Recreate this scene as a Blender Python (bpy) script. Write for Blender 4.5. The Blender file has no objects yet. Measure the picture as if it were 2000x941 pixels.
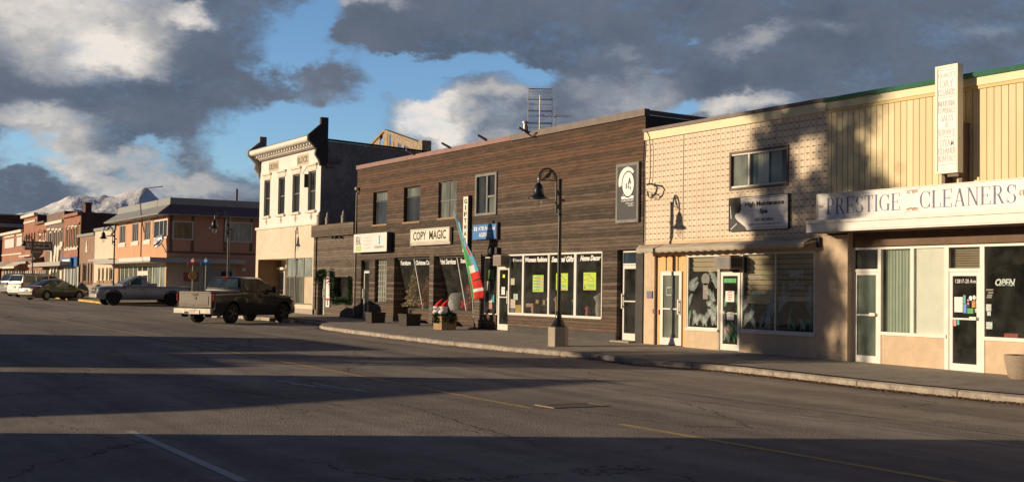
import bpy, bmesh, math, random
from mathutils import Vector, Matrix
random.seed(7)
R = math.radians
sc = bpy.context.scene
col = sc.collection
# ------------------------------------------------------------------ camera
H_EYE = 1.76
FPX = 2384.15
YAW, PITCH, ROLL = R(59.2977), R(2.30044), R(0.89067)
cy, sy, cp, sp, cr, sr = math.cos(YAW), math.sin(YAW), math.cos(PITCH), math.sin(PITCH), math.cos(ROLL), math.sin(ROLL)
cf = Vector((-sy*cp, cy*cp, sp)); r0 = Vector((cy, sy, 0)); u0 = r0.cross(cf)
cR = cr*r0 + sr*u0; cU = -sr*r0 + cr*u0
cam = bpy.data.cameras.new('camera'); co = bpy.data.objects.new('camera', cam); col.objects.link(co)
co.matrix_world = Matrix(((cR.x, cU.x, -cf.x, 0), (cR.y, cU.y, -cf.y, 0), (cR.z, cU.z, -cf.z, H_EYE), (0, 0, 0, 1)))
cam.sensor_width = 36; cam.lens = FPX/2000*36; cam.clip_end = 30000; cam.clip_start = 0.05
sc.camera = co
EYE = Vector((0, 0, H_EYE))
def ray(px, py): return cf + ((px-1000)/FPX)*cR - ((py-470.5)/FPX)*cU
def onY(px, py, Y=20.9):
    d = ray(px, py); t = Y/d.y; return d.x*t, H_EYE+d.z*t
def onX(px, py, X):
    d = ray(px, py); t = X/d.x; return d.y*t, H_EYE+d.z*t
# ------------------------------------------------------------------ light
sc.view_settings.view_transform = 'Standard'; sc.view_settings.look = 'None'
sc.view_settings.exposure = 0.0; sc.view_settings.gamma = 1
SUN_EL = R(10.5)
sun_h = Vector((-0.5, -1.0, 0)).normalized()
sun_dir = Vector((sun_h.x*math.cos(SUN_EL), sun_h.y*math.cos(SUN_EL), math.sin(SUN_EL)))
sl = bpy.data.lights.new('sun', 'SUN'); sl.energy = 5.0; sl.angle = R(0.55); sl.color = (1.0, 0.80, 0.565)
so = bpy.data.objects.new('sun', sl); col.objects.link(so)
so.rotation_euler = (-sun_dir).to_track_quat('-Z', 'Y').to_euler(); so.location = sun_dir*60

world = bpy.data.worlds.new('World'); sc.world = world; world.use_nodes = True
wn = world.node_tree; wn.nodes.clear()
class NT:
    """small helper to write node trees as expressions"""
    def __init__(s, nt): s.t = nt
    def n(s, typ, **k):
        nd = s.t.nodes.new(typ)
        for a, b in k.items(): setattr(nd, a, b)
        return nd
    def L(s, a, b):
        if isinstance(a, (int, float)): b.default_value = a
        elif isinstance(a, (tuple, list)): b.default_value = a if len(a) == len(b.default_value) else (*a, 1)
        else: s.t.links.new(a, b)
    def math(s, op, a, b=0.0, c=None, clamp=False):
        nd = s.n('ShaderNodeMath', operation=op, use_clamp=clamp); s.L(a, nd.inputs[0]); s.L(b, nd.inputs[1])
        if c is not None: s.L(c, nd.inputs[2])
        return nd.outputs[0]
    def mr(s, v, a, b, c=0.0, d=1.0, smooth=True):
        nd = s.n('ShaderNodeMapRange', interpolation_type='SMOOTHSTEP' if smooth else 'LINEAR')
        s.L(v, nd.inputs['Value']); s.L(a, nd.inputs['From Min']); s.L(b, nd.inputs['From Max']); s.L(c, nd.inputs['To Min']); s.L(d, nd.inputs['To Max'])
        return nd.outputs[0]
    def mix(s, f, a, b, typ='MIX'):
        nd = s.n('ShaderNodeMix', data_type='RGBA', blend_type=typ)
        s.L(f, nd.inputs[0]); s.L(a, nd.inputs[6]); s.L(b, nd.inputs[7]); return nd.outputs[2]
    def noise(s, vec, scale, detail=4, rough=.55, dist=0.0, color=False):
        nd = s.n('ShaderNodeTexNoise'); s.L(vec, nd.inputs['Vector']); nd.inputs['Scale'].default_value = scale
        nd.inputs['Detail'].default_value = detail; nd.inputs['Roughness'].default_value = rough; nd.inputs['Distortion'].default_value = dist
        return nd.outputs['Color' if color else 'Fac']
    def comb(s, x, y, z):
        nd = s.n('ShaderNodeCombineXYZ'); s.L(x, nd.inputs[0]); s.L(y, nd.inputs[1]); s.L(z, nd.inputs[2]); return nd.outputs[0]
    def sep(s, v):
        nd = s.n('ShaderNodeSeparateXYZ'); s.L(v, nd.inputs[0]); return nd.outputs
    def vm(s, op, a, b=None):
        nd = s.n('ShaderNodeVectorMath', operation=op); s.L(a, nd.inputs[0])
        if b is not None: s.L(b, nd.inputs[1])
        return nd.outputs['Value' if op in ('LENGTH', 'DISTANCE', 'DOT_PRODUCT') else 'Vector']
def azel(px, py):
    d = ray(px, py).normalized(); return math.degrees(math.atan2(-d.x, d.y)), math.degrees(math.asin(d.z))
w = NT(wn)
tc = w.n('ShaderNodeTexCoord').outputs['Generated']
d3 = w.sep(tc)
az = w.math('MULTIPLY', w.math('ARCTAN2', w.math('MULTIPLY', d3[0], -1.0), d3[1]), 57.2958)
el = w.math('MULTIPLY', w.math('ARCSINE', d3[2]), 57.2958)
# cloud space: degrees, elevation stretched, warped by noise
P0 = w.comb(w.math('MULTIPLY', az, -1.0), el, 0.0)
Pn = w.comb(w.math('MULTIPLY', az, -0.62), w.math('MULTIPLY', el, 1.0), 3.1)
wr = w.vm('SUBTRACT', w.noise(Pn, 0.16, 6, .62, color=True), (.5, .5, .5))
sc_ = w.n('ShaderNodeVectorMath', operation='SCALE'); w.L(wr, sc_.inputs[0]); sc_.inputs['Scale'].default_value = 7.5
Pw = w.vm('ADD', P0, sc_.outputs[0])
DEG = 42.0   # pixels per degree near the picture's middle
def blob(px, py, rx, ry, amp, soft=1.12, vec=None):
    a, e = azel(px, py)
    v = w.vm('SUBTRACT', Pw if vec is None else vec, (-a, e, 0))
    v = w.vm('MULTIPLY', v, (DEG/rx, DEG/ry, 0))
    l = w.vm('LENGTH', v)
    return w.mr(l, 0.15, 1.35*soft, amp, 0.0)
def total(lst):
    s_ = None
    for b in lst:
        o = blob(*b); s_ = o if s_ is None else w.math('ADD', s_, o)
    return s_
clear = total([(590, 110, 75, 95, .9), (640, 215, 140, 75, 1.0), (520, 265, 110, 45, .8), (745, 165, 75, 40, .6),
               (20, 312, 70, 16, .7), (70, 345, 60, 12, .5), (905, 145, 150, 22, 1.1), (800, 168, 90, 40, .9), (600, 30, 60, 60, .8), (1000, 175, 60, 14, .6), (560, 180, 60, 60, .5), (300, 318, 60, 12, .5), (700, 250, 60, 40, .5), (1335, 196, 42, 24, .95), (1010, 150, 45, 20, .6),
               (430, 300, 60, 22, .5), (1325, 62, 22, 8, .35), (1275, 120, 18, 8, .3), (800, 185, 50, 26, .5), (0, 335, 50, 15, .5)])
puff = total([(592, 176, 95, 30, 1.7), (715, 108, 62, 36, 1.6), (755, 165, 18, 12, .5), (690, 205, 25, 14, .4)])
bright = total([(90, 40, 190, 110, .75), (240, 105, 90, 45, .6), (60, 265, 130, 40, .75), (110, 320, 110, 22, .55), (200, 345, 190, 26, .35), (400, 350, 150, 36, .55),
                (830, 232, 70, 42, 1.0), (935, 200, 110, 30, .55), (900, 265, 130, 30, .45), (1200, 165, 150, 50, .4), (1430, 198, 110, 26, .85), (690, 15, 80, 20, .6),
                (390, 30, 60, 22, .75), (1170, 90, 80, 22, .35), (1460, 85, 100, 22, .35), (1640, 70, 70, 18, .3), (1960, 90, 50, 20, .3), (320, 50, 60, 30, .3)])
dark = total([(300, 190, 190, 60, .5), (80, 180, 120, 25, .45), (1000, 95, 260, 50, .55), (1780, 60, 250, 60, .35), (30, 385, 120, 38, .75), (250, 290, 160, 28, .4), (1500, 130, 300, 40, .3)])
n1 = w.noise(Pn, 0.42, 7, .6)
n2 = w.noise(Pn, 1.1, 9, .68)
dens = w.math('ADD', w.math('SUBTRACT', 0.62, clear), puff)
dens = w.math('ADD', dens, w.math('MULTIPLY', w.math('SUBTRACT', n1, .5), .9))
dens = w.math('ADD', dens, w.math('MULTIPLY', w.math('SUBTRACT', n2, .5), .45))
dens = w.math('ADD', dens, w.math('MULTIPLY', w.math('SUBTRACT', w.noise(Pn, 3.4, 8, .7), .5), .55))
cmask = w.mr(dens, -0.22, 0.70)
lum = w.math('ADD', 0.20, w.math('MULTIPLY', bright, .85))
lum = w.math('SUBTRACT', lum, w.math('MULTIPLY', dark, .22))
lum = w.math('ADD', lum, w.math('MULTIPLY', w.math('SUBTRACT', w.noise(Pn, 0.30, 5, .55), .5), .75))
lum = w.math('ADD', lum, w.math('MULTIPLY', w.math('SUBTRACT', n2, .5), .38))
cr_ = w.n('ShaderNodeValToRGB'); w.L(lum, cr_.inputs[0])
e_ = cr_.color_ramp; e_.elements[0].position = 0.0; e_.elements[0].color = (.092, .120, .172, 1)
e_.elements[1].position = 1.0; e_.elements[1].color = (.86, .79, .72, 1)
for p_, c_ in ((.3, (.140, .168, .225, 1)), (.5, (.250, .275, .325, 1)), (.75, (.50, .485, .475, 1))):
    q = e_.elements.new(p_); q.color = c_
sky = w.n('ShaderNodeTexSky', sky_type='NISHITA', sun_disc=False, sun_elevation=SUN_EL, sun_rotation=math.atan2(sun_h.x, sun_h.y))
sky.air_density = 1.0; sky.dust_density = .6; sky.ozone_density = 2.0; sky.altitude = 1300
skyc = w.mix(1.0, sky.outputs[0], (1.1, 1.28, 1.5, 1), 'MULTIPLY')
# sky brightest low over the mountains; unseen overhead part dimmed to keep shade dark
upf = w.mr(el, 13.0, 34.0, 1.0, 0.20)
bg1 = w.n('ShaderNodeBackground'); w.L(skyc, bg1.inputs[0]); bg1.inputs[1].default_value = 0.12
bg2 = w.n('ShaderNodeBackground'); w.L(w.mix(w.mr(el, 13.0, 30.0), cr_.outputs[0], w.mix(1.0, cr_.outputs[0], (.62, .95, 1.75, 1), 'MULTIPLY')), bg2.inputs[0]); bg2.inputs[1].default_value = 1.0
w.L(upf, bg2.inputs[1])
cm2 = w.math('MAXIMUM', cmask, w.mr(el, 15.0, 30.0, 0.0, .8))
mx = w.n('ShaderNodeMixShader'); w.L(cm2, mx.inputs[0]); wn.links.new(bg1.outputs[0], mx.inputs[1]); wn.links.new(bg2.outputs[0], mx.inputs[2])
wo = w.n('ShaderNodeOutputWorld'); wn.links.new(mx.outputs[0], wo.inputs[0])

# ------------------------------------------------------------------ materials
MATS = {}
def newmat(name):
    m = bpy.data.materials.new(name); m.use_nodes = True; m.node_tree.nodes.clear(); MATS[name] = m
    t = NT(m.node_tree); b = t.n('ShaderNodeBsdfPrincipled'); o = t.n('ShaderNodeOutputMaterial')
    m.node_tree.links.new(b.outputs[0], o.inputs[0])
    return m, t, b, o
def bump(t, b, h, strength=.4, dist=.02):
    bp = t.n('ShaderNodeBump'); bp.inputs['Strength'].default_value = strength; bp.inputs['Distance'].default_value = dist
    t.L(h, bp.inputs['Height']); t.L(bp.outputs[0], b.inputs['Normal'])
def obj_co(t): return t.n('ShaderNodeTexCoord').outputs['Object']
def plain(name, c, rough=.7, var=.18, scale=2.5, metal=0.0, bmp=.15, fine=40, coat=0.0, spec=.5):
    """flat colour with uneven wear"""
    m, t, b, o = newmat(name); v = obj_co(t)
    n = t.noise(v, scale, 6, .65); f = t.noise(v, fine, 3, .6)
    k = t.math('ADD', t.math('MULTIPLY', n, .7), t.math('MULTIPLY', f, .3))
    lo = tuple(x*(1-var) for x in c); hi = tuple(min(1, x*(1+var)) for x in c)
    t.L(t.mix(t.mr(k, .3, .7), (*lo, 1), (*hi, 1)), b.inputs['Base Color'])
    b.inputs['Roughness'].default_value = rough; b.inputs['Metallic'].default_value = metal
    b.inputs['Coat Weight'].default_value = coat; b.inputs['Coat Roughness'].default_value = .08
    b.inputs['Specular IOR Level'].default_value = spec
    if bmp: bump(t, b, f, bmp, .01)
    return m
def stucco(name, c, var=.14, stain=.25):
    m, t, b, o = newmat(name); v = obj_co(t)
    big = t.noise(v, .8, 5, .6); mid = t.noise(v, 6, 5, .6); fine = t.noise(v, 60, 3, .7)
    vs = t.vm('MULTIPLY', v, (3.0, 3.0, .35)); st = t.noise(vs, 1.3, 5, .65)
    k = t.math('ADD', t.math('MULTIPLY', big, .5), t.math('MULTIPLY', mid, .5))
    base = t.mix(t.mr(k, .35, .65), tuple(x*(1-var) for x in c)+(1,), tuple(min(1, x*(1+var)) for x in c)+(1,))
    base = t.mix(t.mr(st, .56, .78, 0, stain), base, (c[0]*.45, c[1]*.42, c[2]*.38, 1))
    t.L(base, b.inputs['Base Color']); b.inputs['Roughness'].default_value = .9
    bump(t, b, t.math('ADD', fine, mid), .5, .012); return m
def siding(name, c1, c2, c3, board=.135):
    """weathered, unevenly lapped horizontal boards"""
    m, t, b, o = newmat(name); v = obj_co(t); s = t.sep(v)
    wob = t.math('ADD', t.math('MULTIPLY', t.noise(t.vm('MULTIPLY', v, (.35, .35, 1.2)), 1.0, 3, .6), .12), t.math('MULTIPLY', t.noise(t.vm('MULTIPLY', v, (3.0, 3.0, 4)), 1.0, 4, .7), .035))
    z = t.math('ADD', s[2], wob)
    zb = t.math('DIVIDE', z, board); fl = t.math('FLOOR', zb); fr = t.math('FRACT', zb)
    wn_ = t.n('ShaderNodeTexWhiteNoise', noise_dimensions='1D'); t.L(fl, wn_.inputs['W'])
    grain = t.noise(t.vm('MULTIPLY', v, (2.6, 2.6, 30.0)), 1.0, 9, .78)
    blot = t.noise(t.vm('MULTIPLY', v, (1.3, 1.3, 5.0)), 1.0, 7, .72)
    patch = t.noise(t.vm('MULTIPLY', v, (.5, .5, 1.1)), 1.0, 5, .6)
    k = t.math('ADD', t.math('MULTIPLY', wn_.outputs[0], .22), t.math('ADD', t.math('MULTIPLY', grain, .46), t.math('MULTIPLY', blot, .32)))
    colr = t.mix(t.mr(k, .36, .64), (*c1, 1), (*c2, 1))
    colr = t.mix(t.mr(t.noise(t.vm('MULTIPLY', v, (.9, .9, 9.0)), 1.0, 6, .75), .60, .72, 0, .55), colr, (c2[0]*1.35, c2[1]*1.35, c2[2]*1.3, 1))
    up = t.mr(t.math('ADD', s[2], t.math('MULTIPLY', t.math('SUBTRACT', patch, .5), 5.0)), 3.6, 6.6)
    low = t.mr(t.math('ADD', s[2], t.math('MULTIPLY', t.math('SUBTRACT', patch, .5), 1.5)), 1.5, .4, 0, .7)
    colr = t.mix(t.math('MULTIPLY', up, t.mr(k, .36, .60, .2, 1.0)), colr, (*c3, 1))
    colr = t.mix(t.math('MULTIPLY', up, t.mr(blot, .52, .34, 0, .5)), colr, (.07, .040, .025, 1))
    colr = t.mix(t.math('MULTIPLY', low, t.mr(blot, .35, .6)), colr, (c3[0]*.75, c3[1]*.72, c3[2]*.8, 1))
    gap_shade = t.math('MULTIPLY', t.mr(fr, .0, .26, 1.0, 0.0), t.mr(t.noise(t.vm('MULTIPLY', v, (1.6, 1.6, 7)), 1.0, 4, .65), .30, .52, .25, 1))
    colr = t.mix(t.math('MULTIPLY', gap_shade, .85), colr, (c1[0]*.18, c1[1]*.18, c1[2]*.18, 1))  # board gaps drawn wide and dark, as shadow lines painted into the colour
    t.L(colr, b.inputs['Base Color']); b.inputs['Roughness'].default_value = .85
    bump(t, b, t.math('ADD', t.math('MULTIPLY', fr, 1.1), t.math('ADD', grain, blot)), 1.0, .035); return m
def brick(name, c1, c2, mortar, sx=.22, sz=.075, side=False):
    m, t, b, o = newmat(name); v = obj_co(t); s = t.sep(v)
    vv = t.comb(t.math('ADD', s[0], s[1]), s[2], 0.0)
    br = t.n('ShaderNodeTexBrick'); t.L(vv, br.inputs['Vector']); br.inputs['Scale'].default_value = 1.0
    br.inputs['Brick Width'].default_value = sx; br.inputs['Row Height'].default_value = sz; br.inputs['Mortar Size'].default_value = .008
    br.inputs['Color1'].default_value = (*c1, 1); br.inputs['Color2'].default_value = (*c2, 1); br.inputs['Mortar'].default_value = (*mortar, 1)
    n = t.noise(v, .9, 5, .6)
    t.L(t.mix(t.mr(n, .35, .7, 0, .4), br.outputs['Color'], (c1[0]*.55, c1[1]*.5, c1[2]*.5, 1)), b.inputs['Base Color'])
    b.inputs['Roughness'].default_value = .88; bump(t, b, t.math('SUBTRACT', t.noise(v, 20, 4), br.outputs['Fac']), .5, .01); return m
def glass(name, tint=(.62, .66, .64), dirt=.05, dirtc=(.5, .48, .42), refl=1.0):
    m = bpy.data.materials.new(name); m.use_nodes = True; m.node_tree.nodes.clear(); MATS[name] = m; t = NT(m.node_tree)
    v = obj_co(t)
    tr = t.n('ShaderNodeBsdfTransparent'); tr.inputs[0].default_value = (*tint, 1)
    gl = t.n('ShaderNodeBsdfGlossy'); gl.inputs['Roughness'].default_value = .03; gl.inputs[0].default_value = (.95, .97, 1, 1)
    df = t.n('ShaderNodeBsdfDiffuse'); df.inputs[0].default_value = (*dirtc, 1)
    ge = t.n('ShaderNodeNewGeometry'); fac = t.math('ABSOLUTE', t.vm('DOT_PRODUCT', ge.outputs['Normal'], ge.outputs['Incoming'])); fr_ = t.math('ADD', .05, t.math('MULTIPLY', t.math('POWER', t.math('SUBTRACT', 1.0, fac), 4.0), .92))
    bp = t.n('ShaderNodeBump'); bp.inputs['Strength'].default_value = .06; bp.inputs['Distance'].default_value = .02
    t.L(t.noise(v, 1.4, 2, .5), bp.inputs['Height']); t.L(bp.outputs[0], gl.inputs['Normal'])
    m1 = t.n('ShaderNodeMixShader'); t.L(t.math('MULTIPLY', fr_, refl, clamp=True), m1.inputs[0]); t.L(tr.outputs[0], m1.inputs[1]); t.L(gl.outputs[0], m1.inputs[2])
    m2 = t.n('ShaderNodeMixShader'); t.L(t.math('MULTIPLY', t.mr(t.noise(v, 1.7, 6, .65), .3, .75, .35, 1.7), dirt), m2.inputs[0])
    t.L(m1.outputs[0], m2.inputs[1]); t.L(df.outputs[0], m2.inputs[2])
    o = t.n('ShaderNodeOutputMaterial'); t.L(m2.outputs[0], o.inputs[0]); return m
def emis(name, c, s):
    m, t, b, o = newmat(name); b.inputs['Base Color'].default_value = (*c, 1); b.inputs['Emission Color'].default_value = (*c, 1); b.inputs['Emission Strength'].default_value = s; return m

# ------------------------------------------------------------------ mesh helpers
class MB:
    def __init__(s): s.v = []; s.f = []; s.m = []
    def add(s, vs, fs, mi=0):
        k = len(s.v); s.v += [tuple(p) for p in vs]; s.f += [tuple(i+k for i in f) for f in fs]; s.m += [mi]*len(fs); return s
    def box(s, x0, x1, y0, y1, z0, z1, mi=0):
        if x0 > x1: x0, x1 = x1, x0
        if y0 > y1: y0, y1 = y1, y0
        if z0 > z1: z0, z1 = z1, z0
        return s.add([(x0,y0,z0),(x1,y0,z0),(x1,y1,z0),(x0,y1,z0),(x0,y0,z1),(x1,y0,z1),(x1,y1,z1),(x0,y1,z1)],
              [(0,3,2,1),(4,5,6,7),(0,1,5,4),(1,2,6,5),(2,3,7,6),(3,0,4,7)], mi)
    def quad(s, a, b, c, d, mi=0): return s.add([a,b,c,d], [(0,1,2,3)], mi)
    def prism(s, pts, axis, a, b, mi=0):
        """polygon pts (2D) pushed along axis 'x','y','z' from a to b"""
        def P(p, q): return {'x': (q, p[0], p[1]), 'y': (p[0], q, p[1]), 'z': (p[0], p[1], q)}[axis]
        n = len(pts); vs = [P(p, a) for p in pts]+[P(p, b) for p in pts]
        fs = [tuple(range(n)), tuple(range(2*n-1, n-1, -1))]+[(i, i+n, (i+1) % n+n, (i+1) % n) for i in range(n)]
        return s.add(vs, fs, mi)
    def tube(s, pts, r, n=8, mi=0, cap=True):
        pts = [Vector(p) for p in pts]; rs = r if isinstance(r, (list, tuple)) else [r]*len(pts)
        rings = []; prev = None
        for i, p in enumerate(pts):
            t = (pts[min(i+1, len(pts)-1)]-pts[max(i-1, 0)]).normalized()
            a = t.orthogonal().normalized() if prev is None else (prev-t*prev.dot(t)).normalized()
            prev = a; bb = t.cross(a)
            rings.append([p+rs[i]*(math.cos(2*math.pi*k/n)*a+math.sin(2*math.pi*k/n)*bb) for k in range(n)])
        vs = [q for r_ in rings for q in r_]; fs = []
        for i in range(len(pts)-1):
            for k in range(n): fs.append((i*n+k, i*n+(k+1) % n, (i+1)*n+(k+1) % n, (i+1)*n+k))
        if cap: fs += [tuple(range(n-1, -1, -1)), tuple((len(pts)-1)*n+k for k in range(n))]
        return s.add(vs, fs, mi)
    def lathe(s, prof, c=(0,0,0), n=20, mi=0):
        vs = []; fs = []
        for (r, z) in prof:
            for k in range(n): vs.append((c[0]+r*math.cos(2*math.pi*k/n), c[1]+r*math.sin(2*math.pi*k/n), c[2]+z))
        for i in range(len(prof)-1):
            for k in range(n): fs.append((i*n+k, i*n+(k+1) % n, (i+1)*n+(k+1) % n, (i+1)*n+k))
        return s.add(vs, fs, mi)
    def sph(s, c, r, n=12, m=8, mi=0, sq=(1,1,1)):
        prof = [(max(1e-4, math.sin(math.pi*i/m)), -math.cos(math.pi*i/m)) for i in range(m+1)]
        k = len(s.v); s.lathe(prof, (0,0,0), n, mi)
        for i in range(k, len(s.v)):
            p = s.v[i]; s.v[i] = (c[0]+p[0]*r*sq[0], c[1]+p[1]*r*sq[1], c[2]+p[2]*r*sq[2])
        return s
    def build(s, name, mats, parent=None, smooth=0, bevel=0):
        me = bpy.data.meshes.new(name); me.from_pydata(s.v, [], s.f)
        for m in (mats if isinstance(mats, (list, tuple)) else [mats]): me.materials.append(MATS[m] if isinstance(m, str) else m)
        me.polygons.foreach_set('material_index', s.m)
        o = bpy.data.objects.new(name, me); col.objects.link(o)
        bm = bmesh.new(); bm.from_mesh(me); bmesh.ops.recalc_face_normals(bm, faces=bm.faces)
        if smooth: bmesh.ops.remove_doubles(bm, verts=bm.verts, dist=1e-5)
        bm.to_mesh(me); bm.free()
        if smooth: me.shade_smooth(); me.set_sharp_from_angle(angle=R(smooth))
        if bevel:
            bv = o.modifiers.new('bevel', 'BEVEL'); bv.width = bevel; bv.segments = 2; bv.limit_method = 'ANGLE'; bv.angle_limit = R(35)
        if parent:
            o.parent = parent; q = parent; off = Vector((0,0,0))
            while q: off += q.location; q = q.parent
            o.location = -off
        return o
def tag(o, label=None, cat=None, group=None, kind=None):
    for k, v in (('label', label), ('category', cat), ('group', group), ('kind', kind)):
        if v: o[k] = v
    return o
def thing(name, label, cat, loc=(0,0,0), group=None):
    o = bpy.data.objects.new(name, None); col.objects.link(o); o.location = loc; o.empty_display_size = .3
    return tag(o, label, cat, group)
def kids(o): return [c for c in bpy.data.objects if c.parent == o]
def copy_tree(o, parent=None):
    c = o.copy(); col.objects.link(c)
    if parent: c.parent = parent
    for ch in kids(o): copy_tree(ch, c)
    return c
def label_part(o, l): o['label'] = l; return o

def textmesh(s, bold=0.0, shear=0.0, spacing=1.0):
    cu = bpy.data.curves.new('t', 'FONT'); cu.body = s; cu.offset = bold; cu.shear = shear; cu.space_character = spacing
    cu.align_x = 'CENTER'; cu.resolution_u = 3; cu.extrude = 0; cu.fill_mode = 'FRONT'
    o = bpy.data.objects.new('t', cu); col.objects.link(o); bpy.context.view_layer.update()
    me = bpy.data.meshes.new_from_object(o.evaluated_get(bpy.context.evaluated_depsgraph_get()))
    vs = [tuple(v.co) for v in me.vertices]; fs = [tuple(p.vertices) for p in me.polygons]
    bpy.data.objects.remove(o); bpy.data.curves.remove(cu); bpy.data.meshes.remove(me); return vs, fs
def add_text(mb, s, x0, x1, z0, z1, Y, mi=0, bold=0.0, shear=0.0, spacing=1.0, th=.004):
    """writing on a face looking towards -Y"""
    vs, fs = textmesh(s, bold, shear, spacing)
    if not vs: return mb
    ax = min(v[0] for v in vs); bx = max(v[0] for v in vs); az_ = min(v[1] for v in vs); bz = max(v[1] for v in vs)
    f = lambda v, y: (x0+(v[0]-ax)/(bx-ax)*(x1-x0), y, z0+(v[1]-az_)/max(1e-6, bz-az_)*(z1-z0))
    return mb.add([f(v, Y) for v in vs], fs, mi)
def serif_glyph(c):
    """wide roman capitals from thick stems, hairlines and bracketless serifs; returns (width, quads)"""
    T = .13; h = .035; q = []
    def rect(x0, x1, y0, y1): q.append([(x0,y0),(x1,y0),(x1,y1),(x0,y1)])
    def stem(x, t=T, top=True, bot=True):
        rect(x-t/2, x+t/2, 0, 1)
        if top: rect(x-t/2-.08, x-t/2, 1-h, 1); rect(x+t/2, x+t/2+.08, 1-h, 1)
        if bot: rect(x-t/2-.08, x-t/2, 0, h); rect(x+t/2, x+t/2+.08, 0, h)
    def line(x0, y0, x1, y1, t):
        q.append([(x0-t/2, y0), (x0+t/2, y0), (x1+t/2, y1), (x1-t/2, y1)])
    def arc(cx, cy_, rx, ry, a0, a1, n=12, t=T):
        pr = None
        for i in range(n+1):
            a = R(a0+(a1-a0)*i/n); ca, sa = math.cos(a), math.sin(a)
            tk = h+(t-h)*abs(ca)**1.5
            o_ = (cx+rx*ca, cy_+ry*sa); n_ = (cx+(rx-tk)*ca, cy_+(ry-max(h, tk*.5))*sa)
            if pr: q.append([pr[0], o_, n_, pr[1]])
            pr = (o_, n_)
    if c == 'P': stem(.15); arc(.34, .73, .3, .27, -90, 90); rect(.2, .36, 1-h, 1); rect(.2, .36, .46, .46+h); return .7, q
    if c == 'R': stem(.15); arc(.34, .75, .28, .25, -90, 90); rect(.2, .36, 1-h, 1); rect(.2, .36, .5, .5+h); line(.68, 0, .4, .5, T); rect(.68, .82, 0, h); return .82, q
    if c == 'E': stem(.15); rect(.2, .66, 1-h, 1); rect(.2, .68, 0, h); rect(.2, .5, .49, .49+h); rect(.62, .66, .8, 1); rect(.64, .68, 0, .22); rect(.47, .5, .4, .62); return .72, q
    if c == 'L': stem(.15); rect(.2, .66, 0, h); rect(.62, .66, 0, .26); return .7, q
    if c == 'I': stem(.16); return .32, q
    if c == 'T': stem(.36, top=False); rect(.02, .7, 1-h, 1); rect(.02, .055, .76, 1); rect(.665, .7, .76, 1); return .72, q
    if c == 'C': arc(.44, .5, .42, .5, 40, 320, 20); rect(.73, .76, .66, 1); rect(.73, .76, .06, .3); return .8, q
    if c == 'G': arc(.44, .5, .42, .5, 40, 320, 20); rect(.73, .76, .66, 1); rect(.64, .77, 0.03, .42); rect(.56, .84, .42-h, .42); return .86, q
    if c == 'S': arc(.33, .75, .28, .25, 30, 262, 14); arc(.33, .25, .3, .25, -150, 82, 14); rect(.58, .61, .7, .98); rect(.04, .07, .02, .3); return .66, q
    if c == 'A': line(.12, 0, .4, 1, h*1.3); line(.68, 0, .4, 1, T); rect(.2, .6, .3, .3+h); rect(.02, .24, 0, h); rect(.54, .82, 0, h); return .82, q
    if c == 'N': line(.14, 0, .14, 1, h*1.3); line(.7, 0, .7, 1, h*1.3); line(.7, 0, .16, 1, T); rect(.02, .26, 0, h); rect(.02, .16, 1-h, 1); rect(.58, .82, 1-h, 1); return .84, q
    return .4, q
def serif_text(mb, s, x0, x1, z0, z1, Y, mi=0):
    gs = [serif_glyph(c) for c in s]; tot = sum(g[0]+.08 for g in gs)-.08; k = (x1-x0)/tot; x = x0; j = 0
    for g in gs:
        for q in g[1]:
            j += 1; mb.add([(x+p[0]*k, Y-.00012*(j % 24), z0+p[1]*(z1-z0)) for p in q], [(0,1,2,3)], mi)
        x += (g[0]+.08)*k
    return mb
# ------------------------------------------------------------------ material library
siding('dark_siding', (.060, .043, .031), (.215, .160, .118), (.175, .088, .048), .105)
siding('low_siding', (.105, .08, .06), (.27, .215, .17), (.16, .10, .065), .105)
plain('dark_trim', (.055, .050, .045), .8, .3); plain('black_metal', (.012, .014, .014), .35, .2, coat=.3, bmp=.05)
plain('white_alu', (.74, .70, .62), .45, .08, 3, bmp=.04); plain('white_paint', (.76, .72, .66), .5, .08, 3)
plain('cream_paint', (.80, .70, .44), .6, .07, 1.5); plain('yellow_siding', (.66, .50, .20), .6, .06, 1.3)
plain('green_metal', (.06, .20, .13), .45, .2); plain('brown_flash', (.17, .13, .11), .6, .25); plain('pink_flash', (.27, .15, .13), .6, .25)
plain('roof_tar', (.06, .058, .06), .9, .3); plain('soffit_brown', (.16, .10, .06), .8, .2)
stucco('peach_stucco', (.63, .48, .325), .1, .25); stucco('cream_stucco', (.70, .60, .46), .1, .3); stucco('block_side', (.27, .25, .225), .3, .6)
stucco('block_upper', (.78, .75, .68), .07, .3); stucco('orange_stucco', (.62, .35, .20), .07, .2); stucco('orange_shade_side', (.56, .30, .20), .08, .2)  # orange_shade_side: the front's stucco with some shade put into its colour
plain('tan_panel', (.56, .46, .33), .8, .12); plain('orange_panel', (.72, .42, .16), .6, .1, 5)
plain('grey_frame', (.20, .19, .17), .7, .25); plain('brown_frame', (.16, .10, .075), .6, .2)
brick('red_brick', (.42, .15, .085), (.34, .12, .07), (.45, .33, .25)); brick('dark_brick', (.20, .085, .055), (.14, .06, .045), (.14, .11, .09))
brick('brown_brick', (.23, .15, .13), (.18, .12, .10), (.30, .25, .22)); brick('side_brick', (.11, .075, .055), (.085, .06, .05), (.09, .08, .07), .4, .2)
plain('stone_trim', (.72, .66, .54), .8, .12); plain('grey_metal_roof', (.30, .31, .30), .5, .12); plain('rust_metal', (.20, .13, .13), .6, .2)
plain('barn_wood', (.36, .28, .19), .9, .45, 5); plain('wood_vertical', (.30, .19, .13), .85, .25, 4); plain('gutter_metal', (.45, .43, .38), .5, .1)
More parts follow.
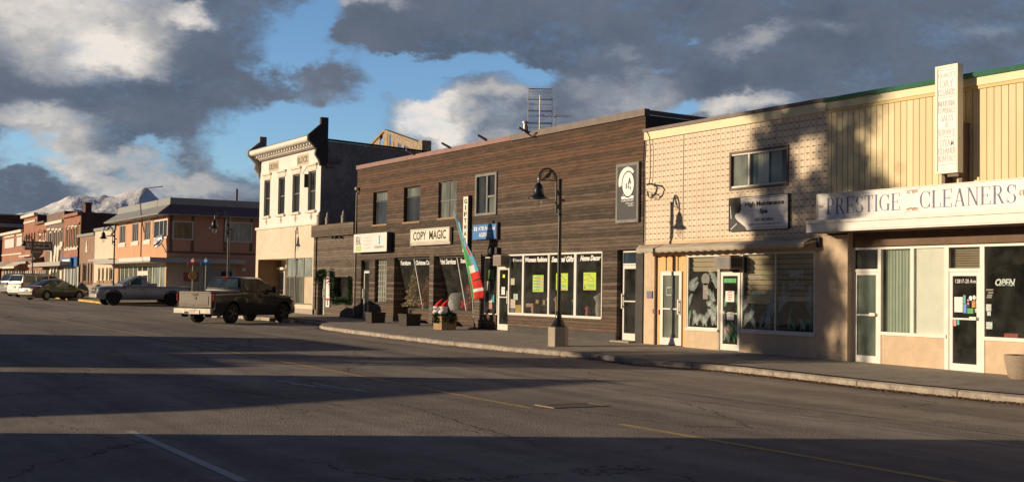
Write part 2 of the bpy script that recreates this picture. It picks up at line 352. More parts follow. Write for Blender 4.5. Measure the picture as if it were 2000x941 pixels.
plain('awning_canvas', (.50, .43, .34), .9, .12, 2); plain('sign_white', (.80, .77, .72), .4, .04, 2, bmp=0); plain('sign_black', (.022, .022, .024), .5, .3, bmp=0)
plain('sign_cream', (.78, .72, .58), .5, .05, 2, bmp=0); plain('ink_black', (.025, .022, .02), .6, .1, bmp=0); plain('ink_blue', (.13, .14, .26), .6, .1, bmp=0)
plain('ink_faded', (.66, .64, .62), .6, .1, bmp=0); plain('ink_white', (.82, .82, .80), .5, .05, bmp=0); plain('sign_blue', (.045, .20, .50), .45, .12, bmp=0)
plain('sign_lime', (.45, .62, .12), .5, .08, bmp=0); plain('sign_cyan', (.05, .50, .68), .5, .05, bmp=0); plain('poster_lime', (.72, .92, .06), .5, .04, bmp=0)
plain('poster_grey', (.62, .64, .60), .6, .1, bmp=0); plain('ink_red', (.62, .04, .03), .55, .12, bmp=0); plain('ink_pink', (.75, .30, .32), .6, .1, bmp=0)
plain('ink_brown', (.42, .22, .14), .6, .1, bmp=0); plain('ink_teal', (.06, .40, .36), .6, .1, bmp=0); plain('ink_green', (.07, .33, .09), .6, .3, 9, bmp=0)
plain('leaf_white', (.50, .58, .54), .7, .35, 14, bmp=0); plain('leaf_pale_green', (.22, .42, .27), .7, .3, 9, bmp=0); plain('card_box', (.34, .22, .12), .8, .15)
plain('interior_dark', (.05, .045, .04), .9, .4, 2); plain('interior_grey', (.12, .115, .105), .9, .3, 1.5); plain('interior_floor', (.10, .075, .055), .8, .3)
plain('curtain_green', (.46, .52, .44), .9, .07, 3); plain('curtain_cream', (.88, .86, .78), .9, .04, 3); plain('blind_tan', (.50, .40, .27), .8, .08, 3)
plain('kraft_paper', (.50, .34, .10), .8, .12, 3); plain('concrete', (.40, .34, .27), .9, .15, 4, fine=70); plain('pebble', (.34, .27, .20), .9, .35, 60, fine=140, bmp=.6)
plain('kerb_yellow', (.62, .42, .10), .8, .25, 5); plain('planter_wood', (.34, .23, .12), .85, .3, 8); plain('planter_dark', (.055, .042, .033), .85, .3, 8)
plain('pine_green', (.035, .075, .025), .8, .4, 12); plain('gold_tinsel', (.48, .34, .15), .55, .5, 14); plain('snow_white_felt', (.78, .74, .70), .95, .06, 8)
plain('red_felt', (.58, .02, .02), .9, .12, 8); plain('grey_felt', (.34, .34, .33), .95, .2, 10); plain('galv', (.50, .47, .42), .45, .15, metal=.3); plain('alu_dull', (.42, .42, .42), .4, .1, metal=.6)
plain('ac_beige', (.34, .26, .20), .6, .1); plain('ac_grille', (.10, .09, .085), .7, .2); plain('rubber', (.016, .016, .017), .75, .2); plain('soil', (.05, .035, .025), .95, .3)
plain('flag_blue', (.12, .45, .62), .8, .12, bmp=0); plain('flag_green', (.07, .38, .10), .8, .12, bmp=0); plain('flag_red', (.66, .03, .02), .8, .1, bmp=0); plain('flag_navy', (.05, .12, .25), .8, .3, 20, bmp=0)
plain('clothes_grey', (.30, .28, .26), .9, .4, 6); plain('clothes_red', (.42, .10, .10), .9, .3, 6); plain('floral', (.40, .24, .18), .9, .5, 22); plain('iron_grate', (.30, .23, .17), .7, .3)
glass('shop_glass', (.86, .89, .86), .055, (.45, .46, .40)); glass('car_glass', (.32, .40, .38), .02, (.5, .5, .5), 1.2); glass('clear_glass', (.9, .9, .88), .06, (.8, .75, .6))
def darkglass(name, c, rough=.06):
    m, t, b, o = newmat(name); v = obj_co(t)
    t.L(t.mix(t.mr(t.noise(t.vm('MULTIPLY', v, (2.2, 2.2, .7)), 1.0, 4, .6), .35, .7), (c[0]*.5, c[1]*.5, c[2]*.5, 1), (*c, 1)), b.inputs['Base Color'])
    b.inputs['Roughness'].default_value = rough; b.inputs['Specular IOR Level'].default_value = .7
    bump(t, b, t.noise(v, 1.3, 2), .05, .02); return m
darkglass('car_window', (.085, .10, .085)); darkglass('car_window_green', (.08, .19, .15)); darkglass('window_dark', (.055, .060, .058)); darkglass('window_curtain', (.22, .24, .20)); darkglass('window_green', (.20, .25, .20)); darkglass('window_blue', (.05, .075, .10)); darkglass('window_pale', (.40, .46, .42), .15); darkglass('window_board', (.30, .20, .07), .3)
# grid-patterned cladding of the spa building: vertical ribs crossed by short brown dashes
def ribbed():
    m, t, b, o = newmat('dashed_cladding'); v = obj_co(t); s = t.sep(v)
    fx = t.math('FRACT', t.math('DIVIDE', s[0], .192)); fz = t.math('FRACT', t.math('DIVIDE', s[2], .158))
    rib = t.math('ABSOLUTE', t.math('SUBTRACT', fx, .5))
    dash = t.math('MULTIPLY', t.mr(rib, .30, .22, 0, 1), t.mr(t.math('ABSOLUTE', t.math('SUBTRACT', fz, .5)), 0.12, .07, 0, 1))
    n = t.noise(v, 1.5, 5, .6); c = t.mix(t.mr(n, .3, .7), (.68, .57, .41, 1), (.78, .67, .50, 1))
    c = t.mix(t.mr(rib, .26, .42, 0, .5), c, (.50, .40, .29, 1)); st = t.noise(t.vm('MULTIPLY', v, (4, 4, .3)), 1.0, 5, .7); c = t.mix(t.mr(st, .56, .75, 0, .35), c, (.38, .27, .18, 1))
    c = t.mix(t.math('MULTIPLY', dash, t.mr(t.noise(v, 9, 2), .3, .6, .6, 1)), c, (.30, .13, .06, 1))
    t.L(c, b.inputs['Base Color']); b.inputs['Roughness'].default_value = .7
    bump(t, b, t.math('SUBTRACT', t.math('SINE', t.math('MULTIPLY', rib, 6.28)), dash), .55, .02)
ribbed()
def paint(name, c, rough=.28, metal=.35, dirt=.35, dirtc=(.16, .13, .10)):
    m, t, b, o = newmat(name); v = obj_co(t); s = t.sep(v)
    n = t.noise(v, 3.5, 5, .65)
    f = t.math('MULTIPLY', t.mr(t.math('ADD', s[2], t.math('MULTIPLY', t.math('SUBTRACT', n, .5), .8)), 1.0, .35, 0, 1), dirt)
    t.L(t.mix(f, (*c, 1), (*dirtc, 1)), b.inputs['Base Color']); b.inputs['Metallic'].default_value = metal
    t.L(t.math('ADD', rough, t.math('MULTIPLY', f, .6)), b.inputs['Roughness']); b.inputs['Coat Weight'].default_value = .7; b.inputs['Coat Roughness'].default_value = .06
paint('paint_silver', (.30, .31, .34)); paint('paint_dark', (.022, .020, .019), .25, .3, .30, (.09, .075, .06)); paint('paint_dusty', (.17, .14, .11), .5, .2, .6, (.22, .185, .15)); paint('paint_olive', (.13, .125, .085), .25, .4); paint('paint_van', (.42, .41, .38), .3, .3); paint('paint_navy', (.03, .035, .05))
plain('bumper_chrome', (.42, .39, .34), .45, .25, metal=.6); plain('alloy', (.20, .18, .16), .4, .2, metal=.7); plain('alloy_bright', (.55, .52, .48), .35, .15, metal=.7); plain('tail_red', (.26, .015, .015), .2, .1, coat=.6); plain('plastic_black', (.02, .02, .02), .6, .2); plain('head_lamp', (.75, .75, .72), .15, .1, coat=1.0); plain('indicator_orange', (.75, .22, .03), .3, .1, coat=.5); plain('plate', (.65, .55, .48), .5, .1)

# ------------------------------------------------------------------ ground
def gz(X, Y=10.0):
    b = 0.0 if X > -16.5 else (.008*(-16.5-X) if X > -33 else .132+.0058*(-33-X))
    if X < -33: b += .0015*(-33-max(X, -160))*min(1, max(0, (Y-9)/8))
    return b if X > -160 else b-.0058*(-160-X)
def asphalt():
    m, t, b, o = newmat('asphalt'); v = obj_co(t)
    fine = t.noise(v, 55, 4, .75); agg = t.n('ShaderNodeTexVoronoi'); t.L(v, agg.inputs['Vector']); agg.inputs['Scale'].default_value = 38
    track = t.noise(t.vm('MULTIPLY', v, (.06, 1.1, 1)), 1.0, 5, .6); big = t.noise(v, .22, 6, .62); mid = t.noise(v, 1.6, 6, .65)
    k = t.math('ADD', t.math('MULTIPLY', track, .45), t.math('ADD', t.math('MULTIPLY', big, .3), t.math('MULTIPLY', mid, .25)))
    c = t.mix(t.mr(k, .38, .62), (.25, .21, .17, 1), (.48, .41, .335, 1))
    c = t.mix(t.mr(fine, .3, .72, .35, 0), c, (.15, .145, .138, 1))
    c = t.mix(t.mr(agg.outputs['Distance'], .0, .35, .30, 0), c, (.58, .52, .45, 1))
    oil = t.math('MULTIPLY', t.mr(t.noise(t.vm('MULTIPLY', v, (.35, .5, 1)), 1.0, 6, .72), .60, .70, 0, .55), t.mr(t.noise(t.vm('MULTIPLY', v, (.05, .9, 1)), 1.0, 2), .45, .6))
    c = t.mix(oil, c, (.10, .098, .095, 1))
    lane = t.math('ABSOLUTE', t.math('SUBTRACT', t.math('FRACT', t.math('ADD', t.math('DIVIDE', t.sep(v)[1], 1.85), .2)), .5)); c = t.mix(t.math('MULTIPLY', t.mr(lane, .16, .05), t.mr(t.noise(t.vm('MULTIPLY', v, (.05, .4, 1)), 1.0, 4), .35, .65, .05, .30)), c, (.17, .165, .158, 1))
    pv = t.n('ShaderNodeTexVoronoi'); t.L(t.vm('MULTIPLY', v, (.075, .22, 1)), pv.inputs['Vector']); pv.inputs['Scale'].default_value = 1.0
    c = t.mix(t.mr(t.sep(pv.outputs['Color'])[0], .78, .80, 0, .22), c, (.16, .155, .15, 1))
    # sealed and open cracks
    vo = t.n('ShaderNodeTexVoronoi', feature='DISTANCE_TO_EDGE'); t.L(t.vm('ADD', t.vm('MULTIPLY', v, (.16, .33, 1)), t.vm('MULTIPLY', t.noise(v, 1.1, 5, .7, color=True), (.3, .3, 0))), vo.inputs['Vector']); vo.inputs['Scale'].default_value = 1.0
    crk = t.math('MULTIPLY', t.mr(vo.outputs['Distance'], .0, .007, 1, 0), t.mr(t.noise(v, .30, 3), .44, .54))
    c = t.mix(t.math('MULTIPLY', crk, .8), c, (.03, .028, .026, 1))
    t.L(c, b.inputs['Base Color']); b.inputs['Roughness'].default_value = .92; b.inputs['Specular IOR Level'].default_value = .25
    bump(t, b, t.math('ADD', t.math('MULTIPLY', fine, .8), t.math('ADD', agg.outputs['Distance'], t.math('MULTIPLY', crk, -2.0))), .55, .012)
asphalt()
def worn_line(name, c, wear=.5):
    m, t, b, o = newmat(name); v = obj_co(t)
    n = t.math('ADD', t.math('MULTIPLY', t.noise(v, 14, 5, .75), .55), t.math('MULTIPLY', t.noise(v, 1.2, 4, .6), .45))
    t.L(t.mix(t.mr(n, wear-.1, wear+.08), (*c, 1), (.28, .26, .24, 1)), b.inputs['Base Color']); b.inputs['Roughness'].default_value = .85
worn_line('line_yellow', (.62, .42, .14), .60); worn_line('line_white', (.62, .60, .57), .60); worn_line('patch_dark', (.04, .04, .04), .75); worn_line('patch_pale', (.62, .60, .57), .56); worn_line('seam_pale', (.45, .42, .38), .5)
def paving():
    m, t, b, o = newmat('paving'); v = obj_co(t); s = t.sep(v)
    n = t.noise(v, 2.2, 6, .65); f = t.noise(v, 60, 3, .7)
    c = t.mix(t.mr(t.math('ADD', t.math('MULTIPLY', n, .7), t.math('MULTIPLY', f, .3)), .34, .66), (.27, .235, .20, 1), (.39, .345, .29, 1))
    jx = t.math('ABSOLUTE', t.math('SUBTRACT', t.math('FRACT', t.math('DIVIDE', s[0], 1.5)), .5)); jy = t.math('ABSOLUTE', t.math('SUBTRACT', t.math('FRACT', t.math('DIVIDE', s[1], 1.5)), .5))
    j = t.mr(t.math('MAXIMUM', jx, jy), .490, .497)
    t.L(t.mix(t.math('MULTIPLY', j, .6), c, (.07, .06, .05, 1)), b.inputs['Base Color']); b.inputs['Roughness'].default_value = .9
    bump(t, b, t.math('SUBTRACT', f, j), .5, .01)
paving()
def kerbstone():
    m, t, b, o = newmat('kerb_stone'); v = obj_co(t); s = t.sep(v)
    n = t.noise(v, 3.5, 7, .7); f = t.noise(v, 40, 4, .7); j = t.mr(t.math('ABSOLUTE', t.math('SUBTRACT', t.math('FRACT', t.math('DIVIDE', t.math('ADD', s[0], t.math('MULTIPLY', n, .05)), 2.4)), .5)), .492, .498)
    c = t.mix(t.mr(t.math('ADD', t.math('MULTIPLY', n, .65), t.math('MULTIPLY', f, .35)), .36, .64), (.30, .25, .195, 1), (.56, .49, .40, 1))
    crk = t.mr(t.noise(t.vm('MULTIPLY', v, (6, 6, 2)), 1.0, 3, .6), .66, .70); c = t.mix(t.math('MULTIPLY', t.math('MAXIMUM', j, t.math('MULTIPLY', crk, .6)), .8), c, (.07, .055, .045, 1))
    t.L(c, b.inputs['Base Color']); b.inputs['Roughness'].default_value = .9; bump(t, b, t.math('SUBTRACT', t.math('ADD', n, f), j), .9, .03)
kerbstone()
def field():
    m, t, b, o = newmat('dry_ground'); v = obj_co(t)
    t.L(t.mix(t.mr(t.noise(v, .02, 8, .65), .35, .65), (.10, .085, .05, 1), (.19, .15, .085, 1)), b.inputs['Base Color']); b.inputs['Roughness'].default_value = .95
field()
def strip_mesh(name, Xs, ya, yb, zoff, m, ny=1):
    mb = MB(); 
    def yy(f, X): return f(X) if callable(f) else f
    for j in range(ny):
        for i in range(len(Xs)-1):
            a, b_ = Xs[i], Xs[i+1]; pts = []
            for X, k in ((a, j), (b_, j), (b_, j+1), (a, j+1)):
                y = yy(ya, X)+(yy(yb, X)-yy(ya, X))*k/ny; pts.append((X, y, gz(X, y)+zoff))
            mb.quad(*pts)
    return mb.build(name, m, smooth=30)
XS = [-160+i*2 for i in range(0, 72)]+[-16.5, 0, 20, 60, 120]
XS = sorted(set(XS))
g_ = MB(); gx = [-9000, -3000, -900, -400, -160, -120, -90, -60, -33, -16.5, 0, 60, 400, 2000, 6000]; gy = [-6000, -2000, -400, -60, 0, 9, 17, 30, 60, 200, 800, 3000, 9000]
for i in range(len(gx)-1):
    for j in range(len(gy)-1):
        g_.quad(*[(X, Y, (gz(X, Y) if X > -160 else gz(-160, Y)*max(0, 1-(-160-X)/1500))-.06) for X, Y in ((gx[i], gy[j]), (gx[i+1], gy[j]), (gx[i+1], gy[j+1]), (gx[i], gy[j+1]))])
tag(g_.build('ground', 'dry_ground'), kind='structure')
tag(strip_mesh('road', XS, .6, 19.9, 0.0, 'asphalt', 8), kind='structure')
tag(strip_mesh('side_street', [-76, -73, -70, -67, -64.2], 19.9, 75, 0.0, 'asphalt', 6), kind='structure')
# kerb line: measured front edge of the raised walk, with the parking bay behind the dark pickup
KP = [(-160, 17.5), (-77.4, 17.5), (-76.6, 18.2), (-76.2, 19.4), (-76.0, 21)]
KP2 = [(-64.2, 21), (-63.6, 19.6), (-62.2, 18.3), (-60, 17.85), (-52.6, 17.75), (-51.4, 18.3), (-46.6, 18.5), (-44.8, 18.1), (-43.2, 17.3), (-41.6, 16.95), (-38, 16.7), (-32, 16.6), (-28.3, 16.9), (-25.3, 17.35), (-23, 17.2), (-20.8, 17.85), (-18, 17.8), (-15, 17.65), (-10, 17.8), (60, 17.8)]
def dens_path(kp, step=1.0):
    out = []
    for (a, b_), (c, d) in zip(kp, kp[1:]):
        n = max(1, int(min(60, math.hypot(c-a, d-b_)/step)))
        out += [(a+(c-a)*i/n, b_+(d-b_)*i/n) for i in range(n)]
    return out+[kp[-1]]
def walk(kp, name, yb=21.2, kmat='kerb_stone'):
    p = dens_path(kp, .5); s_ = MB(); k = MB(); rnd = random.Random(3)
    n = len(p); nr = []
    for i in range(n):
        a = p[max(0, i-1)]; b_ = p[min(n-1, i+1)]; t = Vector((b_[0]-a[0], b_[1]-a[1])).normalized(); nr.append(Vector((-t.y, t.x)))
    top = .14; kw = .16; jit = [rnd.uniform(-.012, .008) - (.03 if rnd.random() < .08 else 0) for _ in range(n)]
    for i in range(n-1):
        (xa, ya), (xb, yb_) = p[i], p[i+1]; na, nb = nr[i]*kw, nr[i+1]*kw
        za, zb = gz(xa, ya), gz(xb, yb_)
        ja, jb = jit[i], jit[i+1]
        k.quad((xa, ya, za-.2), (xb, yb_, zb-.2), (xb, yb_+.0, zb+top-.03), (xa, ya, za+top-.03))
        k.quad((xa, ya, za+top-.03), (xb, yb_, zb+top-.03), (xb+nb.x*.25, yb_+nb.y*.25, zb+top+jb), (xa+na.x*.25, ya+na.y*.25, za+top+ja))
        k.quad((xa+na.x*.25, ya+na.y*.25, za+top+ja), (xb+nb.x*.25, yb_+nb.y*.25, zb+top+jb), (xb+nb.x, yb_+nb.y, zb+top), (xa+na.x, ya+na.y, za+top))
        A = (xa+na.x, min(yb-.01, ya+na.y)); B = (xb+nb.x, min(yb-.01, yb_+nb.y))
        if abs(xb-xa) > .01 or True:
            m_ = 3
            for j in range(m_):
                P = []
                for (q, f) in ((A, j), (B, j), (B, j+1), (A, j+1)):
                    y = q[1]+(yb-q[1])*f/m_; P.append((q[0], y, gz(q[0], y)+top-.002+max(0, min(1, (y-17)/3.9))*.09))
                s_.quad(*P)
    tag(s_.build(name, 'paving', smooth=30), kind='structure')
    tag(k.build('kerb', kmat, smooth=40), kind='structure')
walk(KP2, 'sidewalk'); walk(KP, 'sidewalk', kmat='kerb_yellow')
# opposite pavement under the photographer
ob = MB(); ob.quad((-160, -5, .13), (60, -5, .13), (60, .6, .13), (-160, .6, .13)); ob.box(-160, 60, .55, .7, -.3, .128); 
for v_i, v_ in enumerate(ob.v): ob.v[v_i] = (v_[0], v_[1], v_[2]+(gz(v_[0]) if v_[0] < -16.5 else 0))
mesh_ = MB()
for i in range(len(XS)-1):
    a, b_ = XS[i], XS[i+1]
    mesh_.quad((a, -4.4, gz(a)+.14), (b_, -4.4, gz(b_)+.14), (b_, .62, gz(b_)+.13), (a, .62, gz(a)+.13)); mesh_.quad((a, .62, gz(a)+.13), (b_, .62, gz(b_)+.13), (b_, .60, gz(b_)-.1), (a, .60, gz(a)-.1))
tag(mesh_.build('pavement', 'paving'), kind='structure')
# painted lines, patches, seams: sheets 4 mm above the road
def line_strip(name, x0, x1, y, wd, m, dz=.004, wob=0.0, step=1.5, seed=1, taper=False):
    mb = MB(); n = max(2, int(abs(x1-x0)/step)); rd = random.Random(seed); off = 0; P = []
    for i in range(n+1):
        X = x0+(x1-x0)*i/n; off += rd.uniform(-wob, wob); ww = wd*(rd.uniform(.35, 1.2) if wob else 1)*(math.sin(math.pi*i/n)**.5 if taper else 1)
        Y = (y(X) if callable(y) else y)+off; P.append((X, Y-ww/2, Y+ww/2))
    for a, b_ in zip(P, P[1:]):
        mb.quad((a[0], a[1], gz(a[0], a[1])+dz), (b_[0], b_[1], gz(b_[0], b_[1])+dz), (b_[0], b_[2], gz(b_[0], b_[2])+dz), (a[0], a[2], gz(a[0], a[2])+dz))
    return tag(mb.build(name, m), kind='structure')
line_strip('yellow_line', -150, -15.6, 9.66, .11, 'line_yellow')
line_strip('yellow_line', -13.3, 30, 9.62, .11, 'line_yellow')
line_strip('white_line', -15.0, -10.75, 3.61, .11, 'line_white')
line_strip('white_line', -6.5, -2.5, 3.61, .11, 'line_white')
line_strip('seam', -26, 0, lambda X: 12.9+.02*X, .12, 'seam_pale', .003)
line_strip('crack', -21.3, -17.9, lambda X: 5.9+.35*(X+21), .05, 'patch_dark', .004, .05, .12, 5, True)
line_strip('crack', -17.6, -16.9, lambda X: 7.0+.35*(X+17.6), .06, 'patch_dark', .004, .04, .1, 8, True)
line_strip('crack', -17.0, -11.4, lambda X: 8.15-.10*(X+17), .028, 'patch_dark', .004, .03, .1, 9, True)
line_strip('road_patch', -21.7, -19.4, lambda X: 8.0+.1*(X+20), .17, 'patch_pale', .0045, .06, .14, 4, True)
line_strip('road_patch', -20.9, -18.6, lambda X: 8.3+.12*(X+20), .13, 'patch_pale', .0055, .06, .14, 6, True)
plain('pit_shade', (.07, .065, .06), .95, .2)
line_strip('crack', -33, -24.5, lambda X: 7.1+.12*math.sin(X*.7), .03, 'patch_dark', .0035, .03, .15, 31, True)
line_strip('tar_seam', -58, -8, lambda X: 13.6+.04*math.sin(X*.9), .045, 'patch_dark', .0035, .010, .5, 32)
for k_, X_ in enumerate((-26.4, -43.0)):
    mb = MB(); rd = random.Random(50+k_); off = 0; P = []
    for i in range(60):
        Y_ = 1.2+i*.27; off += rd.uniform(-.045, .045); w_ = .013*rd.uniform(.4, 1.6); P.append((X_+off-w_, X_+off+w_, Y_))
    for a, b_ in zip(P, P[1:]): mb.quad((a[0], a[2], gz(a[0], a[2])+.0038), (a[1], a[2], gz(a[1], a[2])+.0038), (b_[1], b_[2], gz(b_[1], b_[2])+.0038), (b_[0], b_[2], gz(b_[0], b_[2])+.0038))
    tag(mb.build('crack', 'patch_dark'), kind='structure')
# storm grate
gr = thing('road_grate', 'rusty iron storm grate with slanted bars set in the asphalt beside the yellow line', 'drain grate', (-15.7, 10.45, gz(-15.7)))
mb = MB(); gx0, gx1, gy0, gy1 = -16.0, -15.45, 9.95, 10.95
for a in range(13):
    y = gy0+.08+a*(gy1-gy0-.2)/12
    mb.add([(gx0+.06, y, .012), (gx1-.06, y+.03, .012), (gx1-.06, y+.068, .012), (gx0+.06, y+.038, .012)], [(0,1,2,3)])
mb.build('bars', 'iron_grate', gr)
mb = MB(); mb.box(gx0, gx1, gy0, gy0+.06, .002, .014).box(gx0, gx1, gy1-.06, gy1, .002, .014).box(gx0, gx0+.06, gy0+.06, gy1-.06, .002, .014).box(gx1-.06, gx1, gy0+.06, gy1-.06, .002, .014)
mb.build('frame', 'iron_grate', gr); mb = MB(); mb.quad((gx0+.06, gy0+.06, .005), (gx1-.06, gy0+.06, .005), (gx1-.06, gy1-.06, .005), (gx0+.06, gy1-.06, .005)); mb.build('pit', 'pit_shade', gr)  # flat dark sheet under the bars, the pit's shade given as colour
# leaves and grit in the gutter
mb = MB(); rd = random.Random(11)
for i in range(5200):
    X = rd.triangular(-27, -9, -17) if i % 3 else rd.uniform(-45, -10)
    pth = [q for q in KP2 if q[0] <= X][-1]; nx = [q for q in KP2 if q[0] > X][0]
    Yk = pth[1]+(nx[1]-pth[1])*(X-pth[0])/(nx[0]-pth[0])
    Y = Yk-abs(rd.gauss(0, .13))-.02; s_ = rd.uniform(.008, .034); a = rd.uniform(0, 6.28); z = gz(X, Y)+.004+rd.uniform(0, .02)
    c_, n_ = math.cos(a)*s_, math.sin(a)*s_
    mb.add([(X+c_, Y+n_, z), (X-n_, Y+c_, z+rd.uniform(0, .02)), (X-c_, Y-n_, z), (X+n_, Y-c_, z+rd.uniform(0, .014))], [(0,1,2,3)], 0 if rd.random() < .7 else 1)
plain('leaf_litter_brown', (.20, .09, .045), .9, .5, 30); plain('leaf_litter_tan', (.36, .25, .14), .9, .4, 30)
tag(mb.build('leaf_litter', ['leaf_litter_brown', 'leaf_litter_tan']), 'dead brown leaves and grit gathered in the gutter', 'leaves', kind='stuff')

# ------------------------------------------------------------------ mountain
def mountain():
    m, t, b, o = newmat('mountain_snow'); v = obj_co(t); s = t.sep(v)
    nrm = t.n('ShaderNodeNewGeometry').outputs['Normal']; nz = t.sep(nrm)[2]
    n = t.noise(v, .004, 8, .68); n2 = t.noise(t.vm('MULTIPLY', v, (1, 1, 3)), .012, 6, .7)
    sn = t.math('ADD', t.math('ADD', t.math('MULTIPLY', nz, .8), t.math('MULTIPLY', s[2], .0022)), t.math('MULTIPLY', t.math('ADD', n, n2), .9))
    c = t.mix(t.mr(sn, 1.36, 1.60), (.17, .19, .25, 1), (.95, .95, .96, 1)); bump(t, b, t.noise(v, .012, 6, .6), .5, 25); t.L(c, b.inputs['Base Color']); b.inputs['Roughness'].default_value = .9
    prof = [(-60, 432), (-10, 424), (40, 418), (70, 410), (100, 396), (118, 391), (135, 380), (150, 383), (165, 379), (180, 385), (205, 378), (215, 384), (235, 376), (256, 370), (270, 368), (283, 363), (292, 368), (301, 378), (314, 389), (345, 402), (390, 412), (460, 425), (600, 440), (900, 470)]
    pe = [azel(x, y) for x, y in prof]
    def relev(a):
        for (a0, e0), (a1, e1) in zip(pe, pe[1:]):
            if a <= a0 and a >= a1: return e0+(e1-e0)*(a-a0)/(a1-a0)
        return 1.0
    from mathutils import noise as N
    mb = MB(); na, nr_ = 620, 80; a_hi, a_lo = pe[0][0], pe[-1][0]; vs = []
    for j in range(nr_):
        f = j/(nr_-1); d = 3300+f*2900; ridge = 5200
        for i in range(na):
            a = a_hi+(a_lo-a_hi)*i/(na-1); wv = max(0, 1-abs((d-ridge)/1900.0)**1.05 if d < ridge else 1-abs((d-ridge)/1000.0))
            sw_ = 3.2*(1-wv)**.8; shf = 1.6*(1-wv)*math.sin(a*1.9); hr = math.tan(R(sum(relev(a+shf+sw_*q_/3) for q_ in range(-3, 4))/7))*ridge; X = -d*math.sin(R(a)); Y = d*math.cos(R(a))
            rg = 0; am = .5; fq = .0017
            for o_ in range(5): rg += am*(1-abs(N.noise(Vector((X*fq, Y*fq*.75, 4+o_))))*2.2); am *= .46; fq *= 2.05
            z = hr*wv*(1+(.55*(rg-.55))*min(1, (1-wv)*3.2))+(rg-.6)*14*wv
            vs.append((X, Y, max(-5, z)))
    fs = [(j*na+i, j*na+i+1, (j+1)*na+i+1, (j+1)*na+i) for j in range(nr_-1) for i in range(na-1)]
    mb.add(vs, fs); return mb.build('mountain', 'mountain_snow', smooth=180)
tag(mountain(), kind='structure')
# low wooded foothills closing the street; unseen southern ones raised to darken window reflections
hm = MB(); rd = random.Random(2)
plain('hill_forest', (.045, .055, .045), .95, .4, .02, bmp=0)
N_ = 60; vs = []
for j, (d, hh) in enumerate(((1500, -5), (1900, 34), (2300, 48), (2900, 20))):
    for i in range(N_):
        a = R(360*i/(N_-1)); south = max(0, -math.cos(a)-.2)**.6; vs.append((-d*math.sin(a), d*math.cos(a), (hh*(.7+.5*math.sin(i*1.3)*math.sin(i*.37))*(1+4.2*south)) if hh > 0 else hh))
hm.add(vs, [(j*N_+i, j*N_+i+1, (j+1)*N_+i+1, (j+1)*N_+i) for j in range(3) for i in range(N_-1)])
tag(hm.build('hills', 'hill_forest', smooth=180), kind='structure')
# ------------------------------------------------------------------ building helpers
FY = 20.9
def RC(x0, x1, yt, yb, Y=FY):
    X0, Zt = onY(x0, yt, Y); _, Zb = onY(x0, yb, Y); X0 = onY(x0, (yt+yb)/2, Y)[0]; X1 = onY(x1, (yt+yb)/2, Y)[0]
    return (X0, X1, Zb, Zt)
def wall(mb, x0, x1, z0, z1, Y, holes=(), mi=0, rmi=None):
    rmi = mi if rmi is None else rmi
    xs = sorted({x0, x1} | {min(max(h[0], x0), x1) for h in holes} | {min(max(h[1], x0), x1) for h in holes}); zs = sorted({z0, z1} | {min(max(h[2], z0), z1) for h in holes} | {min(max(h[3], z0), z1) for h in holes})
    for a, b_ in zip(xs, xs[1:]):
        for c, d in zip(zs, zs[1:]):
            mxx, mzz = (a+b_)/2, (c+d)/2
            if any(h[0] < mxx < h[1] and h[2] < mzz < h[3] for h in holes): continue
            mb.quad((a, Y, c), (b_, Y, c), (b_, Y, d), (a, Y, d), mi)
    for h in holes:
        a, b_, c, d, e = h[:5]; c = max(c, z0)
        mb.quad((a, Y, c), (a, Y+e, c), (a, Y+e, d), (a, Y, d), rmi); mb.quad((b_, Y, c), (b_, Y, d), (b_, Y+e, d), (b_, Y+e, c), rmi)
        mb.quad((a, Y, d), (a, Y+e, d), (b_, Y+e, d), (b_, Y, d), rmi); mb.quad((a, Y, c), (b_, Y, c), (b_, Y+e, c), (a, Y+e, c), rmi)
    return mb
def window(par, r, Y, fm, gm, fw=.05, mx=(), mz=(), name='window', fd=.05, label=None):
    x0, x1, z0, z1 = r; mb = MB()
    mb.box(x0, x0+fw, Y, Y+fd, z0, z1); mb.box(x1-fw, x1, Y, Y+fd, z0, z1); mb.box(x0+fw, x1-fw, Y, Y+fd, z1-fw, z1); mb.box(x0+fw, x1-fw, Y, Y+fd, z0, z0+fw)
    for m in mx: X = x0+(x1-x0)*m; mb.box(X-fw*.4, X+fw*.4, Y+.004, Y+fd-.004, z0+fw, z1-fw)
    for m in mz: Z = z0+(z1-z0)*m; mb.box(x0+fw, x1-fw, Y+.006, Y+fd-.006, Z-fw*.4, Z+fw*.4)
    o = mb.build(name, fm, par)
    p = MB().quad((x0+fw, Y+fd*.6, z0+fw), (x1-fw, Y+fd*.6, z0+fw), (x1-fw, Y+fd*.6, z1-fw), (x0+fw, Y+fd*.6, z1-fw)).build('pane', gm, o)
    if label: o['label'] = label
    return o
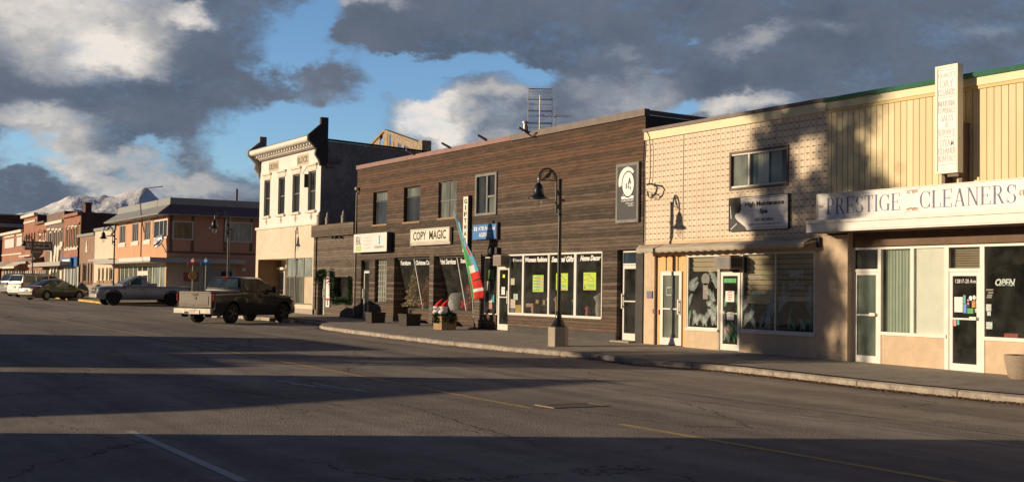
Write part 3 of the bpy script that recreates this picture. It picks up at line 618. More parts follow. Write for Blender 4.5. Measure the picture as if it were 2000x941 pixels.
def door(par, r, Y, fm, gm, fw=.085, bar=.46, handle='r', bot=.16, label=None, name='door', vert=True):
    x0, x1, z0, z1 = r; mb = MB(); h = z1-z0; d = .05
    mb.box(x0, x0+fw, Y, Y+d, z0, z1).box(x1-fw, x1, Y, Y+d, z0, z1).box(x0+fw, x1-fw, Y, Y+d, z1-fw, z1).box(x0+fw, x1-fw, Y, Y+d, z0, z0+bot)
    if bar: mb.box(x0+fw, x1-fw, Y-.012, Y+d-.012, z0+h*bar-.018, z0+h*bar+.018)
    o = mb.build(name, fm, par)
    MB().quad((x0+fw, Y+.03, z0+bot), (x1-fw, Y+.03, z0+bot), (x1-fw, Y+.03, z1-fw), (x0+fw, Y+.03, z1-fw)).build('pane', gm, o)
    X = x1-fw*.7 if handle == 'r' else x0+fw*.7; hb = MB()
    if vert: hb.box(X-.02, X+.02, Y-.07, Y-.045, z0+h*.42, z0+h*.62).box(X-.015, X+.015, Y-.045, Y, z0+h*.44, z0+h*.46).box(X-.015, X+.015, Y-.045, Y, z0+h*.58, z0+h*.60)
    else: hb.box(X-.16 if handle == 'r' else X, X if handle == 'r' else X+.16, Y-.06, Y-.03, z0+h*bar-.02, z0+h*bar+.05).box(X-.02, X+.02, Y-.03, Y, z0+h*bar, z0+h*bar+.03)
    hb.build('handle', fm, o)
    if label: o['label'] = label
    return o
def room(par, x0, x1, z0, z1, Y, depth, m='interior_grey', name='shop_interior', fm='interior_floor'):
    mb = MB(); e = .004
    mb.quad((x0, Y+depth, z0), (x1, Y+depth, z0), (x1, Y+depth, z1), (x0, Y+depth, z1), 0); mb.quad((x0, Y, z0), (x0, Y+depth, z0), (x0, Y+depth, z1), (x0, Y, z1), 0)
    mb.quad((x1, Y, z0), (x1, Y+depth, z0), (x1, Y+depth, z1), (x1, Y, z1), 0); mb.quad((x0, Y, z1), (x1, Y, z1), (x1, Y+depth, z1), (x0, Y+depth, z1), 0)
    mb.quad((x0, Y, z0+e), (x1, Y, z0+e), (x1, Y+depth, z0+e), (x0, Y+depth, z0+e), 1)
    return mb.build(name, [m, fm], par)
def letters(par, items, Y, mats, name='lettering'):
    """items: (text, x0, x1, z0, z1, mat index, bold, shear)"""
    mb = MB()
    for it in items:
        s, x0, x1, z0, z1 = it[:5]; mi = it[5] if len(it) > 5 else 0
        add_text(mb, s, x0, x1, z0, z1, Y, mi, *(it[6:8] if len(it) > 6 else ()))
    return mb.build(name, mats, par)
def flat(mb, r, Y, mi=0): x0, x1, z0, z1 = r; return mb.quad((x0, Y, z0), (x1, Y, z0), (x1, Y, z1), (x0, Y, z1), mi)

# ================================================================== DARK WOOD BUILDING (two storeys)
DX0, DX1 = onY(695.5, 480)[0], onY(1258.5, 440)[0]; DZ = onY(697, 324.4)[1]; LZ_ = onY(695, 434)[1]; GB = gz(-38, 21)+.2
dk = thing('wooden_building', 'long two-storey building clad in dark weathered boards with shop windows below', 'building', (-38, FY, GB))
doorA = RC(704.4, 720.6, 508, 624.5); gblk = RC(731.7, 754.6, 507, 590); rec1 = RC(768.9, 840, 503, 632); rec2 = RC(848.5, 928, 500, 640)
disp = RC(941, 966.5, 497, 613); doorC = RC(968, 992.3, 521, 640); sf = RC(992.6, 1176, 497.5, 613); doorB = RC(1204.7, 1242, 488, 658)
up = [RC(728.5, 756.3, 376, 440), RC(788.4, 820.3, 366.5, 435), RC(856, 891.5, 356.5, 427.5), RC(930.3, 970.8, 342, 422.5)]
recz = rec1[3]; post = (onY(840, 560)[0], onY(848.5, 560)[0])
R1x = (rec1[0], rec1[1]); R2x = (rec2[0], rec2[1]); rz1 = rec1[3]; rz0 = gz(-44, 21)+.1
RD = .66
pit = (disp[0], sf[0])   # recessed bay with side display, door and air conditioner
mb = MB()
zc = sf[3]
holes = [(*r, .14) for r in up]+[(doorA[0], doorA[1], 0, doorA[3], .16), (*gblk, .16), (R1x[0], R1x[1], 0, rz1, RD), (R2x[0], R2x[1], 0, rz1, RD),
         (pit[0], pit[1], 0, zc-.02, .10), (sf[0], sf[1], sf[2], zc, .06), (doorB[0], doorB[1], 0, doorB[3], .22)]
wall(mb, DX0, DX1, -.3, DZ-.16, FY, holes, 0)
# building sides, rear, roof
BK = FY+24
mb.quad((DX0, FY, -.3), (DX0, BK, -.3), (DX0, BK, DZ-.16), (DX0, FY, DZ-.16), 1); mb.quad((DX1, FY, -.3), (DX1, BK, -.3), (DX1, BK, DZ-.6), (DX1, FY, DZ-.16), 1)
mb.quad((DX0, BK, -.3), (DX1, BK, -.3), (DX1, BK, DZ-.6), (DX0, BK, DZ-.16), 1)
mb.build('wall', ['dark_siding', 'side_brick'], dk)
MB().quad((DX0+.05, FY+.05, DZ-.2), (DX1-.05, FY+.05, DZ-.2), (DX1-.05, BK, DZ-.75), (DX0+.05, BK, DZ-.75)).build('roof', 'roof_tar', dk)
mb = MB(); xm = onY(1000, 262)[0]
mb.box(DX0-.03, xm, FY-.06, FY+.12, DZ-.17, DZ); o = mb.build('roof_flashing', 'pink_flash', dk); o['label'] = 'faded pink metal roof flashing'
mb = MB(); mb.box(xm+.01, DX1+.03, FY-.06, FY+.12, DZ-.19, DZ+.01); mb.add([(DX1-.02, FY+.12, DZ-.15), (DX1+.03, FY+.12, DZ-.15), (DX1+.03, BK, DZ-.6), (DX1-.02, BK, DZ-.6), (DX1-.02, FY+.12, DZ-.02), (DX1+.03, FY+.12, DZ-.02), (DX1+.03, BK, DZ-.45), (DX1-.02, BK, DZ-.45)], [(0,3,2,1),(4,5,6,7),(0,1,5,4),(1,2,6,5),(2,3,7,6),(3,0,4,7)])
o = mb.build('roof_flashing', 'brown_flash', dk)
# corner boards, base boards and posts
MB().box(onY(1243, 560)[0], DX1, FY-.035, FY-.003, 0, doorB[3]+.05).build('corner_board', 'dark_trim', dk)
for a, b_ in ((DX0+.02, doorA[0]), (doorA[1], gblk[0]), (gblk[0], rec1[0]), (sf[0]+.05, doorB[0]-.02)):
    MB().box(a, b_, FY-.012, FY-.003, 0, gz((a+b_)/2, 21)+.42).build('base_board', 'dark_trim', dk)
for a, b_ in ((rec1[1]+.01, rec2[0]-.01), (rec2[1]+.01, disp[0]-.01)):
    MB().box(a, b_, FY-.05, FY+.10, gz(a, 21)+.1, rz1+.02).build('post', 'low_siding', dk)
# upper windows
for i, r in enumerate(up):
    if i < 2:
        window(dk, r, FY+.10, 'dark_trim', 'window_dark', .035, mz=(.72,))
        MB().box(r[0]-.03, r[1]+.03, FY-.03, FY+.10, r[2]-.05, r[2]+.015).build('sill', 'planter_wood', dk)
        MB().quad((r[0]+.1, FY+.125, r[3]-.42), (r[1]-.04, FY+.125, r[3]-.42), (r[1]-.04, FY+.125, r[3]-.05), (r[0]+.1, FY+.125, r[3]-.05)).build('roller_blind', 'window_curtain', dk)
    elif i == 2:
        window(dk, r, FY+.08, 'grey_frame', 'window_curtain', .04, mx=(.5,), mz=(.48,), label='four-pane upper window')
        MB().box(r[0]-.03, r[1]+.03, FY-.03, FY+.08, r[2]-.05, r[2]+.015).build('sill', 'planter_wood', dk)
    else:
        x0, x1, z0, z1 = r; m2 = MB()
        m2.box(x0-.02, x0+.09, FY-.05, FY+.06, z0, z1).box(x1-.09, x1+.02, FY-.05, FY+.06, z0, z1).box(x0+.09, x1-.09, FY-.05, FY+.06, z1-.09, z1).box(x0+.09, x1-.09, FY-.05, FY+.06, z0, z0+.09)
        xm_ = x0+(x1-x0)*.55; m2.box(xm_-.05, xm_+.05, FY-.03, FY+.06, z0+.09, z1-.09).box(xm_+.05, x1-.09, FY-.02, FY+.06, z0+(z1-z0)*.42, z0+(z1-z0)*.47)
        o = m2.build('window', 'grey_frame', dk); o['label'] = 'upper window in a wide weathered wooden frame'
        m3 = MB(); flat(m3, (x0+.09, xm_-.05, z0+.09, z1-.09), FY+.03, 0); flat(m3, (xm_+.05, x1-.09, z0+(z1-z0)*.47, z1-.09), FY+.03, 0); flat(m3, (xm_+.05, x1-.09, z0+.09, z0+(z1-z0)*.42), FY+.03, 1)
        m3.build('pane', ['window_dark', 'window_curtain'], o)
# plain door A + transom
r = doorA; dz = onY(704.4, 529)[1]; zb = gz(r[0], 21)+.24
door(dk, (r[0]+.02, r[1]-.02, zb, dz), FY+.12, 'white_alu', 'shop_glass', .09, None, 'l', .2, label='narrow glazed white door at the left end')
window(dk, (r[0]+.02, r[1]-.02, dz+.02, r[3]-.02), FY+.12, 'dark_trim', 'window_dark', .03, name='transom')
room(dk, r[0]+.02, r[1]-.02, zb-.05, r[3], FY+.2, 1.5, 'interior_grey')
# glass block window
r = gblk; o = window(dk, r, FY+.12, 'dark_trim', 'window_pale', .04); m2 = MB()
for k in range(1, 8): m2.box(r[0]+.04, r[1]-.04, FY+.125, FY+.148, r[2]+k*(r[3]-r[2])/8-.012, r[2]+k*(r[3]-r[2])/8+.012)
for k in range(1, 5): m2.box(r[0]+k*(r[1]-r[0])/5-.012, r[0]+k*(r[1]-r[0])/5+.012, FY+.127, FY+.146, r[2]+.04, r[3]-.04)
m2.build('block_joints', 'concrete', o); o['label'] = 'narrow window of glass blocks'
# two recesses with glass that leans inwards towards the bottom
def leaning(r, mull_px, words):
    x0, x1 = r[0], r[1]; zs = onY(r[1] if False else 839.4, 604)[1]; zt = rz1-.03
    y0, y1 = FY+.16, FY+.58
    o = MB().box(x0+.01, x1-.01, y1-.06, y1+.06, zs-.05, zs).box(x0+.01, x1-.01, y0-.03, y0+.03, zt-.04, zt).build('display_window', 'dark_trim', dk)
    MB().quad((x0+.01, y1, zs), (x1-.01, y1, zs), (x1-.01, y0, zt-.04), (x0+.01, y0, zt-.04)).build('pane', 'shop_glass', o)
    mm = MB(); X = mull_px; mm.add([(X-.02, y1-.02, zs), (X+.02, y1-.02, zs), (X+.02, y0-.02, zt-.03), (X-.02, y0-.02, zt-.03), (X-.02, y1+.02, zs), (X+.02, y1+.02, zs), (X+.02, y0+.02, zt-.03), (X-.02, y0+.02, zt-.03)], [(0,1,2,3),(7,6,5,4),(0,3,7,4),(1,5,6,2),(0,4,5,1),(3,2,6,7)])
    mm.build('mullion', 'white_alu', o)
    MB().box(x0+.005, x1-.005, y1-.04, y1+.04, 0, zs-.05).build('stall_riser', 'dark_siding', dk)
    # writing follows the leaning glass
    ml = MB()
    for s, a, b_, c, d in words:
        k = len(ml.v); add_text(ml, s, a, b_, c, d, 0, 0, .035, .35)
        for i in range(k, len(ml.v)):
            v_ = ml.v[i]; f = (zt-v_[2])/(zt-zs); ml.v[i] = (v_[0], y0+(y1-y0)*f-.012, v_[2])
    ml.build('window_lettering', 'ink_white', o)
    room(dk, x0, x1, zs-.02, zt, y1+.065, 2.6, 'interior_grey')
    # ceiling and cheeks between glass and room
    c_ = MB(); c_.quad((x0+.002, y0, zt), (x1-.002, y0, zt), (x1-.002, y1+.07, zt), (x0+.002, y1+.07, zt)); c_.build('ceiling', 'interior_dark', dk)
    return zs
def onlean(px, py): return onY(px, py, FY+.2)
def lw(s, x0, x1, yt, yb):
    a, zt_ = onlean(x0, yt); b_, _ = onlean(x1, yt); return (s, a, b_, onlean(x0, yb)[1], zt_)
m1 = onY(809, 510, FY+.16)[0]; m2_ = onY(893, 508, FY+.16)[0]
zs1 = leaning((R1x[0], R1x[1]), m1, [lw('Furniture', 783, 802.5, 509, 518), lw('Christmas Co', 812.5, 839, 508.5, 517.5)])
zs2 = leaning((R2x[0], R2x[1]), m2_, [lw('Print Services', 858.5, 891, 506, 516.5), lw('Stationery', 900, 925, 505, 516)])
# side display, door C, storefront band
r = disp; zb_ = gz(r[0], 21)+.24
o = window(dk, (r[0], onY(967, 560)[0], r[2], zc-.05), FY+.09, 'white_alu', 'shop_glass', .035)
o['label'] = 'narrow display window filled with notices'
MB().box(r[0], onY(967, 560)[0], FY+.04, FY+.10, 0, r[2]).build('stall_riser', 'dark_siding', dk)
door(dk, (doorC[0], sf[0]-.03, zb_, doorC[3]), FY+.085, 'white_alu', 'shop_glass', .10, .52, 'r', .2, label='glazed white shop door below the air conditioner')
MB().box(doorC[0], sf[0], FY+.09, FY+.10, doorC[3]+.01, zc-.02).build('transom', 'interior_dark', dk)
MB().box(disp[0]+.05, sf[0]+.2, FY-.35, FY+.4, 0, zb_-.05).build('door_step', 'concrete', dk)
fr_x = [onY(p, 555)[0] for p in (993.8, 1021.5, 1071.5, 1123.4, 1175.5)]
mb = MB()
for i, X in enumerate(fr_x): mb.box(X-(.035, .055, .045, .065, .02)[i], X+(.035, .055, .045, .065, .02)[i], FY-.01, FY+.06, sf[2], zc)
mb.box(fr_x[0], fr_x[-1], FY-.02, FY+.055, sf[2]-.02, sf[2]+.055); mb.box(fr_x[0], fr_x[-1], FY-.015, FY+.05, zc-.045, zc+.01)
sw = mb.build('shop_window', 'white_alu', dk); sw['label'] = 'wide four-pane shop window in white frames'
for a, b_ in zip(fr_x, fr_x[1:]): MB().quad((a+.03, FY+.03, sf[2]+.05), (b_-.03, FY+.03, sf[2]+.05), (b_-.03, FY+.03, zc-.04), (a+.03, FY+.03, zc-.04)).build('pane', 'shop_glass', sw)
def T(s, x0, x1, yt, yb, Y=FY+.02, mi=0, bold=0.0, shear=0.0):
    a, zt_ = onY(x0, yt, Y); b_, _ = onY(x1, (yt+yb)/2, Y); return (s, a, b_, onY(x0, yb, Y)[1], zt_, mi, bold, shear)
letters(sw, [T('Womens Fashions', 1026, 1069, 502.5, 512, bold=.04, shear=.35), T('Seasonal Gifts', 1077, 1120.5, 501, 512, bold=.04, shear=.35), T('Home Decor', 1133, 1173, 499, 509.5, bold=.045, shear=.35), T('ATB', 996.5, 1003.5, 504.5, 511, bold=.05), T('Financial', 1005, 1019, 505, 511)], FY+.024, 'ink_white', 'window_lettering')
room(dk, pit[0]+.02, sf[1]-.02, .2, zc, FY+.17, 4.5, 'interior_grey')
MB().box(disp[0], disp[0]+.03, FY+.1, FY+.17, 0, zc).box(sf[1]-.02, sf[1], FY+.065, FY+.17, 0, zc).build('inner_jamb', 'interior_dark', dk)
# door B
r = doorB; dz = onY(1206, 511)[1]; zb = gz(r[0], 21)+.26; dz2 = onY(1206, 518)[1]
door(dk, (r[0]+.04, r[1]-.01, zb, dz2), FY+.16, 'white_alu', 'shop_glass', .10, .52, 'l', .2, label='tall glazed white door at the right end')
window(dk, (r[0]+.04, r[1]-.01, dz2+.01, r[3]-.03), FY+.16, 'white_alu', 'window_blue', .045, name='transom')
room(dk, r[0]+.04, r[1]-.01, zb-.05, dz2, FY+.22, 2.0, 'interior_dark')
MB().box(r[0]+.02, r[1], FY-.25, FY+.2, 0, zb-.01).build('door_step', 'concrete', dk)
# conduit at the joint with the low shop
MB().tube([(DX0+.02, FY-.05, .6), (DX0+.03, FY-.05, LZ_-.05), (DX0+.03, FY-.05, LZ_+1.2)], .022, 6).build('conduit', 'galv', dk)
# scuppers
for px, py in ((812, 303), (882, 290), (953, 275), (1034, 261)):
    X, Z = onY(px, py); m2 = MB(); m2.add([(X-.04, FY-.06, Z-.02), (X+.04, FY-.06, Z-.02), (X+.04, FY-.06, Z+.06), (X-.04, FY-.06, Z+.06), (X-.04, FY-.42, Z+.14), (X+.04, FY-.42, Z+.14), (X+.04, FY-.42, Z+.2), (X-.04, FY-.42, Z+.2)], [(0,1,2,3),(7,6,5,4),(0,4,5,1),(3,2,6,7),(0,3,7,4),(1,5,6,2)])
    m2.build('rain_scupper', 'rust_metal', dk)
# wall lamp near the top left corner and floodlights over the door
m2 = MB(); X, Z = onY(701, 369); m2.sph((X, FY-.1, Z), .09, 10, 7).box(X-.02, X+.02, FY-.1, FY, Z-.22, Z-.16).tube([(X, FY-.1, Z-.05), (X, FY-.03, Z-.2)], .015); m2.build('wall_lamp', 'galv', dk)
m2 = MB(); X, Z = onY(958, 489, FY-.15)
m2.sph((X, FY-.16, Z), .14, 12, 8, sq=(1, .6, 1.15)).tube([(X, FY-.1, Z), (X, FY, Z+.05)], .03); X2, Z2 = onY(970, 489, FY-.1)
m2.box(X2-.08, X2+.08, FY-.14, FY-.04, Z2-.12, Z2+.1).tube([(X2, FY-.06, Z2), (X2, FY, Z2)], .02); m2.build('floodlight', 'plastic_black', dk)
ac = thing('air_conditioner', 'brown box air conditioner above the shop door of the dark wooden building', 'air conditioner', (*onY(970, 510)[:1], FY, onY(970, 519)[1]))
X0, Z1 = onY(963, 498, FY-.35); X1, _ = onY(974.5, 498, FY-.35); Z0 = onY(963, 519, FY-.35)[1]
o = MB().box(X0, X0+.52, FY-.35, FY+.06, Z0, Z1).build('casing', 'ac_beige', ac, bevel=.01); 
m2 = MB()
for k in range(9): m2.box(X0+.03, X0+.49, FY-.358, FY-.351, Z0+.03+k*(Z1-Z0-.06)/9, Z0+.045+k*(Z1-Z0-.06)/9)
m2.build('grille', 'ac_grille', ac)
for k in range(6): pass
m2 = MB()
for k in range(8): m2.box(X0+.5205, X0+.526, FY-.32, FY-.03, Z0+.04+k*(Z1-Z0-.08)/8, Z0+.055+k*(Z1-Z0-.08)/8)
m2.build('side_louvres', 'ac_grille', ac)
# notices taped in the side display and the storefront
def notice(px0, px1, yt, yb, m, label, ink=None, Y=FY+.0, lines=5, cat='notice', name='notice', group=None):
    x0, x1, z0, z1 = RC(px0, px1, yt, yb, Y); t_ = thing(name, label, cat, ((x0+x1)/2, Y, z0), group)
    MB().box(x0, x1, Y, Y+.004, z0, z1).build('sheet', m, t_)
    if ink:
        m2 = MB(); rd_ = random.Random(int(px0*7))
        for k in range(lines):
            zz = z1-(z1-z0)*(k+.7)/(lines+.5); a = x0+(x1-x0)*rd_.uniform(.1, .3); b_ = x1-(x1-x0)*rd_.uniform(.08, .35)
            m2.quad((a, Y-.002, zz), (b_, Y-.002, zz), (b_, Y-.002, zz+(z1-z0)*.34/lines), (a, Y-.002, zz+(z1-z0)*.34/lines))
        m2.build('print', ink, t_)
    return t_
IY = FY+.045
notice(951, 957, 549, 568, 'sign_white', 'tall narrow white notice in the side display window', 'ink_faded', FY+.15)
notice(955, 961, 575, 591, 'ink_white', 'white sheet beside the blue sheet low in the side display window', 'ink_faded', FY+.15)
notice(961.5, 965, 575, 590, 'sign_cyan', 'small blue sheet low in the side display window', None, FY+.15)
notice(955, 961, 592, 603, 'ink_pink', 'pink sheet low in the side display window', None, FY+.15)
t_ = notice(954, 965, 527, 546, 'ink_green', 'round green and red Christmas wreath sticker in the side display window', 'ink_red', FY+.15, 4, 'sticker', 'sticker')
notice(979.5, 986, 560, 575, 'ink_white', 'white notice on the glass of the shop door under the air conditioner', 'ink_teal', FY+.105)
notice(982, 986, 536, 542, 'poster_lime', 'tiny green sticker high on the shop door glass', None, FY+.105, cat='sticker', name='sticker')
notice(997, 1005, 543.5, 556, 'sign_cream', 'cream notice in the narrow first pane of the shop window', 'ink_faded', IY)
notice(1003, 1011, 573.5, 585, 'ink_white', 'white notice with green print in the first pane of the shop window', 'ink_green', IY)
notice(996, 1006, 584, 601, 'sign_white', 'larger white notice above the blue sheet in the first pane', 'ink_pink', IY)
notice(996, 1005, 602, 610, 'ink_blue', 'blue sheet at the bottom of the first shop window pane', None, IY)
notice(1006, 1017.5, 595, 611, 'kraft_paper', 'brown kraft paper sheet at the bottom of the first pane', None, IY)
# lime posters
def poster(x0, x1, yt, yb, kind, label):
    r_ = RC(x0, x1, yt, yb, FY+.045); a, b_, c, d = r_; t_ = thing('poster', label, 'poster', ((a+b_)/2, FY+.045, c), 'lime green sale posters in the shop window')
    MB().box(a, b_, FY+.045, FY+.049, c, d).build('sheet', 'poster_lime', t_); m2 = MB(); Y = FY+.043; rd_ = random.Random(kind)
    if kind == 1:
        for k in range(10):
            zz = d-(d-c)*(.1+k*.09); xa = a+(b_-a)*(.1 if k % 2 else .35); xb = a+(b_-a)*(.65 if k % 2 else .95)
            m2.quad((xa, Y, zz), (xb, Y, zz), (xb, Y, zz+(d-c)*.045), (xa, Y, zz+(d-c)*.045), k % 2)
            if k % 2: m2.quad((a+.02, Y+.001, zz-.01), (b_-.02, Y+.001, zz-.01), (b_-.02, Y+.001, zz+(d-c)*.055), (a+.02, Y+.001, zz+(d-c)*.055), 2)
    else:
        for fx, fz, wd, an, mi in ((.3, .88, .45, 8, 0), (.62, .72, .5, -28, 1), (.25, .6, .45, 10, 0), (.6, .5, .55, 0, 0), (.55, .3, .6, -3, 1), (.6, .2, .5, 0, 1), (.55, .07, .7, 2, 0)):
            cx, cz = a+(b_-a)*fx, c+(d-c)*fz; hw, hh = (b_-a)*wd/2, (d-c)*.02; ca, sa = math.cos(R(an)), math.sin(R(an))
            m2.quad(*[(cx+u*ca-v*sa, Y, cz+u*sa+v*ca) for u, v in ((-hw, -hh), (hw, -hh), (hw, hh), (-hw, hh))], mi)
        if kind == 3: m2.add([(a+.04, Y, c+.04), (a+.13, Y, c+.04), (a+.085, Y, c+.2)], [(0,1,2)], 3)
    m2.build('print', ['ink_pink', 'ink_teal', 'poster_grey', 'ink_brown'], t_)
poster(1040.5, 1061.5, 537, 569.5, 1, 'lime poster with grey stripes in the window under Womens Fashions')
poster(1086, 1109, 533.5, 566.5, 2, 'lime poster half hidden behind the lamp post')
poster(1139.5, 1164, 532, 566, 3, 'lime poster with a tiny tree in the pane under Home Decor')
# things seen inside the storefront
def standing(name, label, cat, px0, px1, yt, yb, dY, m, shape='bag'):
    Y = FY+dY; x0, x1, z0, z1 = RC(px0, px1, yt, yb, Y); t_ = MB(); cx = (x0+x1)/2; hw = (x1-x0)/2
    if shape == 'bag': t_.prism([(x0, z0), (x1, z0), (x1-.03, z1), (x0+.05, z1)], 'y', Y, Y+.22)
    elif shape == 'coat': t_.lathe([(hw*.55, 0), (hw*.7, (z1-z0)*.3), (hw*.62, (z1-z0)*.6), (hw*.95, (z1-z0)*.8), (hw*.35, (z1-z0)*.93), (.02, (z1-z0))], (cx, Y+.2, z0), 12)
    elif shape == 'box': t_.box(x0, x1, Y, Y+.4, z0, z1)
    for i, v_ in enumerate(t_.v):
        t_.v[i] = (v_[0]+.012*math.sin(v_[2]*23), v_[1], v_[2])
    return tag(t_.build(name, m, smooth=40), label, cat)
standing('throw_cushion', 'patterned brown cushion standing in the window under Womens Fashions', 'cushion', 1026, 1044, 592, 614, .35, 'floral')
standing('cardboard_box', 'brown cardboard box on the shop floor behind the patterned cushion', 'box', 1044, 1064, 585, 614, .8, 'card_box', 'box')
standing('coat', 'grey coat on a stand at the right of the Womens Fashions pane', 'coat', 1060, 1069, 575, 614, .5, 'clothes_grey', 'coat')
standing('coat', 'brown coat on a stand left of the lamp post in the Seasonal Gifts pane', 'coat', 1075, 1085, 575, 616, .6, 'card_box', 'coat')
standing('coat', 'dark grey coat with red collar right of the lamp post in the shop window', 'coat', 1107, 1119, 578, 618, .6, 'clothes_grey', 'coat')
standing('dress', 'small red dress on a stand under the Home Decor poster', 'dress', 1134, 1142, 597, 618, .5, 'clothes_red', 'coat')
standing('coat', 'pale hooded coat at the right end of the Home Decor pane', 'coat', 1154, 1171, 570, 618, .8, 'clothes_grey', 'coat')

# --- signs on the dark building
def board_sign(name, label, r, Y, d, mats, frame=None, fw=.03):
    t_ = thing(name, label, 'sign', ((r[0]+r[1])/2, Y+d, r[2])); x0, x1, z0, z1 = r
    MB().box(x0, x1, Y, Y+d, z0, z1).build('panel', mats, t_)
    if frame:
        MB().box(x0-fw, x0, Y-.01, Y+d, z0-fw, z1+fw).box(x1, x1+fw, Y-.01, Y+d, z0-fw, z1+fw).box(x0, x1, Y-.01, Y+d, z1, z1+fw).box(x0, x1, Y-.01, Y+d, z0-fw, z0).build('frame', frame, t_)
    return t_
# lit-box sign
Y = FY-.30; r = RC(690.8, 755, 458, 493.5, Y); t_ = thing('sign_box', 'white sign box lettered REAL with a lime panel and a blue emblem', 'sign', ((r[0]+r[1])/2, FY, r[2]))
MB().box(r[0], r[1], Y+.02, FY-.01, r[2], r[3]).build('casing', 'sign_black', t_, bevel=.02); MB().box(r[0]+.0, r[1]-.0, Y-.0, Y+.019, r[2]+.0, r[3]-.0).build('face', 'sign_white', t_, bevel=.008)
W, Hh = r[1]-r[0], r[3]-r[2]
def rel(r, a, b_, c, d): return (r[0]+(r[1]-r[0])*a, r[0]+(r[1]-r[0])*b_, r[2]+(r[3]-r[2])*c, r[2]+(r[3]-r[2])*d)
letters(t_, [('REAL', *rel(r, .07, .225, .42, .86), 0, .0), ('ESTATE', *rel(r, .085, .225, .14, .28), 1, 0), ('Commercial', *rel(r, .33, .56, .74, .84), 2), ('Residential', *rel(r, .33, .56, .56, .66), 2), ('Property Mgmt', *rel(r, .33, .56, .36, .46), 2), ('Consulting', *rel(r, .33, .54, .17, .27), 2), ('STINGRAY', *rel(r, .64, .92, .18, .31), 0, .0)], Y-.004, ['ink_black', 'ink_white', 'ink_faded'])
m2 = MB(); flat(m2, rel(r, .07, .24, .08, .36), Y-.002); m2.build('lime_panel', 'sign_lime', t_)
m2 = MB(); cx, cz = r[0]+W*.79, r[2]+Hh*.62
for dz_ in (.11, 0, -.11): m2.add([(cx-.10, Y-.003, cz+dz_), (cx, Y-.003, cz+dz_-.1), (cx+.10, Y-.003, cz+dz_), (cx, Y-.003, cz+dz_+.1)], [(0,1,2,3)])
for i in range(4): m2.v[i] = (m2.v[i][0], m2.v[i][1]-.001, m2.v[i][2])
for i in range(8, 12): m2.v[i] = (m2.v[i][0], m2.v[i][1]-.0005, m2.v[i][2])
m2.build('emblem', 'sign_cyan', t_)
# COPY MAGIC
Y = FY-.14; r = RC(801.3, 877.5, 448.8, 475.5, Y); t_ = board_sign('sign_board', 'cream board with thin black border lettered COPY MAGIC', r, Y, .10, 'sign_cream')
MB().box(r[0]-.04, r[0]-.001, Y+.02, FY-.02, r[2]-.12, r[2]+.2).box(r[0], r[1]+.01, Y+.03, FY-.01, r[2]-.09, r[2]-.004).build('bracket', 'galv', t_)
letters(t_, [('COPY', *rel(r, .08, .42, .2, .82), 0, .02), ('MAGIC', *rel(r, .50, .92, .2, .84), 0, .02)], Y-.004, 'ink_black')
x0, x1, z0, z1 = r; e = .035; q_ = .012; m2 = MB().box(x0+e, x1-e, Y-.003, Y-.001, z0+e, z0+e+q_).box(x0+e, x1-e, Y-.003, Y-.001, z1-e-q_, z1-e).box(x0+e, x0+e+q_, Y-.003, Y-.001, z0+e+q_, z1-e-q_).box(x1-e-q_, x1-e, Y-.003, Y-.001, z0+e+q_, z1-e-q_); m2.build('border', 'ink_black', t_)
# GIFTWARE vertical
Y = FY-.12; r = RC(904, 913.6, 384.5, 492, Y); t_ = board_sign('sign_board', 'tall narrow white board lettered GIFTWARE reading downwards behind the feather flag', r, Y, .09, 'sign_cream', 'dark_trim', .04)
its = []
for k, ch in enumerate('GIFTWARE'): its.append((ch, *rel(r, .22 if ch != 'I' else .40, .78 if ch != 'I' else .6, 1-.045-(k+1)*.117+.034, 1-.045-k*.117), 0, .035))
letters(t_, its, Y-.004, 'ink_black')
# blue agency sign
Y = FY-.12; r = RC(923, 969, 440, 468.5, Y); t_ = board_sign('sign_board', 'blue board lettered ATB Financial AGENCY crossed by the flag shadow', r, Y, .08, 'sign_blue')
MB().box(r[1]+.002, r[1]+.05, Y+.01, FY, r[2]-.04, r[3]+.05).build('bracket', 'dark_trim', t_)
letters(t_, [('ATB Financial', *rel(r, .25, .95, .60, .86), 0, .02), ('AGENCY', *rel(r, .28, .78, .16, .46), 0, .02)], Y-.004, 'ink_white'); m2 = MB()
for a, b_ in ((0, 0), (1, 0), (0, 1), (1, 1)): flat(m2, rel(r, .07+a*.075, .125+a*.075, .60+b_*.14, .71+b_*.14), Y-.003)
m2.build('emblem', 'ink_white', t_)
# framed black logo panel
Y = FY-.07; r = RC(1206.5, 1243.5, 327, 430, Y); t_ = board_sign('sign_board', 'tall black panel in a grey wood frame with a white crescent and disc emblem', r, Y, .06, 'sign_black', 'grey_frame', .09)
def ell(mb_, cx, cz, rx, rz, Y_, mi=0, n=28, a0=0, a1=360, inner=0.0, shift=(0,0)):
    vs = []; 
    for k in range(n+1):
        a = R(a0+(a1-a0)*k/n); vs.append((cx+rx*math.cos(a), Y_, cz+rz*math.sin(a)))
    if inner == 0: mb_.add([(cx, Y_, cz)]+vs, [(0, k+1, k+2) for k in range(n)], mi)
    else:
        v2 = [(cx+shift[0]+rx*inner*math.cos(R(a0+(a1-a0)*k/n)), Y_, cz+shift[1]+rz*inner*math.sin(R(a0+(a1-a0)*k/n))) for k in range(n+1)]
        mb_.add(vs+v2, [(k, k+1, n+2+k, n+1+k) for k in range(n)], mi)
W, Hh = r[1]-r[0], r[3]-r[2]; cx, cz = r[0]+W*.55, r[2]+Hh*.66
m2 = MB(); ell(m2, r[0]+W*.5, r[2]+Hh*.71, W*.46, W*.46, Y-.002, 0, 30, 40, 200); ell(m2, cx, cz, W*.345, W*.42, Y-.003, 1); ell(m2, cx, cz, W*.30, W*.38, Y-.0045, 0)
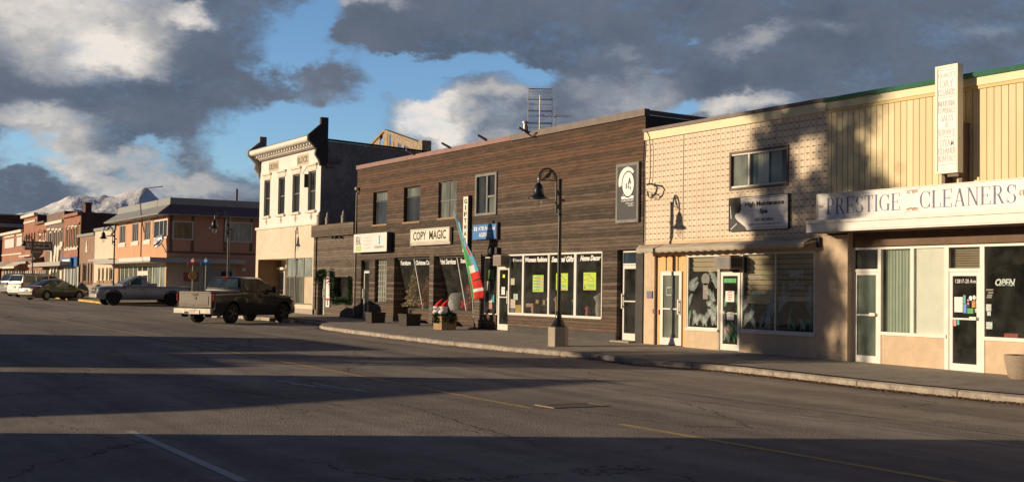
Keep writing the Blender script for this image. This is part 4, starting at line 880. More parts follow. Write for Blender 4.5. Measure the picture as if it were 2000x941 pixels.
flat(m2, rel(r, .2, .84, .385, .44), Y-.003, 0); m2.add([(r[0]+W*.28, Y-.003, r[2]+Hh*.485), (r[0]+W*.48, Y-.003, r[2]+Hh*.465), (r[0]+W*.3, Y-.003, r[2]+Hh*.46)], [(0,1,2)], 0)
m2.build('emblem', ['ink_white', 'sign_black'], t_)
letters(t_, [('GROUP', *rel(r, .2, .84, .34, .37), 0, .02), ('Design', *rel(r, .42, .86, .28, .32), 0, 0, .4), ('Studio', *rel(r, .54, .84, .245, .28), 0, 0, .4)], Y-.004, 'ink_white')
m2 = MB(); rd = random.Random(5)
for k in range(9): a = cx+rd.uniform(-.12, .10); b_ = cz+rd.uniform(-.16, .14); m2.add([(a, Y-.006-k*.0003, b_), (a+.05, Y-.006-k*.0003, b_-.05), (a+.06, Y-.006-k*.0003, b_+.02), (a+.02, Y-.006-k*.0003, b_+.07)], [(0,1,2,3)])
m2.build('glyph', 'ink_black', t_)

# --- rooftop things
Xp, Zp = onY(1062, 262, FY+3.0)
an = thing('grid_antenna', 'tall wire-grid television antenna on the roof edge of the dark building', 'antenna', (Xp, FY+3, DZ-.3))
Y = FY+3; xa = onY(1033, 220, Y)[0]; xb = onY(1077, 220, Y)[0]; zt_ = onY(1036, 180, Y)[1]; z1_ = onY(1036, 199, Y)[1]; z2_ = onY(1036, 245, Y)[1]; z3_ = onY(1036, 262, Y)[1]-.3
m2 = MB(); m2.tube([(xa+.02, Y-.12, zt_), (xa, Y, z1_), (xa, Y, z2_), (xa-.04, Y-.15, z3_)], .022, 6).tube([(xb-.02, Y-.12, zt_), (xb, Y, z1_), (xb, Y, z2_), (xb-.04, Y-.15, z3_)], .022, 6).tube([(xa+.02, Y-.12, zt_), (xb-.02, Y-.12, zt_)], .02, 6)
m2.build('frame', 'galv', an); m2 = MB(); n_ = 34
for k in range(1, n_):
    z = z3_+(zt_-z3_)*k/n_; y = Y-.12*max(0, (z-z1_)/(zt_-z1_)) if z > z1_ else (Y-.15*max(0, (z2_-z)/(z2_-z3_)) if z < z2_ else Y); dense = z > z1_-.05 or z < z2_+.05
    if dense or k % 4 == 0: m2.tube([(xa, y, z), (xb, y, z)], .006 if dense and k % 4 else .012, 4)
m2.build('grid', 'alu_dull', an); xm_ = (xa+xb)/2
MB().tube([(xm_-.02, Y-.08, DZ-.8), (xm_-.02, Y-.08, z1_+.15)], .035, 8).build('mast', 'galv', an)
m2 = MB()
for z in (z1_-.02, (z1_+z2_)/2, z2_): m2.tube([(xa, Y-.03, z), (xb, Y-.03, z)], .016, 5)
m2.tube([(xm_, Y-.08, z2_+.1), (xm_+.25, Y-.2, z2_+.2), (xm_+.1, Y-.3, z2_-.1)], .01, 5); m2.build('cross_bars', 'alu_dull', an)
for c_ in kids(an):
    me_ = c_.data; ca_, sa_ = .51, .86; pm_ = (xa+xb)/2
    for v_ in me_.vertices:
        dx_, dy_ = (v_.co.x-pm_)*.56, v_.co.y-Y; v_.co.x = pm_+dx_*ca_-dy_*sa_; v_.co.y = Y+dx_*sa_+dy_*ca_
Y = FY+3.3; ya_ = thing('rod_antenna', 'small rod antenna on a short pole right of the wire-grid antenna', 'antenna', (onY(1085, 250, Y)[0], Y, DZ-.4))
m2 = MB(); X, Z = onY(1085, 213, Y); m2.tube([(X, Y, DZ-.8), (X, Y, Z)], .022, 6); m2.build('mast', 'galv', ya_); m2 = MB()
Xa, Za = onY(1062, 225, Y); Xb, Zb = onY(1110, 229, Y); m2.tube([(Xa, Y-.3, Za), (Xb, Y+.1, Zb)], .014, 5)
for f in (.15, .4, .65, .85): m2.tube([(Xa+(Xb-Xa)*f, Y-.5, Za+(Zb-Za)*f-.05), (Xa+(Xb-Xa)*f+.06, Y+.4, Za+(Zb-Za)*f+.05)], .008, 4)
m2.tube([(X, Y, Z-.75), (X+.5, Y-.15, Z-.8)], .014, 5).tube([(X-.2, Y-.3, Z-.62), (X+.35, Y+.2, Z-.48)], .01, 4); m2.build('rods', 'alu_dull', ya_)
Y = FY+.6; X, Z = onY(1026, 240, Y); vp_ = MB(); vp_.lathe([(.07, -1.0), (.07, .06), (.11, .06), (.11, .12), (.0, .12)], (X, Y, Z-.08), 12)
tag(vp_.build('vent_pipe', 'galv', smooth=35), 'short metal vent pipe at the roof edge left of the antennas', 'vent')
m2 = MB(); px_ = [(1029, 240), (1031, 262), (1040, 268), (1048, 258)]; m2.tube([(*onY(a, b_, FY-.1)[:1], FY-.1, onY(a, b_, FY-.1)[1]) for a, b_ in px_], .02, 5); tag(m2.build('antenna_cable', 'black_metal', smooth=60), 'black cable looping over the roof edge under the antennas', 'cable')
# ================================================================== LOW WOOD INFILL
LX0, LX1 = onY(613, 520)[0], DX0-.005; LZ = onY(695, 434)[1]
lw_ = thing('wooden_shop', 'low one-storey shop of grey weathered boards between the pale block and the dark building', 'building', ((LX0+LX1)/2, FY, .4))
dL = RC(620.5, 633.5, 534, 617.5); wL = RC(650.5, 688, 541, 591); mb = MB()
wall(mb, LX0, LX1, -.3, LZ, FY, [(dL[0], dL[1], 0, dL[3], .3), (*wL, .3)], 0)
mb.quad((LX0, FY, LZ), (LX1, FY, LZ), (LX1, FY+20, LZ-.3), (LX0, FY+20, LZ-.3), 1).quad((LX0, FY+20, 0), (LX1, FY+20, 0), (LX1, FY+20, LZ-.3), (LX0, FY+20, LZ-.3), 1)
mb.build('wall', ['low_siding', 'roof_tar'], lw_)
MB().box(LX0-.06, LX1-.01, FY-.14, FY-.004, LZ-.52, LZ+.02).build('parapet_board', 'low_siding', lw_)
MB().box(LX0+.01, LX0+.28, FY-.03, FY-.004, 0, LZ-.53).box(LX1-.2, LX1-.01, FY-.03, FY-.004, 0, LZ-.53).build('corner_board', 'low_siding', lw_)
zb = gz(dL[0], 21)+.23
door(lw_, (dL[0]+.25, dL[1]-.02, zb, dL[3]), FY+.18, 'curtain_green', 'window_pale', .1, .5, 'l', .2, label='pale green glazed door wound with a garland')
MB().box(dL[0]+.001, dL[0]+.25, FY+.2, FY+.24, 0, dL[3]).build('door_frame', 'dark_trim', lw_)
window(lw_, wL, FY+.22, 'dark_trim', 'shop_glass', .05, label='small deep-set window with a fairy-lit tree inside')
room(lw_, wL[0], wL[1], wL[2]-.02, wL[3], FY+.305, 1.6, 'interior_dark')
for px in (624, 640, 671):
    X, Z = onY(px, 440, FY-.05); m2 = MB(); m2.lathe([(.10, 0), (.10, .25), (.13, .27), (.10, .3), (.05, .36), (.07, .42), (.05, .5), (.0, .56)] if px > 630 else [(.13, 0), (.13, .4), (.16, .42), (.11, .46), (.06, .56), (.0, .64)], (X, FY-.06, LZ+.022), 10)
    m2.build('finial', 'concrete', lw_, smooth=40)
m2 = MB()
for px in (648, 655, 664): X, Z = onY(px, 463, FY-.1); m2.box(X-.03, X+.1, FY-.16, FY-.004, Z-.05, Z+.03).tube([(X, FY-.1, Z), (X+.2, FY-.14, Z-.08)], .02)
m2.build('spot_lamps', 'plastic_black', lw_)
def garland(name, label, pts, r, n, seed, mats=('pine_green',), cat='garland', fluff=.1, group=None, taper=None):
    """needle-clump garland along a 3-D polyline"""
    rd_ = random.Random(seed); mb_ = MB(); P = [Vector(p) for p in pts]; ls = [(b_-a).length for a, b_ in zip(P, P[1:])]; tot = sum(ls)
    for i in range(n):
        d = rd_.random()*tot; k = 0
        while k < len(ls)-1 and d > ls[k]: d -= ls[k]; k += 1
        f = min(1, d/max(1e-6, ls[k])); c = P[k].lerp(P[k+1], f); rr = r*rd_.uniform(.3, 1)
        u = Vector((rd_.gauss(0, 1), rd_.gauss(0, 1), rd_.gauss(0, 1))).normalized(); c = c+u*rr*.7; v_ = u.orthogonal().normalized()*fluff*.25; e_n = c+u*fluff
        mb_.add([c-v_, c+v_, e_n], [(0,1,2)], rd_.randrange(len(mats)))
    return tag(mb_.build(name, list(mats)), label, cat, group)
gy = FY-.03
garland('garland', 'green garland over the pale door of the low shop', [(*onY(619, 550, gy)[:1], gy, onY(619, 550, gy)[1]), (onY(622, 533, gy)[0], gy, onY(622, 533, gy)[1]), (onY(634, 530, gy)[0], gy, onY(634, 530, gy)[1]), (onY(635, 541, gy)[0], gy, onY(635, 541, gy)[1])], .13, 700, 1)
garland('garland', 'thick green garland hanging left of and under the small window of the low shop', [(onY(650, 528, gy)[0], gy, onY(650, 528, gy)[1]), (onY(649, 560, gy)[0], gy, onY(649, 560, gy)[1]), (onY(652, 588, gy)[0], gy, onY(652, 588, gy)[1]), (onY(668, 590, gy)[0], gy, onY(668, 587, gy)[1]), (onY(686, 591, gy)[0], gy, onY(686, 589, gy)[1])], .2, 1900, 2)
garland('garland', 'green garland down the right side of the small window of the low shop', [(onY(684, 541, gy)[0], gy, onY(684, 541, gy)[1]), (onY(687, 588, gy)[0], gy, onY(687, 588, gy)[1])], .13, 700, 3)
def snowman_board():
    Y = FY-.06; x0, x1, z0, z1 = RC(636.5, 643.5, 546, 599, Y); t_ = thing('snowman_sign', 'tall white snowman board with dark red hat, scarf and boots by the low shop door', 'sign', ((x0+x1)/2, FY, z0))
    MB().box(x0, x1, Y, FY-.01, z0, z1).build('board', 'ink_white', t_); m2 = MB(); h = z1-z0; w_ = x1-x0
    m2.add([(x0-.04, Y-.004, z1-.16*h), (x1+.04, Y-.004, z1-.06*h), (x1+.03, Y-.004, z1+.02*h), (x0, Y-.004, z1-.10*h)], [(0,1,2,3)]); m2.quad((x0-.03, Y-.005, z0+.24*h), (x1+.03, Y-.005, z0+.24*h), (x1+.03, Y-.005, z0+.32*h), (x0-.03, Y-.005, z0+.32*h)); m2.quad((x0+w_*.35, Y-.006, z0+.06*h), (x0+w_*.65, Y-.006, z0+.06*h), (x0+w_*.65, Y-.006, z0+.24*h), (x0+w_*.35, Y-.006, z0+.24*h)); m2.build('hat_and_scarf', 'clothes_red', t_)
    m2 = MB(); 
    for a, b_ in ((.35, .72), (.65, .72), (.5, .66)): ell(m2, x0+w_*a, z0+h*b_, .02, .02, Y-.004, 0, 8)
    m2.build('face', 'ink_black', t_)
    MB().tube([(x0+.02, Y, z1-.05), (x0+.05, Y, z1+.13), (x1-.02, Y, z1+.1), (x1, Y, z1)], .015, 5).build('hanger', 'ink_white', t_)
snowman_board()
def xmas_tree(name, label, c, h, r, n, seed, mats, cat='Christmas tree'):
    rd_ = random.Random(seed); t_ = thing(name, label, cat, c); mb_ = MB()
    for i in range(n):
        f = rd_.random()**1.35; rr = r*(1-f)*(1+.18*math.sin(f*40))*rd_.uniform(.35, 1.0); a = rd_.uniform(0, 6.283); s_ = rd_.uniform(.03, .075)*(h/1.6)**.5
        p = Vector((c[0]+rr*math.cos(a), c[1]+rr*math.sin(a), c[2]+.08+f*(h-.08))); u = Vector((math.cos(a), math.sin(a), rd_.uniform(-.6, .4))).normalized(); v_ = Vector((-u.y, u.x, rd_.uniform(-.5, .5)))
        mb_.add([p-v_*s_*.5, p+v_*s_*.5, p+u*s_*1.4], [(0,1,2)], 0 if rd_.random() < .78 else 1)
    mb_.build('branches', [mats[0], mats[1]], t_); m2 = MB()
    for i in range(34):
        f = rd_.random(); a = rd_.uniform(0, 6.283); rr = r*(1-f)*.95; m2.sph((c[0]+rr*math.cos(a), c[1]+rr*math.sin(a), c[2]+.1+f*(h-.15)), .035, 6, 5)
    m2.build('baubles', mats[2], t_); MB().tube([(c[0], c[1], c[2]-.0), (c[0], c[1], c[2]+h*.9)], .02).build('trunk', 'planter_wood', t_); return t_
Y = FY+.75; X, _ = onY(676, 560, Y); xmas_tree('christmas_tree', 'small gold fairy-lit tree inside the window of the low shop', (X, Y, wL[2]), 1.1, .38, 1100, 4, ('gold_tinsel', 'ink_brown', 'gold_tinsel'))
# --- display contents behind the leaning glass
def dsp(px, py, dY): Y = FY+dY; X, Z = onY(px, py, Y); return (X, Y, Z)
c = dsp(812, 600, .74); xmas_tree('christmas_tree', 'tall champagne gold tinsel Christmas tree in the left leaning shop window', (c[0], c[1], zs1), c[2]*0+1.8, .5, 4200, 5, ('gold_tinsel', 'curtain_cream', 'gold_tinsel'))
c = dsp(835, 600, .80); xmas_tree('christmas_tree', 'smaller gold tinsel tree right of the tall one in the left leaning window', (c[0], c[1], zs1), 1.3, .36, 1500, 6, ('gold_tinsel', 'ink_brown', 'ink_red'))
garland('pine_bedding', 'strip of green pine along the sill of the left leaning window', [dsp(790, 600, .72)[:2]+(zs1+.03,), dsp(838, 602, .72)[:2]+(zs1+.03,)], .1, 900, 8)
c = dsp(826, 522, 1.5); X, Y, Z = c; m2 = MB().prism([(X-.16, Z-.35), (X+.16, Z-.35), (X+.16, Z), (X, Z+.2), (X-.16, Z)], 'y', Y, Y+.05); tag(m2.build('hanging_house', 'interior_grey'), 'grey house-shaped ornament hanging above the small gold tree', 'ornament')
m2 = MB(); c = dsp(823, 598, .85); m2.sph((c[0]-.1, c[1], zs1+.12), .11, 10, 8); tag(m2.build('bauble', 'sign_cyan', smooth=60), 'pale blue bauble on the sill beside the tall gold tree', 'ornament')
# second display: gnome basket
c = dsp(898, 590, .95); m2 = MB(); m2.lathe([(.0, 0), (.42, 0), (.5, .2), (.47, .5), (.40, .62), (.2, .66), (0, .64)], (c[0], c[1], zs2), 16)
tag(m2.build('fur_basket', 'grey_felt', smooth=60), 'big grey furry basket in the right leaning window', 'basket')
rd = random.Random(4); m2 = MB(); c = dsp(912, 600, .85)
for k in range(22): m2.sph((c[0]+rd.uniform(-.28, .28), c[1]+rd.uniform(-.1, .15), zs2+.08+rd.uniform(0, .22)), rd.uniform(.05, .09), 8, 6)
tag(m2.build('red_baubles', 'red_felt', smooth=60), 'heap of red baubles at the right end of the right leaning window', 'baubles')
c = dsp(906, 568, 1.1); garland('tinsel_garland', 'red and white tinsel garland draped behind the grey fur basket', [dsp(862, 582, 1.3), dsp(880, 578, 1.3), dsp(893, 572, 1.3), dsp(905, 560, 1.2), dsp(920, 568, 1.0), dsp(924, 585, .9)], .14, 1500, 9, ('red_felt', 'ink_white', 'red_felt'))
c = dsp(888, 560, 1.7); m2 = MB(); m2.lathe([(.38, 0), (.40, .5), (.22, 1.15), (.26, 1.45), (.10, 1.6), (.1, 1.75), (0, 1.8)], (c[0], c[1], zs2+.15), 14); tag(m2.build('dress_form', 'planter_wood', smooth=60), 'brown draped dress form at the back of the right leaning window', 'dress form')
Y = FY+.95; X, _ = onY(872, 560, Y); xmas_tree('christmas_tree', 'thin dark green tree with gold bits behind the gnomes in the right leaning window', (X, Y, zs2), 1.2, .25, 700, 16, ('pine_green', 'gold_tinsel', 'gold_tinsel'))

# --- planters on the pavement
def sw_z(X, Y=20.0): return gz(X, Y)+.138+max(0, min(1, (Y-17)/3.9))*.09
def tub(px, label, mat_, w=.62, h=.42, Yc=19.9, name='planter'):
    X = onY(px, 620, Yc)[0]; z = sw_z(X, Yc); t_ = thing(name, label, 'planter', (X, Yc, z), 'wooden planters along the dark building')
    m2 = MB(); a, b_ = w*.47, w*.5; d, e = .28, .30
    m2.add([(X-a, Yc-d, z), (X+a, Yc-d, z), (X+a, Yc+d, z), (X-a, Yc+d, z), (X-b_, Yc-e, z+h), (X+b_, Yc-e, z+h), (X+b_, Yc+e, z+h), (X-b_, Yc+e, z+h)], [(0,3,2,1),(0,1,5,4),(1,2,6,5),(2,3,7,6),(3,0,4,7)])
    m2.box(X-b_-.015, X+b_+.015, Yc-e-.015, Yc-e+.03, z+h-.05, z+h+.01).box(X-b_-.015, X+b_+.015, Yc+e-.03, Yc+e+.015, z+h-.05, z+h+.01).box(X-b_-.014, X-b_+.03, Yc-e+.03, Yc+e-.03, z+h-.05, z+h+.01).box(X+b_-.03, X+b_+.014, Yc-e+.03, Yc+e-.03, z+h-.05, z+h+.01)
    m2.build('tub', mat_, t_, bevel=.008); MB().quad((X-b_+.02, Yc-e+.02, z+h-.04), (X+b_-.02, Yc-e+.02, z+h-.04), (X+b_-.02, Yc+e-.02, z+h-.04), (X-b_+.02, Yc+e-.02, z+h-.04)).build('soil', 'soil', t_)
    return t_, X, Yc, z+h
t_, X, Yc, zt_ = tub(733, 'empty dark wooden planter beside the glass block window', 'planter_dark', .60, .40, 19.75)
t_, X, Yc, zt_ = tub(800, 'brown wooden planter with a bare stem in front of the left leaning window', 'planter_dark', .70, .42, 19.9)
m2 = MB(); rd = random.Random(8)
for k in range(14): a = rd.uniform(0, 6.3); m2.tube([(X, Yc, zt_-.04), (X+.1*math.cos(a), Yc+.1*math.sin(a), zt_+.15), (X+.25*math.cos(a), Yc+.2*math.sin(a), zt_+rd.uniform(.05, .3))], [.012, .008, .003], 4)
m2.build('stems', 'planter_dark', t_)
t_, X, Yc, zt_ = tub(869, 'light wooden planter holding greenery and two felt gnomes in red hats', 'planter_wood', .66, .46, 19.6)
rd = random.Random(21); mb = MB()
for i in range(1700):
    a = rd.uniform(0, 6.3); rr = rd.random()**.5; p = Vector((X+.42*rr*math.cos(a), Yc+.34*rr*math.sin(a), zt_+rd.uniform(-.12, .2)-.12*rr)); u = Vector((math.cos(a)*rr, math.sin(a)*rr, rd.uniform(-.3, .9))).normalized()*.12; v_ = u.orthogonal().normalized()*.022
    mb.add([p-v_, p+v_, p+u], [(0,1,2)])
mb.build('greenery', 'pine_green', t_)
for k, (dx, lean, lab) in enumerate(((-.24, -.28, 'left felt gnome with white beard and leaning red hat in the light planter'), (.13, .10, 'right felt gnome with fuller white beard and red hat in the light planter'))):
    g2 = thing('gnome', lab, 'gnome', (X+dx, Yc-.12, zt_+.02), 'felt gnomes in the planter'); m2 = MB(); bx, by, bz = X+dx, Yc-.14, zt_+.02
    m2.lathe([(0, 0), (.15, .03), (.19, .16), (.17, .32), (.13, .44), (.08, .52), (0, .55)], (bx, by, bz), 14)
    for i, v_ in enumerate(m2.v): m2.v[i] = (v_[0]+(v_[2]-bz)*lean*.6+.012*math.sin(v_[2]*60+v_[0]*50), v_[1]-(.06 if v_[2]-bz < .3 and v_[1] < by else 0), v_[2])
    gk = .78
    m2.v = [(bx+(q_[0]-bx)*gk, by+(q_[1]-by)*gk, bz+(q_[2]-bz)*gk*.85) for q_ in m2.v]; m2.build('beard', 'snow_white_felt', g2, smooth=70); m2 = MB(); hx = bx+.3*lean
    m2.tube([(hx, by, bz+.27), (hx+.04, by+.02, bz+.38), (hx+.11, by+.06, bz+.48), (hx+.19, by+.10, bz+.58)], [.12, .09, .05, .012], 12); m2.build('hat', 'red_felt', g2, smooth=60)
    m2 = MB(); m2.lathe([(.115, 0), (.145, .02), (.14, .06), (.11, .07)], (hx, by, bz+.25), 14); m2.build('hat_brim', 'snow_white_felt', g2, smooth=60)
    MB().sph((bx, by-.16, bz+.23), .035, 8, 6).build('nose', 'peach_stucco', g2, smooth=60)

# --- feather flag
def flag():
    # tip and foot found from flag and shadow together: the pole leans out over the walk
    Xs, Zs = onY(963, 431)
    best = None
    for i in range(5, 300):
        d = i*.01; X = Xs-.5*d; Y = FY-d; Z = Zs+d*1.118*math.tan(SUN_EL); v = Vector((X, Y, Z-H_EYE)); px = 1000+FPX*v.dot(cR)/v.dot(cf); py = 470.5-FPX*v.dot(cU)/v.dot(cf)
        e_ = abs(px-888)
        if best is None or e_ < best[0]: best = (e_, X, Y, Z, py)
    _, Xt, Yt, Zt, py = best
    Yb = FY-.25; Xb, Zb = onY(924, 585, Yb)
    t_ = thing('feather_flag', 'leaning holiday feather flag printed with a red Santa on blue and green', 'flag', (Xb, Yb, Zb))
    n = 26; A = Vector((Xt, Yt, Zt)); B = Vector((Xb, Yb, Zb)); L = []; Rr = []
    Xr, Zr = onY(937, 588, Yb+.12)
    for i in range(n+1):
        f = i/n; p = A.lerp(B, f)+Vector((0, .05*math.sin(f*3.1), 0)); wd = .03+.60*min(1, f*3.6)**.7
        if f > .93: wd *= 1-(f-.93)*3
        tw = min(1, max(0, (f-.25)/.45)); q = p+Vector((wd*(.80+.14*tw), wd*(-.36+.58*tw)+.03*math.sin(f*14), .16*wd+.02*math.sin(f*11))); L.append(p); Rr.append(q)
    mb_ = MB(); K = 8
    def cm(f, g):
        if f < .14: return 3 if (g > .3 and f > .05) else 0
        if f > .62 and g > .12:
            if .62 < f < .70: return 4 if g < .65 else 0
            if .88 < f < .925: return 4
            if .78 < f < .80 and g > .2: return 5
            return 2
        if f > .22 and g < .42-.2*max(0, f-.4): return 1
        if .40 < f < .50 and .45 < g < .75: return 2
        if .3 < f < .62 and .55 < g < .68 and int(f*60) % 3 == 0: return 2
        return 3 if (f < .35 and .5 < g < .62) else 0
    vs = []; N2 = 60
    for i in range(N2+1):
        f = i/N2; k = min(n-1, int(f*n)); h_ = f*n-k; a = L[k].lerp(L[k+1], h_); b_ = Rr[k].lerp(Rr[k+1], h_)
        for j in range(K+1): g = j/K; p = a.lerp(b_, g); vs.append((p.x, p.y+.02*math.sin(g*6+f*9), p.z))
    for i in range(N2):
        for j in range(K):
            mb_.m.append(cm((i+.5)/N2, (j+.5)/K)); mb_.f.append((i*(K+1)+j, i*(K+1)+j+1, (i+1)*(K+1)+j+1, (i+1)*(K+1)+j))
    mb_.v = vs
    o = mb_.build('banner', ['flag_blue', 'flag_green', 'flag_red', 'flag_navy', 'ink_white', 'ink_black'], t_, smooth=60)
    so_ = o.modifiers.new('thick', 'SOLIDIFY'); so_.thickness = .006
    MB().tube([A+Vector((0, -.01, .06))]+[q+Vector((-.012, -.01, 0)) for q in L]+[B+Vector((.02, .0, -.35)), (Xb+.05, Yb+.05, sw_z(Xb)+.0)], [.012]*(n+2)+[.018, .02], 8).build('pole', 'sign_cream', t_)
    MB().lathe([(0, .0), (.22, .0), (.22, .03), (.03, .06), (.03, .2), (0, .2)], (Xb+.05, Yb+.05, sw_z(Xb, FY-.2)), 14).build('base', 'plastic_black', t_)
flag()

# ================================================================== BLOCK BUILDING (cream, two storeys, cornice)
BX0, BX1 = onY(500.5, 470)[0], onY(620, 470)[0]; LXa = BX1
bb = thing('brick_block', 'tall cream two-storey block with bracketed cornice and four narrow upper windows', 'building', ((BX0+BX1)/2, FY, .5))
belt = onY(560, 443)[1]; UX0, UX1 = onY(505, 400)[0], onY(623.5, 370)[0]; UY = FY+.06
wz1 = onY(596.5, 336)[1]; wz0 = onY(596.5, 412)[1]; ctop = onY(607.6, 271)[1]; BT = onY(634, 271.5)[1]
uw = [(onY(a, 380)[0], onY(b_, 380)[0]) for a, b_ in ((513.5, 525.3), (541, 554), (568.5, 583), (599, 614))]
mb = MB(); wall(mb, UX0, UX1, belt, BT-.02, UY, [(a, b_, wz0, wz1, .2) for a, b_ in uw], 0)
ent = (onY(503.5, 540)[0], onY(546, 540)[0]); wdw = RC(558, 609.7, 505, 593); ez = onY(503.5, 507)[1]
wall(mb, BX0, BX1, -.3, belt, FY, [(ent[0], wdw[1], 0, ez, .001)], 1)
mb.build('wall', ['block_upper', 'cream_stucco'], bb)
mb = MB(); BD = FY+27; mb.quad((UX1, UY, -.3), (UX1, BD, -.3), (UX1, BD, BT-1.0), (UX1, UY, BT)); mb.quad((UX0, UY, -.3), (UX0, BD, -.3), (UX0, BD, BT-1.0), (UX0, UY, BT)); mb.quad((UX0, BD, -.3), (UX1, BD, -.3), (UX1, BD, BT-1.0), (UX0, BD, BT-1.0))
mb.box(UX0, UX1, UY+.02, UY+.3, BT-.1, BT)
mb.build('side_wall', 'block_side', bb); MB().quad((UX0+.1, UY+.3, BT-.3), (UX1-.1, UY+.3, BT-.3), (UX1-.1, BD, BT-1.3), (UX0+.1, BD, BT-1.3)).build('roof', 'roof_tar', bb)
mb = MB(); mb.add([(UX1-.04, UY+.3, BT), (UX1+.05, UY+.3, BT), (UX1+.05, BD, BT-1.0), (UX1-.04, BD, BT-1.0), (UX1-.04, UY+.3, BT+.09), (UX1+.05, UY+.3, BT+.09), (UX1+.05, BD, BT-.91), (UX1-.04, BD, BT-.91)], [(0,3,2,1),(4,5,6,7),(0,1,5,4),(1,2,6,5),(2,3,7,6),(3,0,4,7)]); mb.build('roof_flashing', 'dark_trim', bb)
MB().box(BX0-.02, BX1+.02, FY-.07, FY-.002, belt-.02, belt+.10).box(BX0-.01, BX1+.01, FY-.002, UY-.002, belt-.0, belt+.04).build('string_course', 'block_upper', bb)
# cornice
CY = UY-.62; Cx0, Cx1 = UX0-.22, UX1+.03; cz = ctop
mb = MB(); mb.prism([(UY, cz-.42), (UY-.16, cz-.42), (UY-.30, cz-.24), (CY+.06, cz-.22), (CY, cz-.16), (CY, cz), (UY-.05, cz+.17), (UY, cz+.17)], 'x', Cx0, Cx1, 0)
mb.build('cornice', 'block_upper', bb); mb = MB()
nb = 23
for k in range(nb):
    X = Cx0+.25+(Cx1-Cx0-.5)*k/(nb-1); MB().box(X-.05, X+.05, UY-.36, UY-.17, cz-.36, cz-.245).build('bracket', 'block_upper', bb)
mb = MB(); mb.box(Cx0, Cx1, UY-.14, UY-.0, cz-.50, cz-.43); mb.add([(Cx0-.02, CY-.01, cz+.002), (Cx1+.02, CY-.01, cz+.002), (Cx1+.02, UY-.04, cz+.175), (Cx0-.02, UY-.04, cz+.175), (Cx0-.02, CY-.01, cz+.03), (Cx1+.02, CY-.01, cz+.03), (Cx1+.02, UY-.04, cz+.20), (Cx0-.02, UY-.04, cz+.20)], [(0,3,2,1),(4,5,6,7),(0,1,5,4),(1,2,6,5),(2,3,7,6),(3,0,4,7)]); mb.build('cornice_cap', 'brown_flash', bb)
for X, h in ((Cx0+.12, .42), (Cx1-.06, .48)):
    mb = MB(); pz = cz+.1
    mb.prism([(UY+.3, cz-1.3), (UY-.05, cz-1.35), (UY-.12, cz-1.1), (UY-.30, cz-.85), (UY-.26, cz-.6), (UY-.5, cz-.35), (CY-.05, cz-.2), (CY-.05, cz+.02), (UY-.06, cz+.38+h*.4), (UY-.06, cz+.4+h), (UY+.3, cz+.4+h)], 'x', X-.09, X+.09)
    mb.build('console', 'dark_trim' if X > UX1-1 else 'block_side', bb)
for (a, b_) in uw:
    w2 = (a, b_, wz0, wz1); o = window(bb, w2, UY+.12, 'grey_frame', 'window_dark', .06, mz=(.5,))
    MB().box(a-.16, b_+.16, UY-.10, UY-.002, wz1+.24, wz1+.34).box(a-.1, b_+.1, UY-.03, UY-.002, wz1+.03, wz1+.24).build('hood_mould', 'stone_trim', bb)
    MB().box(a-.12, b_+.12, UY-.10, UY+.1, wz0-.11, wz0).build('sill', 'stone_trim', bb)
    m2 = MB(); cx = (a+b_)/2; z = (wz0+belt)/2+.05; m2.add([(cx-.16, UY-.008, z), (cx, UY-.008, z-.2), (cx+.16, UY-.008, z), (cx, UY-.008, z+.2)], [(0,1,2,3)]); m2.build('diamond_tile', 'concrete', bb)
for s, px0, px1, yt, yb in (('OLIVA', 526, 543.5, 321, 333), ('BLOCK', 581.5, 602, 308, 321)):
    x0, x1, z0, z1 = RC(px0, px1, yt, yb, UY); MB().quad((x0-.08, UY-.004, z0-.1), (x1+.08, UY-.004, z0-.1), (x1+.08, UY-.004, z1+.1), (x0-.08, UY-.004, z1+.1)).build('name_tablet', 'tan_panel', bb)
    letters(bb, [(s, x0, x1, z0, z1, 0, .03)], UY-.012, 'grey_frame', 'carved_name')
x0, x1, z0, z1 = RC(590, 594.5, 340, 366, UY-.3); bx_ = thing('blade_sign', 'small dark blade sign between the two right upper windows of the cream block', 'sign', (x0, UY, z0))
MB().box(x0+.1, x0+.16, UY-.24, UY-.05, z0, z1).build('board', 'dark_trim', bx_); MB().box(x0-.1, x0+.07, UY-.05, UY-.003, z0+.2, z1-.3).build('face', 'tan_panel', bx_); MB().tube([(x0+.05, UY-.3, z1), (x0-.25, UY, z1+.35)], .012).build('stay', 'black_metal', bx_)
m2 = MB(); P = onY(648, 302, FY)
yy_, zz_ = onX(645, 318, UX1+.02); 
m2.box(UX1+.005, UX1+.14, yy_-.15, yy_+.5, zz_-.0, zz_+.18); m2.box(UX1+.005, UX1+.12, yy_-.2, yy_+.1, zz_-.25, zz_-.03); m2.build('wall_bracket', 'rust_metal', bb)
# ground floor: recessed entry on the left, shop window on the right
ED = 1.25; mb = MB(); bz = gz(ent[0], 21)+.2
mb.quad((ent[0], FY, 0), (ent[0], FY+ED, 0), (ent[0], FY+ED, ez), (ent[0], FY, ez), 0); mb.quad((ent[0], FY, ez-.001), (wdw[0], FY, ez-.001), (wdw[0], FY+ED, ez-.001), (ent[0], FY+ED, ez-.001), 1)
mb.quad((wdw[0], FY+.02, 0), (wdw[0], FY+ED, 0), (wdw[0], FY+ED, ez), (wdw[0], FY+.02, ez), 1); mb.quad((ent[0], FY, bz), (wdw[0], FY, bz), (wdw[0], FY+ED, bz), (ent[0], FY+ED, bz), 2)
mb.quad((ent[0], FY+ED, 0), (wdw[0], FY+ED, 0), (wdw[0], FY+ED, ez), (ent[0], FY+ED, ez), 1)
mb.build('entry_recess', ['soffit_brown', 'cream_stucco', 'paving'], bb)
